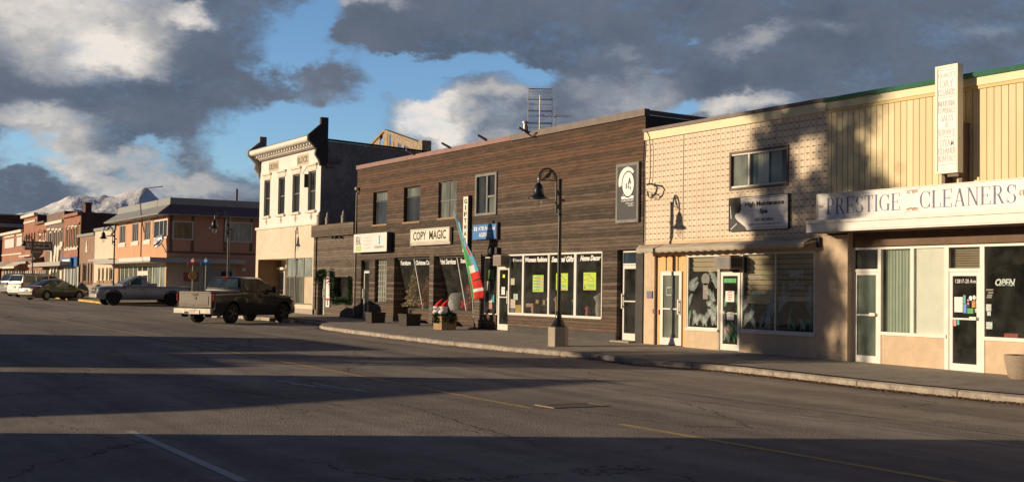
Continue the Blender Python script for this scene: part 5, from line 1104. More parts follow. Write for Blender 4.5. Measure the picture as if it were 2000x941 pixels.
X0 = onY(545, 570, FY+ED)[0]; zt_ = onY(545, 529, FY+ED)[1]; door(bb, (X0, X0+.95, bz+.02, zt_), FY+ED-.07, 'white_alu', 'window_pale', .1, .5, 'l', .2, label='white glazed door inside the recessed entry')
MB().box(X0-.3, X0+1.2, FY+ED-.25, FY+ED-.08, zt_+.05, zt_+.18).build('door_hood', 'white_alu', bb)
zm = onY(558, 539.5)[1]; xsx = [onY(p, 560)[0] for p in (558, 577.5, 591.5, 609.7)]
mb = MB(); z0 = wdw[2]
for X in xsx: mb.box(X-.03, X+.03, FY+.02, FY+.08, z0, ez)
mb.box(xsx[0], xsx[-1], FY+.025, FY+.075, zm-.03, zm+.03).box(xsx[0], xsx[-1], FY+.025, FY+.075, z0, z0+.06); o = mb.build('shop_window', 'grey_frame', bb)
for a, b_ in zip(xsx, xsx[1:]): MB().quad((a+.03, FY+.05, zm+.03), (b_-.03, FY+.05, zm+.03), (b_-.03, FY+.05, ez), (a+.03, FY+.05, ez)).build('pane', 'window_pale', o)
for i, (a, b_) in enumerate(zip(xsx, xsx[1:])): MB().quad((a+.03, FY+.05, z0+.06), (b_-.03, FY+.05, z0+.06), (b_-.03, FY+.05, zm-.03), (a+.03, FY+.05, zm-.03)).build('pane', 'window_curtain' if i < 2 else 'tan_panel', o)
mb = MB()
for k in range(5): X = xsx[0]+.15+k*.33; mb.box(X, X+.17, FY+.045, FY+.048, z0+.1, zm-.08)
mb.build('window_stripes', 'interior_dark', bb)
MB().box(wdw[0], wdw[1], FY+.0, FY+.12, -.2, z0).build('stall_riser', 'cream_stucco', bb); MB().box(BX0-.01, BX1+.012, FY-.03, FY-.003, 0, bz+.2).build('plinth', 'concrete', bb)
mb = MB(); mb.tube([(onY(583, 560)[0], FY-.05, z0-.8), (onY(583.5, 480)[0], FY-.05, belt-1)], .012); 
# weathered barn-board penthouse on the block's roof
Yp = FY+11; 
pp = thing('roof_shed', 'broken shed of bleached upright planks on the roof behind the cream block', 'shed', (onY(780, 280, Yp)[0], Yp, BT-.6))
pts = [(722, 286), (738, 268), (751, 254), (768, 262), (778, 267), (818, 280), (828, 292)]
def pshed(px): # top outline height
    for (a, b_), (c, d) in zip([(722, 281), (731, 271), (750, 254), (818, 278), (830, 282)], [(731, 271), (750, 254), (818, 278), (830, 282), (840, 284)]):
        if a <= px <= c: return b_+(d-b_)*(px-a)/(c-a)
    return 284
mb = MB(); px = 724; k = 0; rd = random.Random(12)
while px < 826:
    w_ = rd.choice([3.5, 4.5, 5.5]); 
    if k not in (4, 8, 12, 13, 15, 16, 18):
        X0, Zt_ = onY(px, pshed(px+w_/2)+1.5, Yp); X1, _ = onY(px+w_-.5, 280, Yp)
        dd = rd.uniform(-.03, .03); mb.box(X0, X1, Yp+dd, Yp+.05+dd, BT-1.2, Zt_)
    px += w_; k += 1
mb.build('planks', 'barn_wood', pp); mb = MB()
for (a, b_), (c, d) in (((720, 286), (751, 253)), ((751, 253), (818, 277))):
    A = onY(a, b_, Yp); C = onY(c, d, Yp); mb.add([(A[0], Yp-.08, A[1]-.16), (C[0], Yp-.08, C[1]-.16), (C[0], Yp-.08, C[1]), (A[0], Yp-.08, A[1]), (A[0], Yp+.25, A[1]-.16), (C[0], Yp+.25, C[1]-.16), (C[0], Yp+.25, C[1]), (A[0], Yp+.25, A[1])], [(0,1,2,3),(7,6,5,4),(0,4,5,1),(3,2,6,7),(0,3,7,4),(1,5,6,2)])
mb.build('roof_boards', 'barn_wood', pp); mb = MB()
A = onY(770, 266, Yp); C = onY(822, 286, Yp); mb.add([(A[0], Yp-.12, A[1]-.3), (C[0], Yp-.12, C[1]-.3), (C[0], Yp-.12, C[1]+.15), (A[0], Yp-.12, A[1])], [(0,1,2,3)]); X, Z = onY(823, 280, Yp-.2); mb.box(X-.25, X+.3, Yp-.3, Yp+.3, BT-1.3, Z+.15); mb.build('eave_block', 'barn_wood', pp)

# ================================================================== CREAM SPA BUILDING
CX0, CX1 = DX1+.02, onY(1617, 300)[0]; PX1 = onY(1655, 600)[0]; CZ = onY(1264.5, 252.7)[1]
sp = thing('spa_building', 'two-storey shop with dash-patterned cream cladding above a peach stucco front', 'building', ((CX0+PX1)/2, FY, .3))
band0 = onY(1263, 274.4)[1]; clad0 = onY(1264, 474)[1]
uwn = RC(1425.5, 1541, 298, 373); dj = RC(1277.5, 1338.5, 499, 674); lwn = RC(1341, 1403, 499, 640.5); d2 = RC(1404, 1445, 499, 682); rw = RC(1446, 1591, 494, 645)
mb = MB(); wall(mb, CX0, CX1, clad0, band0, FY, [(*uwn, .09)], 0); wall(mb, CX0, PX1, -.3, clad0-.004, FY, [(dj[0], dj[1], 0, dj[3], .10), (lwn[0], lwn[1], lwn[2], lwn[3], .08), (d2[0], d2[1], 0, d2[3], .08), (rw[0], rw[1], rw[2], rw[3]-.0, .08)], 1)
mb.quad((PX1, FY, -.3), (PX1, FY+.3, -.3), (PX1, FY+.3, 3.9), (PX1, FY, 3.9), 1)
mb.quad((CX0, FY, -.3), (CX0, FY+20, -.3), (CX0, FY+20, CZ-.5), (CX0, FY, CZ-.1), 2).quad((CX1, FY+.01, -.3), (CX1, FY+20, -.3), (CX1, FY+20, CZ-.5), (CX1, FY+.01, CZ-.1), 2).quad((CX0, FY+20, -.3), (CX1, FY+20, -.3), (CX1, FY+20, CZ-.5), (CX0, FY+20, CZ-.5), 2).quad((CX0, FY, CZ-.12), (CX1, FY, CZ-.12), (CX1, FY+20, CZ-.52), (CX0, FY+20, CZ-.52), 2)
mb.build('wall', ['dashed_cladding', 'peach_stucco', 'side_brick'], sp)
MB().box(CX0, CX1-.005, FY-.06, FY-.002, band0, CZ-.09).build('fascia', 'cream_paint', sp); MB().box(CX0-.02, CX1-.002, FY-.10, FY+.15, CZ-.088, CZ+.0).build('roof_flashing', 'brown_flash', sp)
MB().box(CX0, onY(1600, 465)[0], FY-.02, FY-.004, clad0-.1, clad0+.02).build('trim_board', 'peach_stucco', sp)
MB().box(onY(1335, 300)[0], onY(1335, 300)[0]+.02, FY-.012, FY-.004, clad0+.03, band0).build('panel_joint', 'concrete', sp)
# upper slider window with curtains
x0, x1, z0, z1 = uwn; o = window(sp, uwn, FY-.03, 'brown_frame', 'window_curtain', .06, fd=.1, label='upper sliding window in a brown frame with curtains')
for c_ in list(kids(o)): bpy.data.objects.remove(c_)
W = x1-x0; mb = MB(); mb.box(x0+.06, x1-.06, FY+.0, FY+.04, z0+.06, z0+.11).box(x0+.06, x1-.06, FY+.0, FY+.04, z1-.10, z1-.06).box(x0+W*.32, x0+W*.345, FY-.0, FY+.045, z0+.11, z1-.10).box(x1-.09, x1-.06, FY, FY+.04, z0+.11, z1-.1); mb.build('sash', 'white_alu', o)
mb = MB(); mb.quad((x0+.06, FY+.05, z0+.06), (x0+W*.33, FY+.05, z0+.06), (x0+W*.33, FY+.05, z1-.06), (x0+.06, FY+.05, z1-.06), 0); mb.quad((x0+W*.33, FY+.03, z0+.06), (x1-.06, FY+.03, z0+.06), (x1-.06, FY+.03, z1-.06), (x0+W*.33, FY+.03, z1-.06), 1); mb.build('pane', ['window_curtain', 'shop_glass'], o)
mb = MB(); n_ = 60
def drape(a, b_, Y, mi): 
    vs = []
    for k in range(n_+1):
        X = a+(b_-a)*k/n_; y = Y+.02*math.sin(k*1.15)+.008*math.sin(k*2.7); vs += [(X, y, z0+.07), (X, y, z1-.07)]
    mb.add(vs, [(2*k, 2*k+2, 2*k+3, 2*k+1) for k in range(n_)], mi)
drape(x0+W*.36, x0+W*.44, FY+.12, 0); drape(x0+W*.44, x0+W*.62, FY+.11, 1); drape(x0+W*.66, x0+W*.83, FY+.12, 0); mb.build('curtain', ['curtain_green', 'curtain_cream'], o, smooth=60)
room(sp, x0, x1, z0, z1, FY+.095, 2.5, 'interior_grey')
# spa sign with profile silhouette
Y = FY-.07; r = RC(1424.5, 1539, 388.5, 451, Y); t_ = board_sign('sign_board', 'white spa sign with a black profile silhouette at its left end', r, Y, .05, 'sign_white', 'ink_black', .018); W, Hh = r[1]-r[0], r[3]-r[2]
m2 = MB(); pts = [(0, 0), (0, 1), (.19, 1), (.205, .93), (.20, .86), (.225, .76), (.205, .72), (.215, .66), (.20, .60), (.185, .535), (.12, .52), (.10, .46), (.11, .38), (.16, .28), (.23, .18), (.28, .1), (.31, 0)]
m2.v = [(r[0]+W*a, Y-.003, r[2]+Hh*b_) for a, b_ in pts]; m2.f = [tuple(range(len(pts)))]; m2.m = [0]; m2.build('silhouette', 'ink_black', t_)
letters(t_, [('High Maintenance', *rel(r, .28, .94, .68, .86), 0, .04), ('Spa', *rel(r, .53, .67, .44, .63), 0, .04), ('403-582-0016', *rel(r, .45, .76, .25, .35), 0, .02), ('highmaintenancespa@gmail.com', *rel(r, .33, .88, .13, .20), 0, 0)], Y-.004, 'ink_black')
m2 = MB(); flat(m2, rel(r, .28, .94, .95, .965), Y-.003); flat(m2, rel(r, .44, .96, .05, .062), Y-.003); m2.build('rules', 'ink_black', t_)
m2 = MB(); 
for k in range(8): ell(m2, r[0]+W*(.02+.002*k), r[2]+Hh*(.75-.05*k), .016, .02, Y-.006, 0, 8)
for k in range(5): ell(m2, r[0]+W*(.04+.022*k), r[2]+Hh*(.06+.035*k), .018, .02, Y-.006, 0, 8)
m2.build('pearls', 'ink_white', t_)
# canvas awning, sagging between its ribs, scalloped valance
def awning():
    t_ = thing('awning', 'sagging tan canvas awning with scalloped edge over the spa shopfront', 'awning', (onY(1400, 470)[0], FY, onY(1400, 470)[1]))
    X0, X1 = onY(1243, 480, FY-.42)[0], onY(1570, 480, FY-.42)[0]; W0, W1 = CX0-.1, onY(1601, 465)[0]
    ztL, ztR = onY(1262, 481)[1], onY(1598, 461.5)[1]; zfL = onY(1244, 486, FY-.42)[1]; zfR = onY(1565, 473, FY-.42)[1]
    ztL = ztR = (ztL+ztR)/2; 
    n = 96; vs = []; mb_ = MB()
    for i in range(n+1):
        f = i/n; sag = .035*abs(math.sin(f*math.pi*5))+.02*math.sin(f*31)*.5; a = (W0+(W1-W0)*f, FY-.01, ztL); c = (X0+(X1-X0)*f, FY-.42, zfL+(zfR-zfL)*f-.0); 
        m = ((a[0]+c[0])/2, FY-.21, (a[2]+c[2])/2+.05-sag); sc2 = .10+.035*abs(math.sin(f*math.pi*22)); v0 = (c[0], FY-.425, c[2]-sc2)
        vs += [a, m, c, v0]
    fs = [(4*i+k, 4*(i+1)+k, 4*(i+1)+k+1, 4*i+k+1) for i in range(n) for k in range(3)]
    o = MB().add(vs, fs).build('canvas', 'awning_canvas', t_, smooth=50); so_ = o.modifiers.new('thick', 'SOLIDIFY'); so_.thickness = .008
    MB().tube([(X0, FY-.41, zfL-.02), (X1, FY-.41, zfR-.02)], .016).tube([(X1, FY-.40, zfR-.03), (W1, FY-.02, ztL-.05)], .02).tube([(X0, FY-.40, zfL-.03), (W0+.1, FY-.02, ztL-.1)], .02).build('frame', 'galv', t_)
    MB().box(W1-.02, W1+.06, FY-.09, FY-.002, ztL-.22, ztL+.02).build('bracket', 'plastic_black', t_)
awning()
# orange-panelled doorway
x0, x1, z0, z1 = dj; zb = gz(x0, 21)+.235; mb = MB(); dd = (onY(1287, 600)[0], onY(1328, 600)[0], zb, onY(1287, 530)[1])
wall(mb, x0, x1, 0, z1, FY+.09, [(dd[0], dd[1], 0, dd[3], .02)], 0); mb.build('door_panelling', 'orange_panel', sp); mb = MB()
for px in (1296.5, 1309.5, 1319.5): X = onY(px, 515)[0]; mb.box(X-.018, X+.018, FY+.075, FY+.088, dd[3]+.02, z1)
for px in (1278.5, 1337): X = onY(px, 560)[0]; mb.box(X-.02, X+.02, FY+.072, FY+.0885, 0, z1)
mb.build('panel_battens', 'brown_frame', sp)
od = door(sp, dd, FY+.045, 'white_paint', 'window_curtain', .11, .49, 'r', .2, label='white glazed door in orange boards crossed by the lamp post shadow'); 
a = RC(1302, 1315, 560, 577, FY+.06); m2 = MB(); q_ = .03; m2.box(a[0], a[1], FY+.055, FY+.07, a[3]-q_, a[3]).box(a[0], a[1], FY+.055, FY+.07, a[2], a[2]+q_).box(a[0], a[0]+q_, FY+.055, FY+.07, a[2]+q_, a[3]-q_).box(a[1]-q_, a[1], FY+.055, FY+.07, a[2]+q_, a[3]-q_); m2.build('hatch_frame', 'curtain_green', od)
# left window with painted leaves, shop door, air conditioner, right windows
def tblinds(par, x0, x1, z0, z1, Y, m='blind_tan', step=.13):
    m2 = MB(); z = z1
    while z > z0+.03: m2.add([(x0, Y, z), (x1, Y, z), (x1, Y+.035, z-step+.012), (x0, Y+.035, z-step+.012)], [(0,1,2,3)]); z -= step
    return m2.build('blind', m, par)
x0, x1, z0, z1 = lwn; o1 = window(sp, (x0, x1, z0, z1), FY+.01, 'white_alu', 'shop_glass', .045, label='left shop window painted with white leaves')
zmid = onY(1342, 531)[1]; tblinds(o1, x0+.05, x1-.05, zmid, z1-.05, FY+.12)
x0, x1, z0, z1 = d2; zb = gz(x0, 21)+.235; dz = onY(1404, 531)[1]
o2 = door(sp, (x0+.02, x1-.02, zb, dz), FY+.03, 'white_alu', 'shop_glass', .10, .47, 'l', .16, label='white shop door painted with green plants', vert=False)
MB().box(x0, x1, FY+.05, FY+.06, dz+.01, z1).build('transom', 'interior_dark', sp); MB().box(x0-.02, x0+.02, FY-.0, FY+.07, 0, z1).box(x1-.02, x1+.02, FY-.0, FY+.07, 0, z1).build('door_frame', 'white_alu', sp)
x0, x1, z0, z1 = rw; o3 = window(sp, (x0+.02, x1, z0, z1), FY+.01, 'white_alu', 'shop_glass', .045, mx=(.477,), label='wide right shop window with tan blinds and painted leaves')
tblinds(o3, x0+.07, x1-.05, z0+(z1-z0)*.40, z1-.04, FY+.13); tblinds(o3, x0+.07, x0+.95, z0+(z1-z0)*.36, z0+(z1-z0)*.41, FY+.13)
room(sp, lwn[0], rw[1], 0.3, lwn[3], FY+.17, 4.0, 'interior_dark')
for r_ in (lwn, rw): MB().box(r_[0]-.02, r_[1]+.02, FY-.05, FY+.01, r_[2]-.05, r_[2]+.01).build('sill', 'white_alu', sp)
# painted leaf fronds on the glass
def fronds(par, lst, Y, mats, name='painted_leaves'):
    m2 = MB(); j = 0
    for (px, py, L, ang, wd, mi) in lst:
        X, Z = onY(px, py, Y); rq = random.Random(int(px*3+py)); a0 = R(ang+rq.uniform(-16, 16)); L *= rq.uniform(.75, 1.25); n = 15; cur = rq.choice([-1, 1])*rq.uniform(.4, 1.1)
        spine = [(X, Z)]
        for k in range(n): a_ = a0+cur*k/n; spine.append((spine[-1][0]+L/n*math.cos(a_), spine[-1][1]+L/n*math.sin(a_)))
        for k in range(1, n+1):
            sx, sz = spine[k]; a_ = a0+cur*k/n; ln = 1.5*wd*((1-k/(n+1.0))**.6*min(1, k/3))*random.Random(int(px*9+k)).uniform(.7, 1.15)+.01
            for sd in (-1, 1):
                b_ = a_+sd*.72; ex, ez_ = sx+ln*math.cos(b_), sz+ln*math.sin(b_); nx, nz = -math.sin(b_)*L/n*.13, math.cos(b_)*L/n*.13; j += 1; y = Y-.0004*(j % 9)
                m2.add([(sx-nx, y, sz-nz), (sx+nx, y, sz+nz), ((sx+ex)/2+nx, y, (sz+ez_)/2+nz), (ex, y, ez_), ((sx+ex)/2-nx, y, (sz+ez_)/2-nz)], [(0,1,2,3,4)], mi)
    return m2.build(name, mats, par)
LM = ['leaf_white', 'leaf_pale_green', 'ink_pink', 'ink_green']
fronds(o1, [(1345, 567, .45, 60, .13, 0), (1347, 566, .32, 20, .12, 0), (1343, 568, .3, 85, .10, 0), (1399, 566, .55, 105, .17, 0), (1398, 590, .45, 130, .15, 0), (1400, 610, .4, 140, .14, 0), (1344, 600, .4, 80, .12, 0), (1345, 604, .3, 95, .1, 1), (1352, 636, .5, 70, .16, 0), (1362, 637, .5, 95, .16, 0), (1372, 638, .55, 70, .15, 0), (1381, 638, .45, 110, .15, 0), (1392, 638, .55, 80, .16, 0), (1399, 637, .6, 100, .14, 0), (1347, 625, .35, 120, .1, 1), (1346, 638, .4, 110, .12, 0), (1397, 585, .3, 190, .1, 0)], FY+.034, LM)
m2 = MB(); X, Z = onY(1378, 545, FY+.033); ell(m2, X, Z, .17, .16, FY+.033); x_, z_ = onY(1373, 553, FY+.033); m2.quad((x_, FY+.033, z_-.42), (x_+.2, FY+.033, z_-.42), (x_+.2, FY+.033, z_), (x_, FY+.033, z_)); m2.build('painted_bottle', 'grey_frame', o1)
fronds(o2, [(1411, 606, .35, 95, .12, 1), (1416, 600, .3, 60, .1, 3), (1441, 600, .45, 110, .13, 1), (1440, 620, .4, 100, .12, 3), (1412, 630, .35, 80, .12, 0), (1413, 668, .5, 75, .15, 0), (1424, 670, .55, 95, .14, 1), (1434, 670, .5, 80, .14, 3), (1441, 668, .55, 100, .14, 1), (1419, 660, .25, 90, .08, 2), (1429, 655, .25, 85, .08, 2), (1425, 650, .2, 95, .07, 2), (1438, 650, .3, 90, .1, 0)], FY+.056, LM)
fronds(o3, [(1450, 610, .55, 75, .15, 0), (1452, 640, .6, 60, .16, 0), (1450, 628, .4, 100, .12, 0), (1464, 622, .45, 60, .12, 0), (1475, 642, .45, 95, .12, 0), (1484, 642, .45, 85, .12, 0), (1494, 642, .5, 75, .14, 0), (1504, 643, .65, 100, .17, 0), (1510, 620, .7, 115, .19, 0), (1511, 600, .5, 130, .16, 0), (1520, 612, .7, 55, .18, 0), (1520, 640, .5, 75, .15, 1), (1523, 596, .4, 35, .14, 0), (1541, 646, .55, 90, .11, 0), (1552, 646, .4, 95, .11, 1), (1562, 647, .4, 80, .12, 1), (1586, 620, .6, 100, .15, 0), (1586, 600, .45, 130, .16, 0), (1586, 645, .4, 110, .12, 1), (1490, 612, .35, 20, .08, 3), (1572, 647, .35, 95, .1, 0)], FY+.034, LM)
letters(o3, [T('BARBER', 1542, 1569, 527, 541, FY+.03), T('&', 1554, 1559, 546, 551, FY+.03), T('MASSAGE', 1542, 1572, 553, 564, FY+.03)], FY+.030, 'leaf_white', 'window_lettering')
letters(o3, [T('Waxing', 1463, 1484, 541, 547, FY+.03, 0), T('Hair', 1490, 1503, 537, 543, FY+.03, 1), T('Nails', 1471, 1489, 570, 578, FY+.03, 2)], FY+.030, ['ink_blue', 'ink_green', 'sign_cyan'], 'window_lettering')
notice(1413, 1438, 543.5, 552, 'ink_green', 'green strip sticker across the top of the painted shop door', None, FY+.05, cat='sticker', name='sticker')
notice(1417, 1434, 568, 589, 'sign_white', 'white sign with red heading on the painted shop door', 'ink_red', FY+.05, 4)
notice(1419.5, 1433, 609, 624, 'ink_white', 'white opening-hours sheet low on the painted shop door', 'ink_faded', FY+.05)
notice(1263, 1273.5, 568, 582, 'ink_blue', 'small blue and red plate on the stucco left of the orange doorway', 'ink_red', FY-.03, 3, 'plate', 'wall_plate')
# box air conditioner
Y = FY-.42; ax0, az1 = onY(1395, 500, Y); ax1 = onY(1415, 510, Y)[0]; az0 = onY(1395, 525, Y)[1]
ac = thing('air_conditioner', 'grey box air conditioner with louvred side above the painted shop door', 'air conditioner', (ax0, FY, az0)); MB().box(ax0, ax0+.62, Y, FY+.04, az0, az1).build('casing', 'ac_beige', ac, bevel=.012)
m2 = MB().box(ax0+.03, ax0+.59, Y-.012, Y-.001, az0+.03, az1-.03); m2.build('grille', 'grey_frame', ac); m2 = MB()
for k in range(7): m2.box(ax0+.6205, ax0+.632, Y+.05+k*.05, Y+.075+k*.05, az0+.05, az1-.05)
m2.build('side_louvres', 'ac_grille', ac)
# downpipe, cables and meter bracket
m2 = MB(); px_ = [(1259.5, 282), (1257, 300), (1258.5, 420)]
m2.tube([(onY(a, b_, FY-.05)[0], FY-.05, onY(a, b_, FY-.05)[1]) for a, b_ in ((1265, 256), (1259, 275), (1256.5, 320), (1257, 400), (1257, 478))], .013, 5)
tag(m2.build('cable', 'black_metal', smooth=60), 'black cable running down the joint of dark boards and cream cladding', 'cable')
m2 = MB(); m2.tube([(onY(a, b_, FY-.07)[0], FY-.07, onY(a, b_, FY-.07)[1]) for a, b_ in ((1264, 257), (1269, 270), (1271, 300), (1270, 345), (1268, 358))], .012, 5)
m2.tube([(onY(a, b_, FY-.18)[0], FY-.18, onY(a, b_, FY-.18)[1]) for a, b_ in ((1264, 361), (1268, 359), (1280, 361), (1284, 367), (1280, 379), (1274, 384))], .028, 6)
for k in range(4): m2.tube([(onY(a+k, b_+k, FY-.12-.02*k)[0], FY-.12-.02*k, onY(a+k, b_+k, FY-.12)[1]) for a, b_ in ((1263, 372), (1265, 383), (1270, 386), (1274, 379), (1268, 374))], .009, 4)
tag(m2.build('service_wires', 'black_metal', smooth=60), 'tangle of black service wires on a bracket at the left edge of the cream cladding', 'cable')
m2 = MB(); m2.tube([(onY(1280, 600, FY-.06)[0], FY-.06, sw_z(-27)), (onY(1280, 565, FY-.06)[0], FY-.06, onY(1280, 567, FY-.06)[1])], .02).box(onY(1279, 600, FY)[0], onY(1283, 600, FY)[0], FY-.08, FY-.01, onY(1280, 612)[1], onY(1280, 603)[1]); tag(m2.build('broom', 'brown_frame'), 'thin brown pole leaning left of the orange-boarded doorway', 'pole')

# ================================================================== DRY CLEANERS
KY = FY+.18; KX1 = -6.0; KZ = onY(1672, 183.3)[1]; kx0 = CX1+.01
cl = thing('dry_cleaners', 'cleaners shop with yellow board-and-batten upper wall, white canopy and white-framed shopfront', 'building', (-14, FY, .2))
kb0 = onY(1672, 198)[1]-.10; kcl0 = onY(1620, 378)[1]-.3
def batten():
    m, t, b, o = newmat('batten_siding'); v = obj_co(t); s = t.sep(v)
    f = t.math('FRACT', t.math('DIVIDE', s[0], .172)); g = t.mr(t.math('ABSOLUTE', t.math('SUBTRACT', f, .5)), .44, .49); idx = t.math('FLOOR', t.math('DIVIDE', s[0], .172))
    wn_ = t.n('ShaderNodeTexWhiteNoise', noise_dimensions='1D'); t.L(idx, wn_.inputs['W']); n = t.noise(t.vm('MULTIPLY', v, (2, 2, .5)), 1.0, 5, .6)
    k = t.math('ADD', t.math('MULTIPLY', wn_.outputs[0], .3), t.math('MULTIPLY', n, .7)); c = t.mix(t.mr(k, .3, .7), (.68, .55, .30, 1), (.78, .65, .38, 1))
    t.L(t.mix(t.math('MULTIPLY', g, .85), c, (.36, .26, .11, 1)), b.inputs['Base Color']); b.inputs['Roughness'].default_value = .6
    bump(t, b, t.math('MULTIPLY', g, -1.0), .9, .03)
batten()
kd1 = RC(1665.5, 1718, 484, 706, KY); kw1 = (kd1[1], onY(1849.5, 570, KY)[0], onY(1720, 651, KY)[1], kd1[3]); kd2 = (kw1[1], onY(1919, 620, KY)[0], 0, kd1[3]); kw2 = (kd2[1], -11.0, kw1[2], kd1[3])
hd = kd1[3]
mb = MB(); wall(mb, kx0, KX1, kcl0, kb0, FY, [], 0); wall(mb, PX1+.003, KX1, -.3, kcl0+.3, KY, [(kd1[0], kd1[1], 0, hd, .05), (kw1[0], kw1[1], kw1[2], hd, .05), (kd2[0], kd2[1], 0, hd, .05), (*kw2, .05)], 1)
mb.quad((KX1, FY, -.3), (KX1, FY+18, -.3), (KX1, FY+18, KZ), (KX1, FY, KZ), 0).quad((kx0, FY, KZ-.1), (KX1, FY, KZ-.1), (KX1, FY+18, KZ-.4), (kx0, FY+18, KZ-.4), 2).quad((kx0, FY+18, -.3), (KX1, FY+18, -.3), (KX1, FY+18, KZ-.4), (kx0, FY+18, KZ-.4), 2)
mb.build('wall', ['batten_siding', 'peach_stucco', 'roof_tar'], cl)
MB().box(PX1+.002, KX1, KY-.012, KY-.003, hd, kcl0+.3).build('lintel_board', 'soffit_brown', cl)
MB().box(kx0, KX1, FY-.05, FY-.002, kb0, KZ-.10).build('fascia', 'cream_paint', cl); MB().box(kx0, KX1, FY-.03, FY-.003, kb0-.07, kb0-.004).build('fascia_mould', 'yellow_siding', cl)
m2 = MB(); m2.prism([(FY-.10, KZ-.10), (FY-.14, KZ-.04), (FY-.10, KZ), (FY+.15, KZ+.0), (FY+.15, KZ-.10)], 'x', onY(1614, 200)[0], KX1); m2.build('roof_flashing', 'green_metal', cl)
m2 = MB(); X, Z = onY(1640, 190); m2.add([(X-.3, FY+.16, KZ-.05), (X+1.0, FY+.16, KZ-.05), (X+.8, FY+.5, KZ+.1), (X+.1, FY+.5, KZ+.14)], [(0,1,2,3)]).box(X, X+.9, FY+.3, FY+1.2, KZ-.1, KZ+.07); m2.build('roof_patch', 'galv', cl)
# canopy
cnX0 = CX1-.02; cnY = FY-.62; c1 = onY(1600, 430.5, cnY)[1]; c0 = onY(1600, 453.5, cnY)[1]
cp_ = MB(); cp_.box(cnX0, KX1, cnY, FY-.003, c0+.02, c1-.02); cp_.box(cnX0-.005, KX1, cnY-.05, cnY-.001, c1-.07, c1); cp_.box(cnX0-.005, KX1, cnY-.03, cnY-.001, c0+.0, c1-.075)
cp_.box(cnX0-.005, KX1, cnY-.045, cnY-.0305, c0+.03, c0+.05)
cn = cp_.build('canopy', 'white_paint', cl, bevel=.004)
MB().box(cnX0, KX1, cnY+.0, FY-.003, c0-.004, c0+.018).box(PX1+.002, KX1, FY-.0, KY-.013, c0-.003, c0+.018).build('soffit', 'soffit_brown', cl)
# long sign on the canopy
Y = FY-.50; s1 = onY(1600, 381, Y)[1]; s0 = c1+.004; sx0 = onY(1597.5, 405, Y)[0]
ps = thing('shop_sign', 'long white fascia sign lettered PRESTIGE CLEANERS in blue-grey roman capitals', 'sign', (sx0, Y, s0))
MB().box(sx0, KX1-.3, Y+.001, Y+.2, s0, s1).build('panel', 'sign_white', ps); m2 = MB().box(sx0-.02, sx0, Y-.02, Y+.2, s0, s1+.02).box(sx0, KX1-.3, Y-.02, Y+.2, s1, s1+.02).box(sx0, KX1-.3, Y-.018, Y+.0, s0+.0, s0+.045); m2.build('frame', 'white_alu', ps)
MB().box(sx0+.05, KX1-.4, Y-.0015, Y-.0005, s1-.05, s1-.04).box(sx0+.05, KX1-.4, Y-.0015, Y-.0005, s0+.08, s0+.09).box(sx0+.05, sx0+.06, Y-.0015, Y-.0005, s0+.09, s1-.05).build('rules', 'ink_faded', ps)
m2 = MB(); Zm = (s0+s1)/2+.02; lh = (s1-s0)*.62
def tt(px): return onY(px, 395, Y)[0]
serif_text(m2, 'PRESTIGE', tt(1614.5), tt(1758.5), Zm-lh/2, Zm+lh/2, Y-.002); serif_text(m2, 'CLEANERS', tt(1796), tt(1985.5), Zm-lh/2, Zm+lh/2, Y-.002); m2.build('lettering', 'ink_blue', ps)
m2 = MB()
def scroll(cx, cz, s_, flip):
    for sd in (-1, 1):
        for k in range(3): ell(m2, cx+sd*(.05+.045*k)*s_, cz, .06*s_*(1-.2*k), .045*s_*(1-.2*k), Y-.002-.0004*k, 0, 12, 20, 250, .55, (.01*sd, .008*flip))
        m2.add([(cx+sd*.03, Y-.003, cz), (cx+sd*.2*s_, Y-.003, cz+.06*flip), (cx+sd*.22*s_, Y-.003, cz+.075*flip), (cx+sd*.1*s_, Y-.003, cz+.03*flip)], [(0,1,2,3)])
scroll(tt(1782), s1-.09, 1, 1); scroll(tt(1782), s0+.13, 1, -1); scroll(tt(2025), Zm, 2.2, 1); scroll(sx0+.06, Zm, .8, 1); m2.build('scrollwork', 'ink_brown', ps)
for px in (1717, 1858.5, 1998): MB().box(tt(px)-.003, tt(px)+.003, Y-.001, Y+.0008, s0+.046, s1-.001).build('panel_joint', 'ink_faded', ps)
# vertical sign box
Y = FY-.40; r = RC(1828, 1870.5, 131.5, 340.5, Y); r = (r[0], r[1], onY(1828, 340.5, Y)[1], onY(1828, 131.5, Y)[1]); vs_ = thing('vertical_sign', 'tall white vertical sign box standing above the roof line, listing dry cleaning services', 'sign', (r[0], FY, r[2]))
MB().box(r[0], r[1], Y, Y+.17, r[2], r[3]).build('casing', 'sign_white', vs_, bevel=.008); x0, x1, z0, z1 = r; e = .05
MB().box(x0-.01, x0+e, Y-.015, Y-.001, z0, z1).box(x1-e, x1+.01, Y-.015, Y-.001, z0, z1).box(x0+e, x1-e, Y-.015, Y-.001, z1-e, z1).box(x0+e, x1-e, Y-.015, Y-.001, z0, z0+e).build('frame', 'sign_cream', vs_)
MB().box(x0+.0, x0+.09, Y+.172, FY-.001, kcl0, z1-1.2).box(x1-.12, x1-.03, Y+.172, FY-.001, kcl0, z1-1.2).build('posts', 'brown_frame', vs_); MB().box(x0+.25, x1-.02, Y+.05, Y+.3, z0-.07, z0-.003).build('ballast', 'brown_frame', vs_)
m2 = MB(); ws = [('QUALITY', .885, .93), ('DRY', .80, .86), ('CLEANERS', .725, .775), ('INDUSTRIAL', .625, .67), ('COVERALLS', .56, .605), ('SALES', .49, .535), ('&', .435, .47), ('SERVICE', .36, .405), ('STEAM', .255, .31), ('CLEANER', .185, .235), ('RENTALS', .115, .165)]
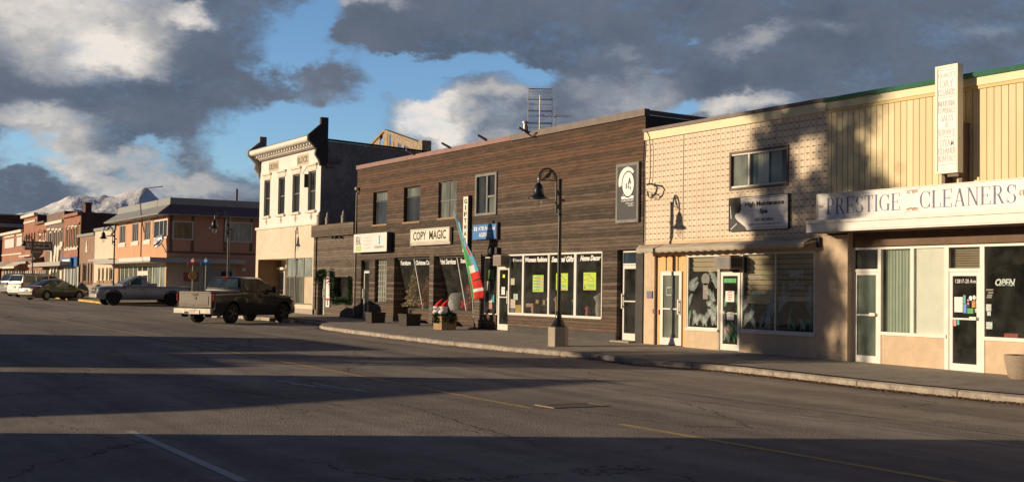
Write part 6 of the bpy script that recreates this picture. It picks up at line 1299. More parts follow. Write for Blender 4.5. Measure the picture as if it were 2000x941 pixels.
for s, a, b_ in ws:
    hw = {'DRY': .3, 'SALES': .28, '&': .07, 'STEAM': .33}.get(s, .40); add_text(m2, s, *rel(r, .5-hw, .5+hw, a-.008, b_+.004), Y-.006, 0, .01)
for z in (.70, .335, .955, .08): flat(m2, rel(r, .13, .87, z, z+.0035), Y-.005, 1)
m2.build('lettering', ['ink_faded', 'ink_brown'], vs_)
# shopfront
zb = gz(-18)+.225; mb = MB(); F0, F1 = KY-.015, KY+.06; tz = onY(1667, 528.5, KY)[1]
xm1 = onY(1782, 570, KY)[0]; fx = [kd1[0]+.03, kd1[1], xm1, kw1[1], kd2[1], kw2[1]]
for X, hw, zl in ((fx[0], .03, 0), (fx[1], .045, 0), (fx[2], .045, kw1[2]), (fx[3], .055, 0), (fx[4], .055, 0), (fx[5], .05, 0)): mb.box(X-hw, X+hw, F0, F1, zl, hd)
mb.box(fx[0], fx[-1], F0+.003, F1-.003, hd-.05, hd+.02); mb.box(fx[1], fx[3], F0-.02, F1, kw1[2]-.03, kw1[2]+.045); mb.box(fx[4], fx[5], F0-.02, F1, kw1[2]-.03, kw1[2]+.045)
mb.box(fx[0], fx[1], F0+.004, F1, tz-.035, tz+.035).box(fx[3], fx[4], F0+.004, F1, tz-.035, tz+.035); fr = mb.build('shop_window', 'white_alu', cl); fr['label'] = 'white-framed shopfront of tall panes'
def pane(a, b_, c, d, m='shop_glass'): MB().quad((a, KY+.025, c), (b_, KY+.025, c), (b_, KY+.025, d), (a, KY+.025, d)).build('pane', m, fr)
pane(fx[1]+.045, fx[2]-.045, kw1[2]+.045, hd-.05); pane(fx[2]+.045, fx[3]-.05, kw1[2]+.045, hd-.05); pane(fx[4]+.055, fx[5], kw1[2]+.045, hd-.05); pane(fx[0]+.03, fx[1]-.045, tz+.035, hd-.05, 'window_dark'); pane(fx[3]+.055, fx[4]-.055, tz+.035, hd-.05)
kd_a = door(cl, (fx[0]+.035, fx[1]-.05, zb, tz-.04), KY+.0, 'white_alu', 'window_green', .06, .53, 'r', .17, label='left glazed door with a curtain behind', vert=False)
kd_b = door(cl, (fx[3]+.06, fx[4]-.06, zb-.03, tz-.04), KY+.0, 'white_paint', 'shop_glass', .085, .53, 'r', .17, label='right glazed shop door covered in stickers', vert=False)
def curtain(a, b_, c, d, Y, m, name='curtain', fold=.09):
    n = 90; vs = []; rd_ = random.Random(int(a*10))
    for k in range(n+1):
        X = a+(b_-a)*k/n; y = Y+(.018 if fold > .06 else .0012)*math.sin((X-a)/fold*6.28)+(.004 if fold > .06 else .0008)*rd_.uniform(-1, 1); vs += [(X, y, c), (X, y, d)]
    return MB().add(vs, [(2*k, 2*k+2, 2*k+3, 2*k+1) for k in range(n)]).build(name, m, fr, smooth=60)
curtain(fx[1]+.08, fx[2]-.02, kw1[2]+.04, hd-.02, KY+.12, 'curtain_green'); curtain(fx[2]+.02, fx[3]-.05, kw1[2]+.04, hd-.02, KY+.045, 'curtain_cream', fold=.05)
tblinds(fr, fx[3]+.055, fx[4]-.055, tz+.03, hd-.04, KY+.10, 'blind_tan', .05)
room(cl, fx[0]+.1, fx[5], .25, hd, KY+.155, 4.5, 'interior_grey')
letters(kd_b, [T('12817-20 Ave.', 1866, 1907.5, 545, 552.5, KY+.02)], KY+.020, 'ink_white', 'window_lettering')
letters(fr, [T('OPEN', 1944, 1983, 544, 558, KY+.02, 0, .035, .25)], KY+.018, 'leaf_white', 'window_lettering'); m2 = MB(); a, b_ = onY(1952, 558, KY+.02), onY(1981, 557, KY+.02)
for k in range(12): X = a[0]+(b_[0]-a[0])*k/12; m2.quad((X, KY+.018, a[1]), (X+.035, KY+.018, a[1]), (X+.035, KY+.018, a[1]+.022), (X, KY+.018, a[1]+.022))
m2.build('dotted_rule', 'leaf_white', fr)
SY = KY+.018
notice(1864, 1880, 579.5, 609, 'sign_white', 'tall white price sheet on the right shop door', 'ink_faded', SY, 9)
notice(1881, 1886, 576, 592, 'ink_teal', 'narrow teal sticker above the bright blue one on the right shop door', None, SY, cat='sticker', name='sticker')
notice(1881, 1887.5, 593, 611, 'sign_blue', 'bright blue sticker beside the price sheet on the right shop door', None, SY, cat='sticker', name='sticker')
notice(1888.5, 1893.5, 583, 599, 'ink_black', 'small dark sticker with pink dot on the right shop door', 'ink_pink', SY, 2, cat='sticker', name='sticker')
notice(1898, 1905, 587, 600, 'kraft_paper', 'yellow-brown square sticker on the right shop door', 'ink_red', SY, 2, cat='sticker', name='sticker')
notice(1889, 1901, 601.5, 612, 'ink_green', 'dark green sticker above the push bar of the right shop door', None, SY, cat='sticker', name='sticker')
notice(1906.5, 1911.5, 586, 593, 'poster_grey', 'small grey sticker at the right edge of the shop door glass', None, SY, cat='sticker', name='sticker')
notice(1904, 1911.5, 602, 610, 'ink_pink', 'small pink and white sticker above the push bar of the right shop door', 'ink_white', SY, 1, cat='sticker', name='sticker')
notice(1862, 1867.5, 622, 636, 'ink_pink', 'pink sticker just below the push bar of the right shop door', None, SY, cat='sticker', name='sticker')
notice(1869, 1873.5, 624, 634, 'ink_teal', 'teal sticker beside the pink one below the push bar', None, SY, cat='sticker', name='sticker')
for px, py, m, lab in ((1895.5, 582, 'ink_white', 'round white sticker high on the right shop door'), (1902.5, 581, 'poster_grey', 'round grey sticker beside the round white one'), (1909.5, 581, 'kraft_paper', 'upper round orange sticker at the right edge of the shop door'), (1909.5, 597.5, 'kraft_paper', 'lower round orange sticker at the right edge of the shop door')):
    m2 = MB(); X, Z = onY(px, py, SY); m2.prism([(X+.042*math.cos(k*.5236), Z+.05*math.sin(k*.5236)) for k in range(12)], 'y', SY, SY+.003); tag(m2.build('sticker', m), lab, 'sticker')
notice(1924, 1936, 593.5, 607, 'leaf_white', 'upper pale green card on the pane right of the shop door', 'ink_faded', SY, 3)
notice(1928, 1935, 608, 616, 'leaf_white', 'middle small pale green card on the pane right of the shop door', None, SY)
notice(1926, 1938, 628, 642, 'leaf_white', 'lowest pale green card on the pane right of the shop door', 'ink_faded', SY, 3)
m2 = MB()
for i, (a, b_, c) in enumerate(((1925, 1940, 565.5), (1930, 1940, 571), (1928, 1938, 576), (1927, 1937, 580))): x_, z_ = onY(a, c, SY); x2, _ = onY(b_, c, SY); m2.quad((x_, SY, z_-.02), (x2, SY, z_-.02), (x2, SY, z_+.015), (x_, SY, z_+.015))
m2.build('window_lettering', 'grey_frame', fr)
Y = KY+1.6; X, Z = onY(1991, 503, Y); m2 = MB().sph((X, Y, Z), .15, 20, 14); gl_ = thing('globe_lamp', 'white globe lamp hanging behind the glass at the upper right', 'lamp', (X, Y, Z)); m2.build('globe', 'ink_white', gl_, smooth=60); MB().tube([(X, Y, Z+.15), (X, Y, hd)], .01).build('cord', 'black_metal', gl_)
Y = KY+.8; X0, Z1 = onY(1960, 650, Y); m2 = MB().box(X0, X0+1.8, Y, Y+.2, .5, Z1).box(X0, X0+1.8, Y+.2, Y+.8, .5, Z1-.35).box(X0, X0+.15, Y+.2, Y+.8, .5, Z1-.12); tag(m2.build('sofa', 'clothes_red', bevel=.03), 'red sofa back showing low behind the glass at the right edge', 'sofa')
# pebble planter at the right edge
Xp, Yp_ = onY(1998, 715, 20.35)[0]+.05, 20.35; zp = sw_z(Xp, Yp_); pl = thing('concrete_planter', 'round pebble-faced concrete planter at the right edge of the pavement', 'planter', (Xp, Yp_, zp))
MB().lathe([(0, 0), (.26, 0), (.31, .05), (.38, .40), (.38, .46), (.33, .46), (.31, .40), (0, .39)], (Xp, Yp_, zp), 28).build('bowl', 'pebble', pl, smooth=40); MB().lathe([(0, .41), (.312, .41)], (Xp, Yp_, zp), 28).build('soil', 'soil', pl)
# ================================================================== ORANGE CORNER BUILDING
OX0, OX1 = onY(226.4, 470)[0], onY(327.5, 450)[0]; OEV = onY(327.5, 417)[1]; OT = OEV+1.05
ob_ = thing('corner_building', 'orange two-storey corner building with a grey metal mansard and a thin wrap-around canopy', 'building', ((OX0+OX1)/2, FY, .6))
OB = FY+31
ow = [RC(a, b_, c, d) for a, b_, c, d in ((233.5, 244.8, 440, 476), (258, 270.2, 436, 473), (281.8, 293.5, 432, 470), (299.5, 326, 431, 467))]
cz_ = onY(292, 502, FY-1.3)[1]
st_ = [RC(a, b_, 518, 570) for a, b_ in ((229, 267), (287, 325))]
mb = MB(); wall(mb, OX0, OX1, -.2, OEV, FY, [(*r, .08) for r in ow]+[(onY(230, 540)[0], onY(322, 540)[0], .55, cz_-.35, .12)], 0)
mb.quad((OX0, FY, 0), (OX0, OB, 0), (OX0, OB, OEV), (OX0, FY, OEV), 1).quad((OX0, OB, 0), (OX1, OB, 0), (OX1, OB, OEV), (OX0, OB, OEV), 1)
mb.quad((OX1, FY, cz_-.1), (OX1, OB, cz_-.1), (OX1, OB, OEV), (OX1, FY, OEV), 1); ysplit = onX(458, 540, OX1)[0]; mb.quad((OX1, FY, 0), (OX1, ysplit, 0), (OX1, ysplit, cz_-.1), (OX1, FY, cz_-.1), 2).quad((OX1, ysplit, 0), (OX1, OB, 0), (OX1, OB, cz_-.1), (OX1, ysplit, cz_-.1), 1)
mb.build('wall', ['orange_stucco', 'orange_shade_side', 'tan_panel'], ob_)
# mansard with sloping eave
mb = MB(); e = .85; a0, a1 = OX0-.3, OX1+e; y0, y1 = FY-e, OB; i0, i1, j0 = OX0, OX1-.35+.2, FY+.15; zl, zt_ = OEV-.05, OEV+.62
mb.quad((a0, y0, zl), (a1, y0, zl), (i1, j0, zt_), (i0-.3, j0, zt_), 0); mb.quad((a1, y0, zl), (a1, y1, zl), (i1, y1, zt_), (i1, j0, zt_), 1); mb.quad((a0, y0, zl-.06), (a1, y0, zl-.06), (a1, y0, zl), (a0, y0, zl), 0).quad((a1, y0, zl-.06), (a1, y1, zl-.06), (a1, y1, zl), (a1, y0, zl), 0)
mb.quad((i0-.3, j0, zt_), (i1, j0, zt_), (i1, j0, OT), (i0-.3, j0, OT), 0).quad((i1, j0, zt_), (i1, y1, zt_), (i1, y1, OT), (i1, j0, OT), 0).quad((i0-.3, j0, OT), (i1, j0, OT), (i1, y1, OT), (i0-.3, y1, OT), 0).quad((a0, y0, zl-.06), (a1, y0, zl-.06), (a1, y1, zl-.06), (a0, y1, zl-.06), 0).quad((a0, y0, zl), (i0-.3, j0, zt_), (i0-.3, y1, zt_), (a0, y1, zl), 0)
mb.build('roof', ['grey_metal_roof', 'rust_metal'], ob_)
# canopy
ck = 1.3; mb = MB(); yk = onX(480, 511, OX1+.9)[0]; mb.box(OX0-1.2, OX1+.9, FY-ck, FY-.003, cz_-.30, cz_).box(OX1+.003, OX1+.9, FY, yk, cz_-.30, cz_); mb.build('canopy', 'gutter_metal', ob_); mb = MB()
mb.box(onY(233, 508, FY-ck)[0], onY(293, 503, FY-ck-.05)[0], FY-ck-.05, FY-ck-.002, cz_-.22, cz_+.03); mb.build('canopy_fascia', 'sign_white', ob_)
for r, nm in zip(ow, range(4)):
    if nm < 3:
        window(ob_, r, FY+.04, 'white_paint', 'window_dark', .07, mx=(.36, .66)); MB().box(r[0]-.12, r[1]+.12, FY-.05, FY-.003, r[3], r[3]+.26).build('lintel', 'white_paint', ob_); MB().box(r[0]-.12, r[1]+.12, FY-.05, FY-.003, r[2]-.26, r[2]).build('sill', 'white_paint', ob_)
    else: window(ob_, r, FY+.02, 'white_paint', 'window_dark', .09, mx=(.42, .72))
# shopfront panes
x0, x1 = onY(230, 540)[0], onY(322, 540)[0]; zlo, zhi = .55, cz_-.35; mb = MB(); xs = [onY(p, 540)[0] for p in (230, 234, 242, 250, 258.5, 267, 276, 287, 296, 311, 322)]
for X in xs: mb.box(X-.07, X+.07, FY+.05, FY+.13, zlo, zhi)
mb.box(x0, x1, FY+.052, FY+.128, zhi-.15, zhi); mb.box(xs[5], xs[7], FY+.04, FY+.13, zhi-.75, zhi-.45); o = mb.build('shop_window', 'stone_trim', ob_)
for i, (a, b_) in enumerate(zip(xs, xs[1:])): MB().quad((a+.07, FY+.1, zlo), (b_-.07, FY+.1, zlo), (b_-.07, FY+.1, zhi-.15), (a+.07, FY+.1, zhi-.15)).build('pane', 'window_pale' if i in (8, 9) else ('window_dark' if i in (0, 5, 6) else 'window_green'), o)
# side wall: windows, trims, pale posts
def sideR(px0, px1, yt, yb): a, zt_ = onX(px0, yt, OX1); b_, _ = onX(px1, (yt+yb)/2, OX1); return a, b_, onX(px0, yb, OX1)[1], zt_
for (px0, px1, yt, yb, gm, lab) in ((336.5, 378, 430.4, 468, 'window_board', 'side window blocked by a tan board'), (439, 492.5, 432, 472.5, 'window_pale', 'side window with pale curtains')):
    y0, y1, z0, z1 = sideR(px0, px1, yt, yb); mb = MB(); mb.box(OX1+.003, OX1+.05, y0, y0+.12, z0, z1).box(OX1+.003, OX1+.05, y1-.12, y1, z0, z1).box(OX1+.003, OX1+.05, y0+.12, y1-.12, z1-.1, z1).box(OX1+.003, OX1+.05, y0+.12, y1-.12, z0, z0+.1)
    if gm == 'window_pale': mb.box(OX1+.004, OX1+.045, (y0+y1)/2-.04, (y0+y1)/2+.04, z0+.1, z1-.1)
    o = mb.build('window', 'alu_dull', ob_); o['label'] = lab; MB().quad((OX1+.02, y0+.12, z0+.1), (OX1+.02, y1-.12, z0+.1), (OX1+.02, y1-.12, z1-.1), (OX1+.02, y0+.12, z1-.1)).build('pane', gm, o)
mb = MB()
for px in (335.2, 377, 440, 491.5): y, z1 = onX(px, 420, OX1); mb.box(OX1+.003, OX1+.03, y-.09, y+.09, onX(px, 491, OX1)[1], OEV-.1)
y0 = FY+.05; z = onX(400, 492, OX1)[1]; mb.box(OX1+.003, OX1+.035, y0, onX(500, 495, OX1)[0]+8, z-.12, z); mb.build('timber_trim', 'orange_shade_side' if False else 'soffit_brown', ob_)
mb = MB()
for px in (392, 456): y, _ = onX(px, 540, OX1); MB().box(OX1+.003, OX1+.06, y-.12, y+.12, 0, cz_-.3).build('pale_post', 'gutter_metal', ob_)
y0, y1, z0, z1 = sideR(396, 453, 518, 575); MB().box(OX1+.003, OX1+.02, y0, y1, .4, z1-.2).build('garage_panel', 'grey_metal_roof', ob_)
y0, y1, z0, z1 = sideR(359, 387, 531, 549); MB().box(OX1+.003, OX1+.03, y0, y1, z0, z1).build('dark_panel', 'clothes_red', ob_)
y0, y1, z0, z1 = sideR(432, 453, 530, 541); MB().box(OX1+.021, OX1+.05, y0, y1, z0, z1).build('dark_panel', 'interior_dark', ob_)
y0, y1, z0, z1 = sideR(472, 479, 523, 529.5); o = MB().box(OX1+.003, OX1+.10, y0, y1, z0, z1).build('wall_vent', 'white_paint', ob_); MB().box(OX1+.101, OX1+.12, y0+.15, y1-.15, z0+.1, z1-.12).build('flap', 'interior_dark', o)
mb = MB(); X, Z = onY(310, 470, FY-.5); 
ds = thing('satellite_dish', 'round grey satellite dish on a bracket at the corner of the orange building', 'satellite dish', (X, FY, Z))
m2 = MB(); n_ = 20; nrm = Vector((.35, -.85, .38)).normalized(); ua = nrm.orthogonal().normalized(); ub = nrm.cross(ua); C_ = Vector((X, FY-.5, Z)); vs = [tuple(C_-nrm*.12)]
for rr in (.5, 1.0):
    for k in range(n_): a = 6.2832*k/n_; vs.append(tuple(C_+(ua*math.cos(a)+ub*math.sin(a))*.46*rr-nrm*.12*(1-rr**2)))
m2.add(vs, [(0, 1+k, 1+(k+1) % n_) for k in range(n_)]+[(1+k, 1+n_+k, 1+n_+(k+1) % n_, 1+(k+1) % n_) for k in range(n_)])
o = m2.build('dish', 'alu_dull', ds, smooth=60); o.modifiers.new('t', 'SOLIDIFY').thickness = .02; MB().tube([C_-nrm*.14, C_-nrm*.3+Vector((.05, .1, -.3)), (X+.1, FY-.02, Z-.75)], .035, 6).tube([C_-ub*.4, C_+nrm*.45-ub*.1], .02, 5).build('arm', 'galv', ds)
mb = MB(); X, Z = onY(277, 460); mb.tube([(X, FY-.04, Z-1.6), (X, FY-.04, Z+1.3), (X-.5, FY-.1, Z+1.45), (X-1.2, FY-.2, Z+1.1)], .035, 6); tag(mb.build('drain_pipe', 'brown_frame', smooth=40), 'thin brown pipe between the narrow windows of the orange building', 'pipe')
X, Z = onY(271, 430, FY-.9); mb = MB(); mb.tube([(X-.1, FY-.5, Z-.8), (X-.15, FY-.7, Z+.3), (X+.1, FY-.9, Z+1.5), (X+.7, FY-.6, Z+2.1), (X+1.6, FY+.2, Z+2.2)], .04, 6); tag(mb.build('service_mast', 'grey_frame', smooth=60), 'curved service mast hooping over the grey roof of the orange building', 'pipe')
Yv, Zv = onX(462, 388, OX1-1); MB_ = MB().tube([(OX1-1, Yv, OT-.1), (OX1-1, Yv, OT+.85)], .09, 8); tag(MB_.build('roof_pipe', 'grey_frame', smooth=40), 'short pipe standing on the flat roof of the orange building', 'vent')
# street-name signs on poles in front of its side wall
for px, m, lab, yb_, ex in ((376, 'clothes_red', 'pole with crossed dark red street name blades and a round yellow plate', 590, True), (401.5, 'sign_blue', 'pole with crossed blue street name blades', 590, False)):
    Y = 20.2 if ex else 21.4; d = ray(px, 540); X = d.x/d.y*Y; Z = onY(px, 513, Y)[1]; zg = sw_z(X, Y) if ex else gz(X, Y); t_ = thing('street_sign', lab, 'street sign', (X, Y, zg))
    MB().tube([(X, Y, zg-.1), (X, Y, Z+.3)], .035, 6).build('pole', 'galv', t_); MB().box(X-.02, X+.02, Y-.32, Y+.32, Z-.16, Z+.02).build('name_blade', m, t_); MB().box(X-.32, X+.32, Y-.02, Y+.02, Z+.04, Z+.2).build('name_blade', m, t_)
    if ex: m2 = MB().prism([(Y+.25*math.cos(k*.5236), Z-.75+.25*math.sin(k*.5236)) for k in range(12)], 'x', X+.03, X+.05); m2.build('plate', 'kraft_paper', t_)

# ================================================================== FAR ROW
def fb(name, label, px0, px1, top, m, sm, depth, wins=(), fm='stone_trim', gm='window_dark', zt_=None, setback=0.0, fw=.12, mx=()):
    ym = 480; Y = FY+setback; X0, X1 = onY(px0, ym, Y)[0], onY(px1, ym, Y)[0]; Z = zt_ or onY(top[0], top[1], Y)[1]
    t_ = thing(name, label, 'building', ((X0+X1)/2, Y, .6)); mb = MB(); rr = []
    for (a, b_, c, d) in wins: rr.append(RC(a, b_, c, d, Y))
    if rr: z0 = sum(r[2] for r in rr)/len(rr); z1 = sum(r[3] for r in rr)/len(rr); rr = [(r[0], r[1], z0, z1) for r in rr]
    wall(mb, X0, X1, -.1, Z, Y, [(*r, .15) for r in rr], 0)
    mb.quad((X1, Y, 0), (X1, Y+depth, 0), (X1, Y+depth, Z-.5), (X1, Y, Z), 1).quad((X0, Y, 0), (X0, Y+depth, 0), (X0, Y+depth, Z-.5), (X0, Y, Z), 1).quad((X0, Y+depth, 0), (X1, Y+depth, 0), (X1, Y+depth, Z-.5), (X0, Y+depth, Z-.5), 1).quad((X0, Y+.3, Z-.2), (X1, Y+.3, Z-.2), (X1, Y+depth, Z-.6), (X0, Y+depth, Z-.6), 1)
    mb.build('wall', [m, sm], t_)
    for r in rr: window(t_, r, Y+.08, fm, gm, fw, mx=mx); MB().box(r[0]-.12, r[1]+.12, Y-.08, Y-.003, r[2]-.2, r[2]).build('sill', fm, t_)
    return t_, X0, X1, Z, Y
def frect(par, nm, m, a, b_, c, d, Y=None, th=.1):
    Y = FY-.003 if Y is None else Y; r = RC(a, b_, c, d, Y); return MB().box(r[0], r[1], Y-th, Y, r[2], r[3]).build(nm, m, par)
# small cream shop
t_, X0, X1, Z, Y = fb('cream_shop', 'small cream stucco shop with a stepped parapet and stone base', 185, 226.2, (226, 443), 'cream_stucco', 'side_brick', 18, [(191.5, 195.5, 523, 548), (199, 203, 523, 548), (207, 211, 523, 548), (213, 219.5, 523, 548)], 'planter_wood')
MB().box(X0, X1, FY-.5, FY-.003, onY(186, 511)[1], onY(186, 507)[1]).build('canopy', 'gutter_metal', t_); MB().box(X0, X1, FY-.12, FY-.004, Z-.12, Z+.1).build('coping', 'grey_metal_roof', t_)
m2 = MB(); m2.tube([(onY(a, b_, FY-.05)[0], FY-.05, onY(a, b_, FY-.05)[1]) for a, b_ in ((207, 461), (217, 460), (218, 456), (222, 453), (223, 449), (226, 447))], .05, 5); m2.build('moulding', 'grey_frame', t_)
MB().box(X0, X1, FY-.05, FY-.003, 0, onY(200, 552)[1]).build('stone_base', 'pebble', t_)
# plank-fronted shop
t_, X0, X1, Z, Y = fb('plank_shop', 'narrow shop with a vertical plank front and a small white tree emblem', 152, 184.8, (153, 461), 'wood_vertical', 'side_brick', 18, [(153.5, 157, 514.5, 551), (161, 169, 514.5, 551), (171.5, 174.5, 514.5, 551), (177, 180.5, 514.5, 551)], 'soffit_brown')
MB().box(X0, X1, FY-.12, FY-.004, Z-.12, Z+.1).build('coping', 'grey_metal_roof', t_); MB().box(X0, X1, FY-.04, FY-.003, 0, onY(160, 553)[1]).build('stone_base', 'pebble', t_); X, Z2 = onY(168.5, 492, FY-.03); m2 = MB()
for k in range(3): m2.add([(X-.5+.12*k, FY-.03-.004*k, Z2+.28*k), (X+.5-.12*k, FY-.03-.004*k, Z2+.28*k), (X, FY-.03-.004*k, Z2+.45+.28*k)], [(0,1,2)])
m2.build('emblem', 'stone_trim', t_)
# red brick, four tall windows, dark side wall with chimney
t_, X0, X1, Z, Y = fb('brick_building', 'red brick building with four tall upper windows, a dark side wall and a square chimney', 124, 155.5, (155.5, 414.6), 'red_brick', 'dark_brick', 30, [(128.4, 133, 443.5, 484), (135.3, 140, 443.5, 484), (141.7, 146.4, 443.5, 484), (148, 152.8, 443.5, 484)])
for (a, b_) in ((128.4, 133), (135.3, 140), (141.7, 146.4), (148, 152.8)): frect(t_, 'lintel', 'stone_trim', a-.3, b_+.3, 440.5, 443.5)
MB().box(X0, X1, FY-.25, FY-.003, Z-.25, Z+.02).box(X0, X1, FY-.12, FY-.003, Z-1.0, Z-.85).build('cornice', 'red_brick', t_)
Yc, Zc = onX(173, 398, X1-1.5); ya, _ = onX(167, 405, X1-1.5); yb_, _ = onX(179, 405, X1-1.5); o = MB().box(X1-2.4, X1-1.5, ya, yb_, Z-.9, Zc).box(X1-2.45, X1-1.45, ya-.06, yb_+.06, Zc, Zc+.12).build('chimney', 'dark_brick', t_)
m2 = MB(); y1_, z1_ = onX(159, 416, X1+.1); m2.tube([(X1+.08, y1_, 0), (X1+.08, y1_, Z-.1)], .06, 6); y2_, z2_ = onX(225, 443, X1+.05); m2.tube([(X1+.06, y1_, onX(159, 452, X1)[1]), (X1+.06, (y1_+y2_)/2, z2_-.3), (X1+.06, y2_, z2_)], .04, 5); m2.build('drain_pipe', 'kraft_paper', t_)
frect(t_, 'shopfront', 'window_pale', 124.5, 154.5, 521, 575, FY-.003, .05)
for a, b_ in ((126, 128), (132, 133), (139, 140.5), (145, 146), (152, 153.5)): frect(t_, 'door_post', 'white_paint', a, b_, 522, 575, FY-.06, .05)
for px0, px1, yt, yb, lab in ((119.5, 137.5, 503.5, 521, 'blue shop sign with a white lettered panel on the red brick building'), (139.5, 149.5, 502, 520, 'plain dark blue shop sign on the right half of the red brick building')):
    Y = FY-.45 if px0 < 130 else FY-.2; r = RC(px0, px1, yt, yb, Y); s_ = board_sign('shop_sign', lab, r, Y, .12, 'sign_blue')
    if px0 < 130: MB().quad(*[(a, Y-.003, c) for a, c in ((rel(r, .1, .9, .25, .8)[0], rel(r, .1, .9, .22, .8)[2]), (rel(r, .1, .9, .25, .8)[1], rel(r, .1, .9, .22, .8)[2]), (rel(r, .1, .9, .25, .8)[1], rel(r, .1, .9, .25, .8)[3]), (rel(r, .1, .9, .25, .8)[0], rel(r, .1, .9, .25, .8)[3]))]).build('lettering_panel', 'ink_white', s_)
# brown brick with white band
t_, X0, X1, Z, Y = fb('brick_building', 'brown brick building with a white band and white swags between its upper windows and canopy', 90, 123.6, (91, 420), 'brown_brick', 'dark_brick', 30, [(94.2, 99.6, 450, 485), (102.8, 107.6, 450, 485), (109.8, 114.2, 450, 485), (116.6, 121.4, 450, 485)], fw=.16)
frect(t_, 'white_band', 'stone_trim', 90.2, 123.4, 435.5, 441, FY-.004, .15); 
for (a, b_) in ((94.2, 99.6), (102.8, 107.6), (109.8, 114.2), (116.6, 121.4)): frect(t_, 'lintel', 'stone_trim', a-.4, b_+.4, 446.5, 450)
m2 = MB()
for px, py in ((95, 491), (118, 488)): x_, z_ = onY(px, py, FY-.1); m2.prism([(x_-.8, z_), (x_+.8, z_+.3), (x_+.9, z_+.7), (x_-.2, z_+.75)], 'y', FY-.12, FY-.03)
for px, w__, h__ in ((100, 1.6, 3.0), (106, 1.3, 2.7), (112, 1.0, 2.6)): x_, z_ = onY(px, 490, FY-.1); m2.prism([(x_-w__*.2, z_-h__*.75), (x_+w__*.15, z_-h__*.7), (x_+w__*.9, z_+.3), (x_+w__*.4, z_+.6), (x_-.2, z_+.2)], 'y', FY-.12-.01*w__, FY-.03)
m2.build('swags', 'stone_trim', t_)
frect(t_, 'canopy', 'gutter_metal', 57, 119.5, 514, 521.5, FY-1.1, .12); r = RC(57, 119.5, 514, 521.5, FY-1.1); MB().box(r[0], r[1], FY-1.1, FY-.004, r[3]-.12, r[3]-.002).build('canopy_deck', 'gutter_metal', t_)
for a, b_, m in ((91, 94, 'interior_dark'), (96, 99, 'stone_trim'), (101, 107.5, 'interior_dark'), (110, 115.5, 'window_curtain'), (117, 121, 'stone_trim')): frect(t_, 'shopfront', m, a, b_, 528 if m == 'stone_trim' else 525, 575, FY-.01, .05)
# narrow red brick
t_, X0, X1, Z, Y = fb('brick_building', 'narrow lower red brick building with three arched upper windows', 71.4, 89.9, (72, 435.5), 'red_brick', 'dark_brick', 26, [(74, 79.5, 455, 471), (81.5, 84.5, 455, 471), (86, 89, 455, 471)], fw=.2)
for a, b_ in ((74, 79.5), (81.5, 84.5), (86, 89)): frect(t_, 'lintel', 'red_brick', a-.3, b_+.3, 450, 454, FY-.003, .2)
MB().box(X0, X1, FY-.3, FY-.003, Z-.2, Z).build('cornice', 'brown_brick', t_)
frect(t_, 'shopfront', 'window_curtain', 72, 89.5, 528, 575, FY-.01, .05); 
for a in (72.5, 76, 80, 84, 88): frect(t_, 'door_post', 'stone_trim', a, a+1, 528, 575, FY-.07, .06)
# tall pale-banded red brick
t_, X0, X1, Z, Y = fb('brick_building', 'tall red brick building with pale cornice and four narrow windows beside the theatre sign', 45.6, 71.3, (45.6, 425.5), 'red_brick', 'dark_brick', 30, [(50.5, 53.3, 455, 474), (55.7, 58.5, 455, 474), (61, 63.6, 455, 474), (66.2, 69, 455, 474)], 'brown_brick')
MB().box(X0-.1, X1+.1, FY-.35, FY-.003, Z-.12, Z+.15).build('cornice', 'stone_trim', t_); frect(t_, 'pale_band', 'stone_trim', 48, 70, 434, 437.5)
frect(t_, 'lower_band', 'stone_trim', 40.5, 62, 499.5, 502, FY-.3, .2); frect(t_, 'shopfront', 'window_curtain', 47, 70.5, 528, 575, FY-.01, .05)
for a in (46, 50.5, 54, 58, 61, 66, 69.5): frect(t_, 'door_post', 'red_brick' if a in (46, 66) else 'stone_trim', a, a+1.4, 528, 575, FY-.07, .06)
# low red brick with white panels and awnings
t_, X0, X1, Z, Y = fb('brick_building', 'low red brick building at the far left with white wall panels and pale awnings', 4.5, 45.4, (5, 458.5), 'red_brick', 'dark_brick', 20)
MB().box(X0, X1, FY-.3, FY-.003, Z-.15, Z+.12).build('coping', 'stone_trim', t_)
for a, b_, c, d in ((11, 29, 468.5, 485.5), (34.5, 44.5, 464, 481)): frect(t_, 'white_panel', 'sign_white', a, b_, c, d)
for a, b_, c, d in ((10, 29.5, 462, 465), (34, 45, 458, 461.5)): frect(t_, 'pale_band', 'stone_trim', a, b_, c, d)
frect(t_, 'lower_band', 'stone_trim', 4.6, 43.5, 497.5, 500)
frect(t_, 'shopfront', 'window_curtain', 6, 45, 528, 575, FY-.01, .05)
for a in (6, 11, 17, 22, 27, 31, 36, 42.5): frect(t_, 'door_post', 'red_brick' if a in (27, 42.5) else 'stone_trim', a, a+1.2, 528, 575, FY-.07, .06)
def aw2(px0, px1, yt, yb, m, lab, d=1.3, side=None):
    x0, zt_ = onY(px0+2, yt); x1, _ = onY(px1+2, yt); zb_ = onY((px0+px1)/2, yb, FY-d)[1]; t_ = MB(); n = 14; vs = []
    for i in range(n+1):
        X = x0+(x1-x0)*i/n; s_ = .05*math.sin(i*2.2); vs += [(X, FY-.01, zt_), (X, FY-d, zb_+.2+s_), (X, FY-d-.01, zb_)]
    t_.add(vs, [(3*i, 3*i+3, 3*i+4, 3*i+1) for i in range(n)]+[(3*i+1, 3*i+4, 3*i+5, 3*i+2) for i in range(n)]); o = t_.build('awning', m); o.modifiers.new('t', 'SOLIDIFY').thickness = .03
    return tag(o, lab, 'awning', 'awnings on the far row')
aw2(-2, 16, 512, 523, 'awning_canvas', 'pale canvas awning, leftmost on the far low brick building')
aw2(16.5, 28, 511.5, 523, 'awning_canvas', 'middle pale canvas awning on the far low brick building')
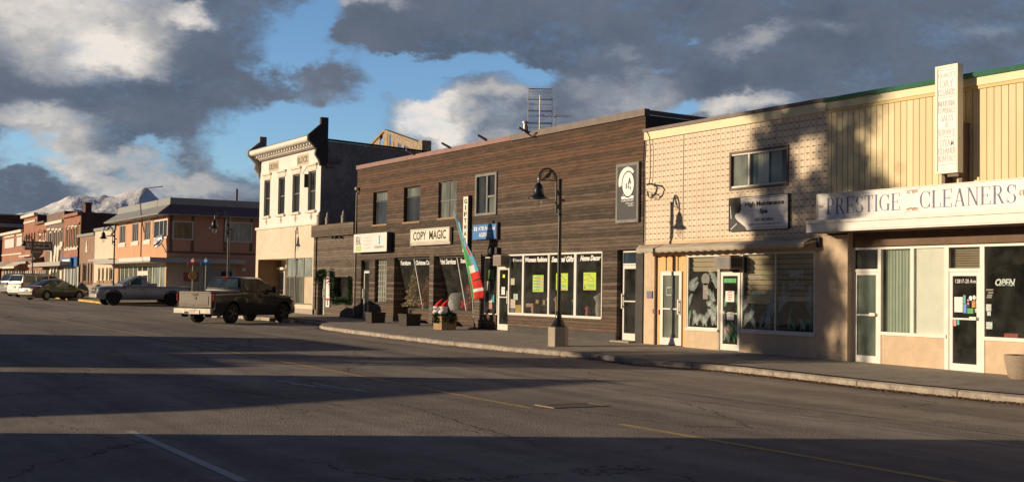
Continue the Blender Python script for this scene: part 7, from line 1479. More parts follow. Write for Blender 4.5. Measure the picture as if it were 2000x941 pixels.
aw2(28.5, 53, 511, 523, 'stone_trim', 'widest and whitest awning of the far low brick building')
aw2(58, 84, 503.5, 513, 'gutter_metal', 'steep grey awning above the flat canopy of the far row', 1.6)
# big dark building closing the row
X0 = onY(4, 470)[0]-1; t_ = thing('brick_building', 'large dark brick building with a pale band closing the row at the far left', 'building', (X0-10, FY, .7)); Zt_ = onX(20, 420.5, X0)[1]
mb = MB().box(X0-40, X0, FY-1.5, FY+30, 0, Zt_); mb.build('wall', 'dark_brick', t_); zb1, zb2 = onX(20, 437, X0)[1], onX(20, 443.5, X0)[1]; MB().box(X0+.003, X0+.1, FY-1.5, FY+30, zb2, zb1).box(X0+.003, X0+.1, FY-1.5, FY+30, zb2-1.5, zb2-1.1).box(X0-40, X0+.15, FY-1.6, FY+30.1, Zt_, Zt_+.12).build('pale_band', 'gutter_metal', t_)
# theatre blade sign
SX = onY(104, 480)[0]; ya, zt_ = onX(49, 470.5, SX); yb_ = FY-.1; zb_ = onX(60, 488, SX)[1]
th = thing('theatre_sign', 'projecting theatre sign with a pale lettered band, smaller second row and pointed base', 'sign', (SX, FY, zb_))
MB().box(SX-.25, SX, ya, yb_, zb_, zt_).build('casing', 'soffit_brown', th); MB().quad((SX+.003, ya+.1, zb_+.18), (SX+.003, yb_-.1, zb_+.18), (SX+.003, yb_-.1, zt_-.18), (SX+.003, ya+.1, zt_-.18)).build('face', 'gutter_metal', th)
yc, yd = onX(60, 494, SX)[0], onX(84, 494, SX)[0]; z2_ = onX(70, 501, SX)[1]; m2 = MB(); m2.prism([(yc, zb_), (yc, z2_+.3), (yc+.4, z2_-.2), (yd-.4, z2_-.2), (yd, z2_+.3), (yd, zb_)], 'x', SX-.22, SX-.01); m2.build('lower_casing', 'soffit_brown', th)
def side_text(par, s, ya_, yb2, z0, z1, X, m):
    vs, fs = textmesh(s, .05); ax = min(v[0] for v in vs); bx = max(v[0] for v in vs); az_ = min(v[1] for v in vs); bz = max(v[1] for v in vs)
    MB().add([(X, ya_+(v[0]-ax)/(bx-ax)*(yb2-ya_), z0+(v[1]-az_)/(bz-az_)*(z1-z0)) for v in vs], fs).build('lettering', m, par)
side_text(th, 'ORPHEUM', ya+.35, yb_-.3, zb_+.25, zt_-.25, SX+.01, 'ink_black'); side_text(th, 'THEATRE', yc+.15, yd-.15, z2_+.35, zb_-.08, SX+.006, 'gutter_metal')
MB().tube([(SX-.1, yb_, zt_+.05), (SX-.1, FY, zt_+.3)], .03).build('stay', 'black_metal', th)

# ================================================================== STREET LAMPS
def make_lamp():
    t_ = thing('street_lamp', '', 'street lamp'); m2 = MB()
    n = 6; m2.prism([(.285*math.cos(R(60*k+8)), .285*math.sin(R(60*k+8))) for k in range(n)], 'z', -.1, .52); m2.build('concrete_base', 'concrete', t_, bevel=.012)
    m2 = MB(); m2.lathe([(.20, .52), (.205, .56), (.17, .60), (.15, .66), (.11, .72), (.085, .80), (.075, .88), (.085, .90), (.085, .93), (.06, .95), (.058, 1.2), (.048, 3.55), (.07, 3.57), (.07, 3.60), (.048, 3.62), (.047, 4.5), (.06, 4.52), (.055, 4.56), (0, 4.57)], (0,0,0), 18); m2.build('post', 'black_metal', t_, smooth=40)
    m2 = MB(); r_ = .285; yc_ = -.13-r_; pts = [(0, -.13, 3.62), (0, -.13, 4.45)]+[(0, yc_+r_*math.cos(a), 4.53+r_*math.sin(a)) for a in [R(x) for x in range(0, 181, 15)]]+[(0, yc_-r_, 4.36)]
    m2.tube(pts, .026, 8); ri = r_-.055; m2.tube([(0, yc_+ri*math.cos(a), 4.53+ri*math.sin(a)) for a in [R(x) for x in range(0, 181, 15)]], .011, 6); m2.tube([(0, -.13, 4.50), (0, yc_-r_, 4.50)], .014, 6)
    for z in (3.80, 4.18): m2.box(-.03, .03, -.15, -.03, z-.06, z+.06)
    m2.tube([(0, 0, 3.98), (0, .13, 3.98)], .035, 6); m2.build('arm', 'black_metal', t_, smooth=50)
    yb = yc_-r_; m2 = MB(); m2.lathe([(.03, 4.42), (.06, 4.40), (.115, 4.30), (.135, 4.20), (.145, 4.10), (.20, 4.03), (.285, 3.99), (.285, 3.98), (.19, 3.985), (.12, 4.05), (0, 4.08)], (0, yb, 0), 24); m2.build('lamp_shade', 'black_metal', t_, smooth=45)
    m2 = MB(); m2.lathe([(.10, 4.02), (.105, 3.95), (.10, 3.85), (.07, 3.76), (.0, 3.73)], (0, yb, 0), 18); m2.build('globe', 'clear_glass', t_, smooth=60)
    # perched bird cut-out on the cross bar
    m2 = MB(); P = [(-.60, 4.51), (-.53, 4.52), (-.47, 4.55), (-.40, 4.56), (-.35, 4.60), (-.31, 4.68), (-.30, 4.72), (-.265, 4.73), (-.295, 4.755), (-.33, 4.77), (-.365, 4.75), (-.39, 4.71), (-.44, 4.67), (-.49, 4.60)]
    m2.prism(P, 'x', -.012, .012); m2.build('bird_cutout', 'black_metal', t_); return t_
lamp = make_lamp(); G = 'black street lamps along the kerb'
lamps = [(-28.0, 18.14, 'black street lamp on its hexagonal concrete base in front of the Home Decor window'),
         (-56.9, 18.08, 'black street lamp rising behind the dark pickup truck'),
         (-79.9, 17.95, 'black street lamp behind the hood of the silver pickup, second farthest'),
         (-107.8, 17.6, 'farthest black street lamp, by the theatre sign')]
copies = [lamp]+[copy_tree(lamp) for _ in range(5)]
for o, (X, Y, lab) in zip(copies, lamps+[(-59.5, -.3, 'black street lamp on the near pavement far to the left, outside the picture'), (-92.0, -.3, 'farther black street lamp on the near pavement, outside the picture')]):
    zz = sw_z(X, Y) if Y > 5 else gz(X, Y)+.135; o.location = (X, Y, zz); tag(o, lab, 'street lamp', G)
    if Y < 0: o.rotation_euler.z = math.pi
m2 = MB(); l2 = copies[1]; m2.tube([(-.5, -.2, 3.15), (.85, .3, 3.15)], .016, 5)
o = m2.build('banner_rod', 'black_metal'); o.parent = l2
# ================================================================== VEHICLES  (x forward, y left, z up)
def eval_mesh(o):
    bpy.context.view_layer.update(); return bpy.data.meshes.new_from_object(o.evaluated_get(bpy.context.evaluated_depsgraph_get()))
def loft(st, mats, name, par, cut=None, smooth=32):
    """st: list of (x, [(halfwidth, z), ...]) cross sections from bottom outside to top centre; mirrored"""
    mb_ = MB(); n = len(st[0][1]); 
    for x, cs in st:
        ring = [(x, -a, b_) for a, b_ in cs]+[(x, a, b_) for a, b_ in reversed(cs)]; mb_.v += ring
    m = 2*n
    for i in range(len(st)-1):
        for k in range(m): mb_.f.append((i*m+k, i*m+(k+1) % m, (i+1)*m+(k+1) % m, (i+1)*m+k)); mb_.m.append(0)
    mb_.f += [tuple(range(m)), tuple((len(st)-1)*m+k for k in range(m-1, -1, -1))]; mb_.m += [0, 0]
    o = mb_.build(name, mats, None)
    if cut:
        cs_ = []
        for c in cut:
            q = c.build('cutter', mats); cs_.append(q); md = o.modifiers.new('b', 'BOOLEAN'); md.object = q; md.operation = 'DIFFERENCE'; md.solver = 'EXACT'
        me = eval_mesh(o); o.modifiers.clear(); o.data = me
        for q in cs_: bpy.data.objects.remove(q)
    o.data.shade_smooth(); o.data.set_sharp_from_angle(angle=R(smooth)); o.parent = par; return o
def cyl(x, z, r, y0, y1, n=28): return MB().prism([(x+r*math.cos(2*math.pi*k/n), z+r*math.sin(2*math.pi*k/n)) for k in range(n)], 'y', y0, y1)
def wheel(par, x, y, r, wd, rim, side, spokes=6):
    m2 = MB(); n = 28; prof = [(r*.66, -wd/2), (r*.90, -wd/2), (r*.985, -wd*.38), (r, -wd*.2), (r, wd*.2), (r*.985, wd*.38), (r*.90, wd/2), (r*.66, wd/2)]
    k0 = len(m2.v); m2.lathe(prof, (0,0,0), n); m2.v = [(x+a, y+c, r+b_) for a, b_, c in m2.v]; w_ = m2.build('wheel', 'rubber', par, smooth=40)
    m2 = MB(); yo = y+side*wd*.42
    m2.lathe([(r*.67, -wd*.46), (r*.63, -wd*.46), (r*.60, -wd*.2), (r*.60, wd*.2), (r*.63, wd*.46), (r*.67, wd*.46)], (0,0,0), n); m2.v = [(x+a, y+c, r+b_) for a, b_, c in m2.v]
    for k in range(spokes):
        a = 2*math.pi*k/spokes; ca, sa = math.cos(a), math.sin(a)
        for sp_ in (-.16, .16):
            c2, s2 = math.cos(a+sp_), math.sin(a+sp_); t = r*.05
            P = [(r*.1*ca+t*sa, r*.1*sa-t*ca), (r*.62*c2+t*sa, r*.62*s2-t*ca), (r*.62*c2-t*sa, r*.62*s2+t*ca), (r*.1*ca-t*sa, r*.1*sa+t*ca)]; m2.prism([(x+p[0], r+p[1]) for p in P], 'y', yo-.015-.001*k, yo+.012+.001*k)
    k = len(m2.v); m2.prism([(x+r*.16*math.cos(2*math.pi*j/12), r+r*.16*math.sin(2*math.pi*j/12)) for j in range(12)], 'y', yo-.02, yo+.025); m2.build('rim', rim, w_, smooth=35)
    cyl(x, r, r*.6, yo-side*wd*.5-.01, yo-side*wd*.5+.01).build('brake_disc', 'plastic_black', w_); return w_
def sidepoly(par, name, pts, yf, m, off=.006, sides=(-1, 1)):
    """polygon (x,z) laid on the body side where yf(x,z) gives the half width"""
    out = []
    for s_ in sides: out.append(MB().add([(x, s_*(yf(x, z)+off), z) for x, z in pts], [tuple(range(len(pts)))]).build(name, m, par))
    return out
def pickup(name, label, P, dark=False):
    t_ = thing(name, label, 'pickup truck'); L2, W, H, wr = P['L']/2, P['W']/2, P['H'], P['wr']; fx_, rx = P['fx'], P['rx']; bt, gd, zb = P['belt'], P['gc'], P['bed']
    cabr, ws0, ws1, rf = P['cab_rear'], P['ws_base'], P['ws_top'], P['rear_top']; hood = P['hood']; pm = P['paint']
    def cs(w_, top, low=gd): return [(w_*.90, low), (w_*.975, low+.12), (w_*1.0, low+.30), (w_*1.0, (low+top)/2+.12), (w_*.975, top-.10), (w_*.935, top-.02), (w_*.60, top), (.001, top+.0)]
    def hcs(w_, top, low=gd): return [(w_*.90, low), (w_*.975, low+.12), (w_*1.0, low+.30), (w_*1.0, (low+top)/2+.12), (w_*.97, top-.14), (w_*.90, top-.04), (w_*.62, top+.015), (.001, top+.035)]
    st = [(-L2+.10, cs(W*.985, zb)), (-L2+.35, cs(W, zb)), (cabr-.04, cs(W, zb)), (cabr+.03, cs(W, bt)), (ws0-.25, cs(W, bt)), (ws0, hcs(W, bt-.03)), (ws0+.5, hcs(W*.995, hood)), (L2-.55, hcs(W*.98, hood-.02)), (L2-.20, hcs(W*.95, hood-.06)), (L2-.06, hcs(W*.90, hood-.12, gd+.08)), (L2, hcs(W*.85, hood-.22, gd+.16))]
    cut = [cyl(fx_, wr, wr*1.2, -W-.2, -W+.32), cyl(fx_, wr, wr*1.2, W-.32, W+.2), cyl(rx, wr, wr*1.2, -W-.2, -W+.32), cyl(rx, wr, wr*1.2, W-.32, W+.2), MB().box(-L2+.20, cabr-.10, -W+.14, W-.14, gd+.35, zb+.3)]
    b_ = loft(st, [pm], 'body', t_, cut)
    # cabin
    yr = W*.76; ybl = W*.955
    def hw(z): return ybl+(yr-ybl)*(z-bt)/(H-bt)
    cst = lambda x, z: [(ybl-.01, bt-.05), (ybl, bt), (hw(z-.06), z-.06), (hw(z)-.07, z), (.001, z+.03)]
    cab = loft([(cabr, cst(cabr, bt+.04)), (rf-.02, cst(rf, H-.05)), (rf+.15, cst(rf, H-.01)), (ws1-.15, cst(ws1, H-.01)), (ws1+.03, cst(ws1, H-.055)), (ws0+.02, cst(ws0, bt+.07))], [pm], 'cab', t_)
    # glass
    def yf(x, z): return hw(z)
    g = .075
    wins = P['wins'](bt+.045, H-.14)
    for w_ in wins: sidepoly(t_, 'side_window', w_, yf, P.get('glass', 'car_window'), .008)
    for sgn, xa, xb, nm in ((1, ws0, ws1, 'windscreen'), (-1, cabr, rf-.02, 'rear_window')):
        za, zt2 = bt+.10, H-.11; f0, f1 = .08, .88; xA, xB = xa+(xb-xa)*f0, xa+(xb-xa)*f1; zA = (bt+.1)+(H-.05-bt-.1)*f0+.02; zB = (bt+.1)+(H-.05-bt-.1)*f1+.02; nx = .02*sgn
        MB().quad((xA+nx, -hw(zA)+.09, zA), (xA+nx, hw(zA)-.09, zA), (xB+nx, hw(zB)-.13, zB+.0), (xB+nx, -hw(zB)+.13, zB+.0)).build(nm, P.get('rearglass', 'window_blue') if sgn < 0 else 'car_window', t_)
    if P.get('rear_split'):
        m2 = MB(); 
        for yy in (-.27, .27): xA, xB = cabr+(rf-.02-cabr)*.08, cabr+(rf-.02-cabr)*.88; m2.tube([(xA-.03, yy, bt+.13), (xB-.03, yy, H-.12)], .018, 4)
        m2.build('window_divider', 'plastic_black', t_); MB().box(rf-.06, rf+.0, -.16, .16, H-.035, H+.02).build('brake_light', 'tail_red', t_)
    # door shut lines, handles, sills, mirrors
    m2 = MB()
    for x in P['cuts']:
        for s_ in (-1, 1): m2.box(x-.007, x+.007, s_*(W+.001)-.003, s_*(W+.001)+.003, gd+.22, bt-.09)
    m2.build('door_gap', 'plastic_black', t_)
    for x in P['handles']:
        for s_ in (-1, 1): MB().box(x-.09, x+.09, s_*(W+.004), s_*(W+.035), bt-.24, bt-.20).build('door_handle', pm if dark else 'plastic_black', t_, bevel=.006)
    for s_ in (-1, 1):
        mm = MB().sph((ws0-.42, s_*(W+.13), bt+.10), .115, 12, 8, sq=(.55, .95, 1.15)).tube([(ws0-.42, s_*(W-.08), bt+.02), (ws0-.42, s_*(W+.08), bt+.04)], .03, 6); mm.build('mirror', 'plastic_black', t_, smooth=60)
    for x, r_ in ((fx_, wr), (rx, wr)):
        for s_ in (-1, 1):
            a_ = MB(); 
            for k in range(14):
                t0, t1 = R(12+k*156/14), R(12+(k+1)*156/14); ro, ri = wr*1.2+.045, wr*1.2+.0
                a_.add([(x+ro*math.cos(t0), s_*(W+.012), wr+ro*math.sin(t0)), (x+ro*math.cos(t1), s_*(W+.012), wr+ro*math.sin(t1)), (x+ri*math.cos(t1), s_*(W+.016), wr+ri*math.sin(t1)), (x+ri*math.cos(t0), s_*(W+.016), wr+ri*math.sin(t0)), (x+ri*math.cos(t1), s_*(W-.3), wr+ri*math.sin(t1)), (x+ri*math.cos(t0), s_*(W-.3), wr+ri*math.sin(t0))], [(0,1,2,3), (3,2,4,5)])
            a_.build('wheel_arch', 'plastic_black', t_)
            wheel(t_, x, s_*(W-.13), r_, .27, P['rim'], s_, P.get('spokes', 6))
    MB().box(-L2+.5, L2-.5, -W+.35, W-.35, gd-.04, gd+.16).tube([(rx, -W+.2, wr), (rx, W-.2, wr)], .08).build('underbody', 'plastic_black', t_)
    # tail
    tz0, tz1 = gd+.30, zb-.01; tg = MB().box(-L2+.02, -L2+.11, -W+.16, W-.16, tz0, tz1).box(-L2+.005, -L2+.02, -W+.30, W-.30, tz0+.1, tz1-.16).box(-L2+.0, -L2+.02, -W+.2, W-.2, tz1-.05, tz1+.02).build('tailgate', 'paint_dusty' if dark else pm, t_, bevel=.012)
    MB().box(-L2-.004, -L2+.005, -.13, .13, tz1-.13, tz1-.08).build('handle', 'plastic_black', tg); m2 = MB(); ell2 = [(0+.085*math.cos(2*math.pi*k/14), (tz0+tz1)/2+.08+.08*math.sin(2*math.pi*k/14)) for k in range(14)]
    m2.prism(ell2, 'x', -L2-.012, -L2+.006); m2.build('badge', 'grey_frame', tg)
    for s_ in (-1, 1): MB().box(-L2+.01, -L2+.14, s_*(W-.085), s_*(W-.02), tz0+.26, tz1-.06).build('tail_light', 'tail_red', t_, bevel=.01)
    bp = MB().box(-L2-.16, -L2+.03, -W+.03, W-.03, gd+.04, gd+.27).box(-L2-.18, -L2-.1, -.42, .42, gd+.02, gd+.2).build('rear_bumper', 'bumper_chrome', t_, bevel=.025); MB().box(-L2-.185, -L2-.181, -.17, .13, gd+.07, gd+.22).build('number_plate', 'plate', bp)
    MB().box(-L2-.19, -L2-.16, .17, .38, gd+.05, gd+.14).tube([(-L2-.12, 0, gd-.02), (-L2-.28, 0, gd-.02)], .035).tube([(-L2+.3, -.62, gd-.05), (-L2-.12, -.62, gd-.03)], .05).tube([(-L2+.3, .62, gd-.05), (-L2-.12, .62, gd-.03)], .05).build('tow_hitch', 'plastic_black', t_)
    # nose
    MB().box(L2-.12, L2+.10, -W*.86, W*.86, gd+.06, gd+.34).build('front_bumper', P['fbump'], t_, bevel=.05)
    MB().box(L2-.05, L2+.03, -W*.45, W*.45, gd+.36, hood-.13).build('grille', 'plastic_black', t_, bevel=.02); m2 = MB().box(L2+.03, L2+.05, -W*.45, W*.45, gd+.52, gd+.57); m2.build('grille_bar', 'bumper_chrome', t_)
    for s_ in (-1, 1): MB().add([(L2-.02, s_*W*.47, hood-.22), (L2+.02, s_*W*.47, gd+.42), (L2-.10, s_*W*.86, gd+.44), (L2-.34, s_*W*.965, gd+.50), (L2-.36, s_*W*.955, hood-.20), (L2-.12, s_*W*.84, hood-.17), (L2-.3, s_*W*.4, hood-.22), (L2-.3, s_*W*.4, gd+.42)], [(0,1,2,5),(5,2,3,4),(0,5,4,6),(1,7,3,2),(0,6,7,1)]).build('headlight', 'head_lamp', t_); 
    for s_ in (-1, 1): MB().box(L2-.36, L2-.22, s_*(W*.955), s_*(W*.955+.03), gd+.50, hood-.24).build('indicator', 'indicator_orange', t_)
    return t_
ramP = dict(L=5.75, W=2.02, H=1.93, wr=.42, fx=1.93, rx=-1.62, belt=1.34, gc=.36, bed=1.30, cab_rear=-1.10, rear_top=-.86, ws_base=1.42, ws_top=.52, hood=1.22, paint='paint_dark', rim='alloy', fbump='paint_dark', spokes=5, rear_split=True,
    wins=lambda a, b_: [[(-.72, a), (.12, a), (.12, b_), (-.58, b_-.01), (-.74, a+.25)], [(.20, a), (1.16, a), (1.10, a+.10), (.66, b_-.04), (.50, b_), (.20, b_)]], cuts=(-1.02, .16, 1.28), handles=(-.10, .98-.75))
ramP['handles'] = (-.78+.12, .34)
ram = pickup('pickup_truck', 'dusty dark brown crew-cab pickup parked nose-in to the kerb with sunlit tailgate', ramP, True)
silP = dict(L=5.95, W=2.0, H=1.86, wr=.43, fx=1.98, rx=-1.75, belt=1.27, gc=.40, bed=1.24, cab_rear=-.20, rear_top=-.12, ws_base=1.42, ws_top=.52, hood=1.21, paint='paint_silver', glass='car_window_green', rim='plastic_black', fbump='bumper_chrome',
    wins=lambda a, b_: [[(.22, a), (1.10, a), (1.02, a+.10), (.62, b_-.05), (.48, b_), (.22, b_)]], cuts=(.02, 1.26), handles=(.22,))
sil = pickup('pickup_truck', 'silver regular-cab pickup facing left at the street corner in front of the orange building', silP)
MB().box(-.85, -.30, -.7, .7, .95, 1.42).build('toolbox', 'paint_silver', sil, bevel=.02)
def place(o, X, Y, hx, hy, z=None): o.location = (X, Y, gz(X, Y) if z is None else z); o.rotation_euler.z = math.atan2(hy, hx)
place(ram, -49.24, 16.13, math.cos(2.1505), math.sin(2.1505)); place(sil, -76.75, 18.9, .05, -1); sil.scale = (.95, .95, .97); ram.scale = (.94, .95, .97)
def sedan(name, label, pm, cat='car', kind='sedan'):
    t_ = thing(name, label, cat); van = kind == 'van'
    L2, W, H, wr, gd = (2.45, .91, 1.45, .33, .22) if not van else (2.42, .95, 1.78, .35, .26)
    bt = .93 if not van else 1.08; fx_, rx = (1.52, -1.36) if not van else (1.5, -1.42)
    def cs(w_, top, low=gd, r_=1): return [(w_*.86, low), (w_*.96, low+.10), (w_, low+.26), (w_, (low+top)/2+.10), (w_*.965, top-.08), (w_*.90, top-.015), (w_*.55, top+.01), (.001, top+.02)]
    if not van: st = [(-L2, cs(W*.72, .66, .34)), (-L2+.05, cs(W*.82, .82, .28)), (-L2+.22, cs(W*.93, .93, gd)), (-L2+.6, cs(W*.99, .97)), (-1.35, cs(W, .97)), (0, cs(W, bt)), (.95, cs(W, bt-.01)), (1.35, cs(W*.99, .90)), (2.0, cs(W*.93, .76)), (2.28, cs(W*.84, .66, .26)), (2.42, cs(W*.70, .55, .30)), (L2+.02, cs(W*.6, .5, .34))]
    else: st = [(-L2, cs(W*.90, .98, .36)), (-L2+.08, cs(W*.97, bt, gd)), (-L2+.4, cs(W, bt)), (0, cs(W, bt)), (1.1, cs(W, bt-.02)), (1.6, cs(W*.97, .98)), (2.15, cs(W*.88, .80)), (2.36, cs(W*.76, .66, .3)), (L2, cs(W*.62, .56, .36))]
    cut = [cyl(x, wr, wr*1.17, a, b_) for x in (fx_, rx) for a, b_ in ((-W-.2, -W+.28), (W-.28, W+.2))]; loft(st, [pm], 'body', t_, cut)
    yr, ybl = (W*.66, W*.93) if not van else (W*.80, W*.96)
    def hw(z): return ybl+(yr-ybl)*(z-bt)/(H-bt)
    cst = lambda z: [(ybl-.01, bt-.06), (ybl, bt), (hw(z-.05), z-.05), (hw(z)-.08, z), (.001, z+.03)]
    if not van: xs = [(-1.72, bt+.03), (-1.2, 1.20), (-.72, H-.07), (-.35, H-.015), (.15, H-.02), (.42, H-.08), (1.22, bt+.02)]
    else: xs = [(-L2+.05, bt+.08), (-L2+.26, H-.07), (-L2+.5, H-.015), (.4, H-.02), (.75, H-.10), (1.65, bt-.0)]
    loft([(x, cst(max(z, bt+.05))) for x, z in xs], [pm], 'roof', t_)
    def yf(x, z): return hw(z)
    a, b_ = bt+.03, H-.11
    wins = [[(-1.12, a+.05), (-.92, a+.02), (-.80, b_-.08), (-.92, b_-.11)], [(-.84, a), (-.02, a), (-.02, b_), (-.35, b_), (-.72, b_-.05)], [(.06, a), (.98, a), (.92, a+.06), (.34, b_-.03), (.06, b_)]] if not van else [[(-2.20, a+.02), (-1.20, a+.02), (-1.20, b_), (-2.08, b_)], [(-1.05, a), (-.05, a), (-.05, b_), (-1.05, b_)], [(.04, a), (1.2, a), (1.15, a+.06), (.62, b_-.03), (.04, b_)]]
    for w_ in wins: sidepoly(t_, 'side_window', w_, yf, 'car_window_green' if not van else 'window_dark', .008)
    def onslope(xa, za, xb, zb_, f0, f1, nm, s_):
        P0, P1 = (xa+(xb-xa)*f0, za+(zb_-za)*f0), (xa+(xb-xa)*f1, za+(zb_-za)*f1); o_ = .025; MB().quad((P0[0]+s_*o_, -hw(P0[1])+.10, P0[1]+o_), (P0[0]+s_*o_, hw(P0[1])-.10, P0[1]+o_), (P1[0]+s_*o_, hw(P1[1])-.13, P1[1]+o_), (P1[0]+s_*o_, -hw(P1[1])+.13, P1[1]+o_)).build(nm, 'window_blue', t_)
    if not van: onslope(-1.72, bt+.03, -.72, H-.07, .12, .9, 'rear_window', -1); onslope(1.22, bt+.02, .42, H-.08, .08, .92, 'windscreen', 1)
    else: onslope(-L2+.05, bt+.08, -L2+.26, H-.07, .06, .88, 'rear_window', -1); onslope(1.65, bt, .75, H-.10, .08, .92, 'windscreen', 1)
    m2 = MB()
    for x in ((-.06, 1.05, -.98) if not van else (-1.12, -.01, 1.15)):
        for s_ in (-1, 1): m2.box(x-.006, x+.006, s_*(W+.001)-.003, s_*(W+.001)+.003, gd+.2, bt-.07)
    for s_ in (-1, 1): m2.box(-1.0, 1.1, s_*(W+.003), s_*(W+.016), .50, .54)
    m2.build('door_gap', 'plastic_black', t_)
    for x in ((-.72, .22) if not van else (-.9, .15)):
        for s_ in (-1, 1): MB().box(x-.08, x+.08, s_*(W-.02), s_*(W+.025), bt-.17, bt-.135).build('door_handle', pm, t_)
    for s_ in (-1, 1):
        MB().sph((.98, s_*(W+.09), bt+.08), .09, 10, 7, sq=(.6, 1, .9)).build('mirror', pm if not van else 'plastic_black', t_, smooth=60)
        if not van: MB().add([(-L2+.02, s_*W*.50, .74), (-L2+.02, s_*W*.50, .86), (-L2+.12, s_*W*.90, .90), (-L2+.42, s_*W*.985, .92), (-L2+.42, s_*W*.99, .76), (-L2+.10, s_*W*.92, .72), (-L2+.3, s_*W*.5, .8)], [(0,1,2,5),(5,2,3,4),(1,6,3,2),(0,5,4,6)]).build('tail_light', 'tail_red', t_)
        else: MB().box(-L2+.0, -L2+.14, s_*W*.86, s_*(W*.975+.012), .82, 1.15).build('tail_light', 'tail_red', t_, bevel=.01)
        MB().box(L2-.25, L2-.04, s_*W*.48, s_*W*.80, .56, .68).build('headlight', 'head_lamp', t_, bevel=.02)
        for x in (fx_, rx): wheel(t_, x, s_*(W-.11), wr, .21, 'alloy_bright' if not van else 'alloy', s_, 7)
    MB().box(-L2-.04, -L2+.14, -W*.80, W*.80, .34, .56).build('rear_bumper', pm, t_, bevel=.04); MB().box(-L2-.045, -L2+.02, -.16, .16, .62 if not van else .72, .74 if not van else .86).build('number_plate', 'plate', t_)
    MB().box(L2-.15, L2+.05, -W*.62, W*.62, .28, .46).build('front_bumper', pm, t_, bevel=.04); MB().box(-L2+.3, L2-.3, -W+.3, W-.3, gd-.05, gd+.12).build('underbody', 'plastic_black', t_)
    if van: 
        m2 = MB()
        for s_ in (-1, 1): m2.tube([(-1.9, s_*W*.72, H+.03), (.3, s_*W*.72, H+.04)], .02, 5)
        m2.build('roof_rails', 'plastic_black', t_)
    return t_
sd = sedan('parked_car', 'olive grey four-door car parked nose-in with its sunlit boot towards the street', 'paint_olive')
place(sd, -91.6, 16.45, math.cos(2.11), math.sin(2.11))
vn = sedan('parked_van', 'pale silver minivan parked beyond the olive car', 'paint_van', 'van', 'van'); place(vn, -99.6, 17.0, -.44, .90)
v2 = sedan('parked_van', 'dark minivan at the left edge of the picture behind the silver one', 'paint_navy', 'van', 'van'); place(v2, -105.6, 17.3, -.44, .90)
# concrete wheel stops in the parking bay
for i, (X, Y, lab) in enumerate(((-51.2, 18.15, 'pale concrete kerb stop in front of the dark pickup'), (-55.2, 16.9, 'pale concrete kerb stop seen under the tailgate of the dark pickup'), (-49.2, 18.15, 'pale kerb stop beside the right front wheel of the dark pickup'))):
    m2 = MB().prism([(Y-.11, gz(X, Y)), (Y-.08, gz(X, Y)+.14), (Y+.08, gz(X, Y)+.14), (Y+.11, gz(X, Y))], 'x', X-.85, X+.85); tag(m2.build('parking_stop', 'concrete', bevel=.01), lab, 'parking stop')

# ================================================================== NEAR SIDE OF THE STREET (behind the photographer; casts the long shadows)
def near(name, label, s0, s1, h, Y0=-4.5, D=11, m='cream_stucco', front=None, slope=None):
    X0, X1 = s0+.5*Y0, s1+.5*Y0; t_ = thing(name, label, 'building', ((X0+X1)/2, Y0, gz(X0))); hl, hr = (h, h) if slope is None else slope; mb = MB()
    w0, w1 = X0+1.2, X1-1.0; hz = min(hl, hr)-.5
    wins_ = []
    n = max(1, int((X1-X0)/2.6))
    for k in range(n): a = X0+.6+k*(X1-X0-1.2)/n; wins_.append((a+.1, a+(X1-X0-1.2)/n-.2, gz(a)+.7, gz(a)+min(2.3, hz)))
    # front faces +Y
    mb2 = MB(); wall(mb2, X0, X1, 0, min(hl, hr), Y0, [(*w_, -.1) for w_ in wins_])
    mb2.build('wall', m, t_); mb.add([(X0, Y0, 0), (X0, Y0-D, 0), (X0, Y0-D, hl), (X0, Y0, hl), (X1, Y0, 0), (X1, Y0-D, 0), (X1, Y0-D, hr), (X1, Y0, hr)], [(0,3,2,1),(4,5,6,7),(1,2,6,5),(3,7,6,2)])
    if hl != hr: mb.add([(X0, Y0, min(hl, hr)), (X1, Y0, min(hl, hr)), (X0 if hl > hr else X1, Y0, max(hl, hr))], [(0,1,2)])
    mb.build('side_wall', m, t_)
    for w_ in wins_: o = MB().quad((w_[0], Y0-.1, w_[2]), (w_[1], Y0-.1, w_[2]), (w_[1], Y0-.1, w_[3]), (w_[0], Y0-.1, w_[3])).build('window', 'window_dark', t_)
    return t_
near('near_building', 'pale two-storey building behind the photographer, outside the picture', -16.5, 16, 6.5, m='cream_stucco')
near('near_garage', 'low garage with a sloping roof across the street, outside the picture', -26.7, -19.6, 3.3, m='tan_panel', slope=(3.95, 2.0))
near('near_shop', 'low flat-roofed shop across the street, outside the picture', -43.0, -36.8, 3.95, m='red_brick')
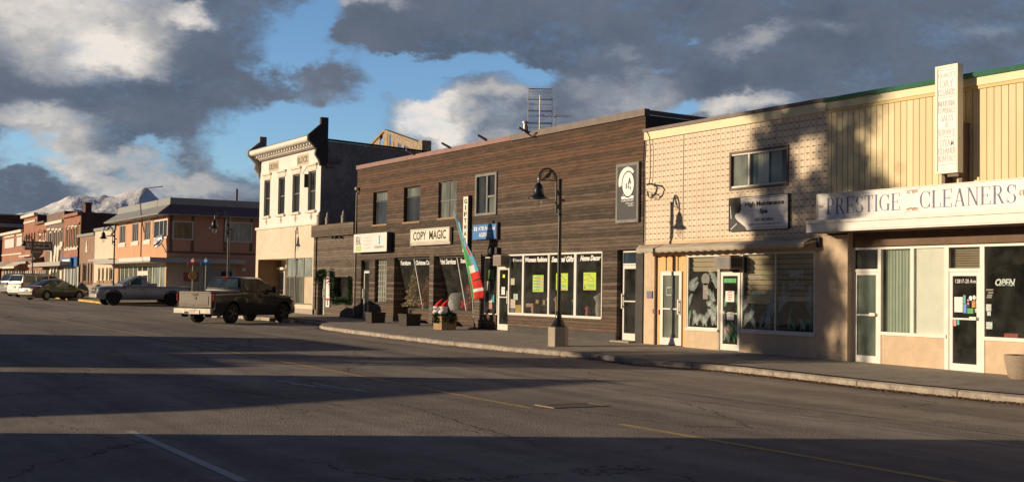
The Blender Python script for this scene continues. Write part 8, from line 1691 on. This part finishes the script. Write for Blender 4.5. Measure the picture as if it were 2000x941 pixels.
v3 = copy_tree(vn); place(v3, -31.3, -1.0, -1, 0); tag(v3, 'silver minivan parked on the near side of the street, outside the picture', 'van')
def tree(name, label, X, Y, h, trunk_h, r, n, seed, conifer=True, mat_='pine_green'):
    rd_ = random.Random(seed); zg = gz(X); t_ = thing(name, label, 'tree', (X, Y, zg)); m2 = MB(); m2.tube([(X, Y, zg-.2), (X+.05, Y, zg+h*.4), (X, Y, zg+h*.97)], [.16, .11, .02], 8)
    tips = []
    for k in range(46):
        f = (k+.5)/46; z = zg+trunk_h+(h-trunk_h)*f; a = rd_.uniform(0, 6.283); rr = r*((1-f)**.75 if conifer else math.sin(math.pi*(f*.8+.14)))*rd_.uniform(.6, 1.15)+.1
        e_ = (X+rr*math.cos(a), Y+rr*math.sin(a), z-(.25*rr if conifer else -.5*rr)); m2.tube([(X, Y, z), ((X+e_[0])/2, (Y+e_[1])/2, (z+e_[2])/2+.05), e_], [.035, .02, .008], 4, cap=False); tips.append(((X, Y, z), e_))
    m2.build('trunk', 'planter_wood', t_); mb_ = MB()
    for i in range(n):
        A, B = rd_.choice(tips); f = rd_.uniform(.25, 1.05); p = Vector(A).lerp(Vector(B), f)+Vector((rd_.gauss(0, .2), rd_.gauss(0, .2), rd_.gauss(0, .16))); u = Vector((rd_.gauss(0, 1), rd_.gauss(0, 1), rd_.gauss(0, .6))).normalized(); v_ = u.orthogonal().normalized(); s_ = rd_.uniform(.09, .2)
        mb_.add([p-v_*s_*.5, p+u*s_, p+v_*s_*.5, p-u*s_*.4], [(0,1,2,3)])
    mb_.build('crown', mat_, t_); return t_
tree('spruce_tree', 'tall broad tree across the street shading the cream cladding, outside the picture', -32.75+.5*-5.5, -5.5, 14.2, 2.2, 1.65, 15000, 31, False)
tree('spruce_tree', 'second tree across the street shading the yellow siding, outside the picture', -30.35+.5*-6.2, -6.2, 12.9, 8.2, 1.0, 2300, 32, False)
tree('leafy_tree', 'low leafy tree across the street shading the spa shopfront, outside the picture', -32.2+.5*-4.8, -4.8, 8.2, 1.8, 1.65, 7000, 33, False)
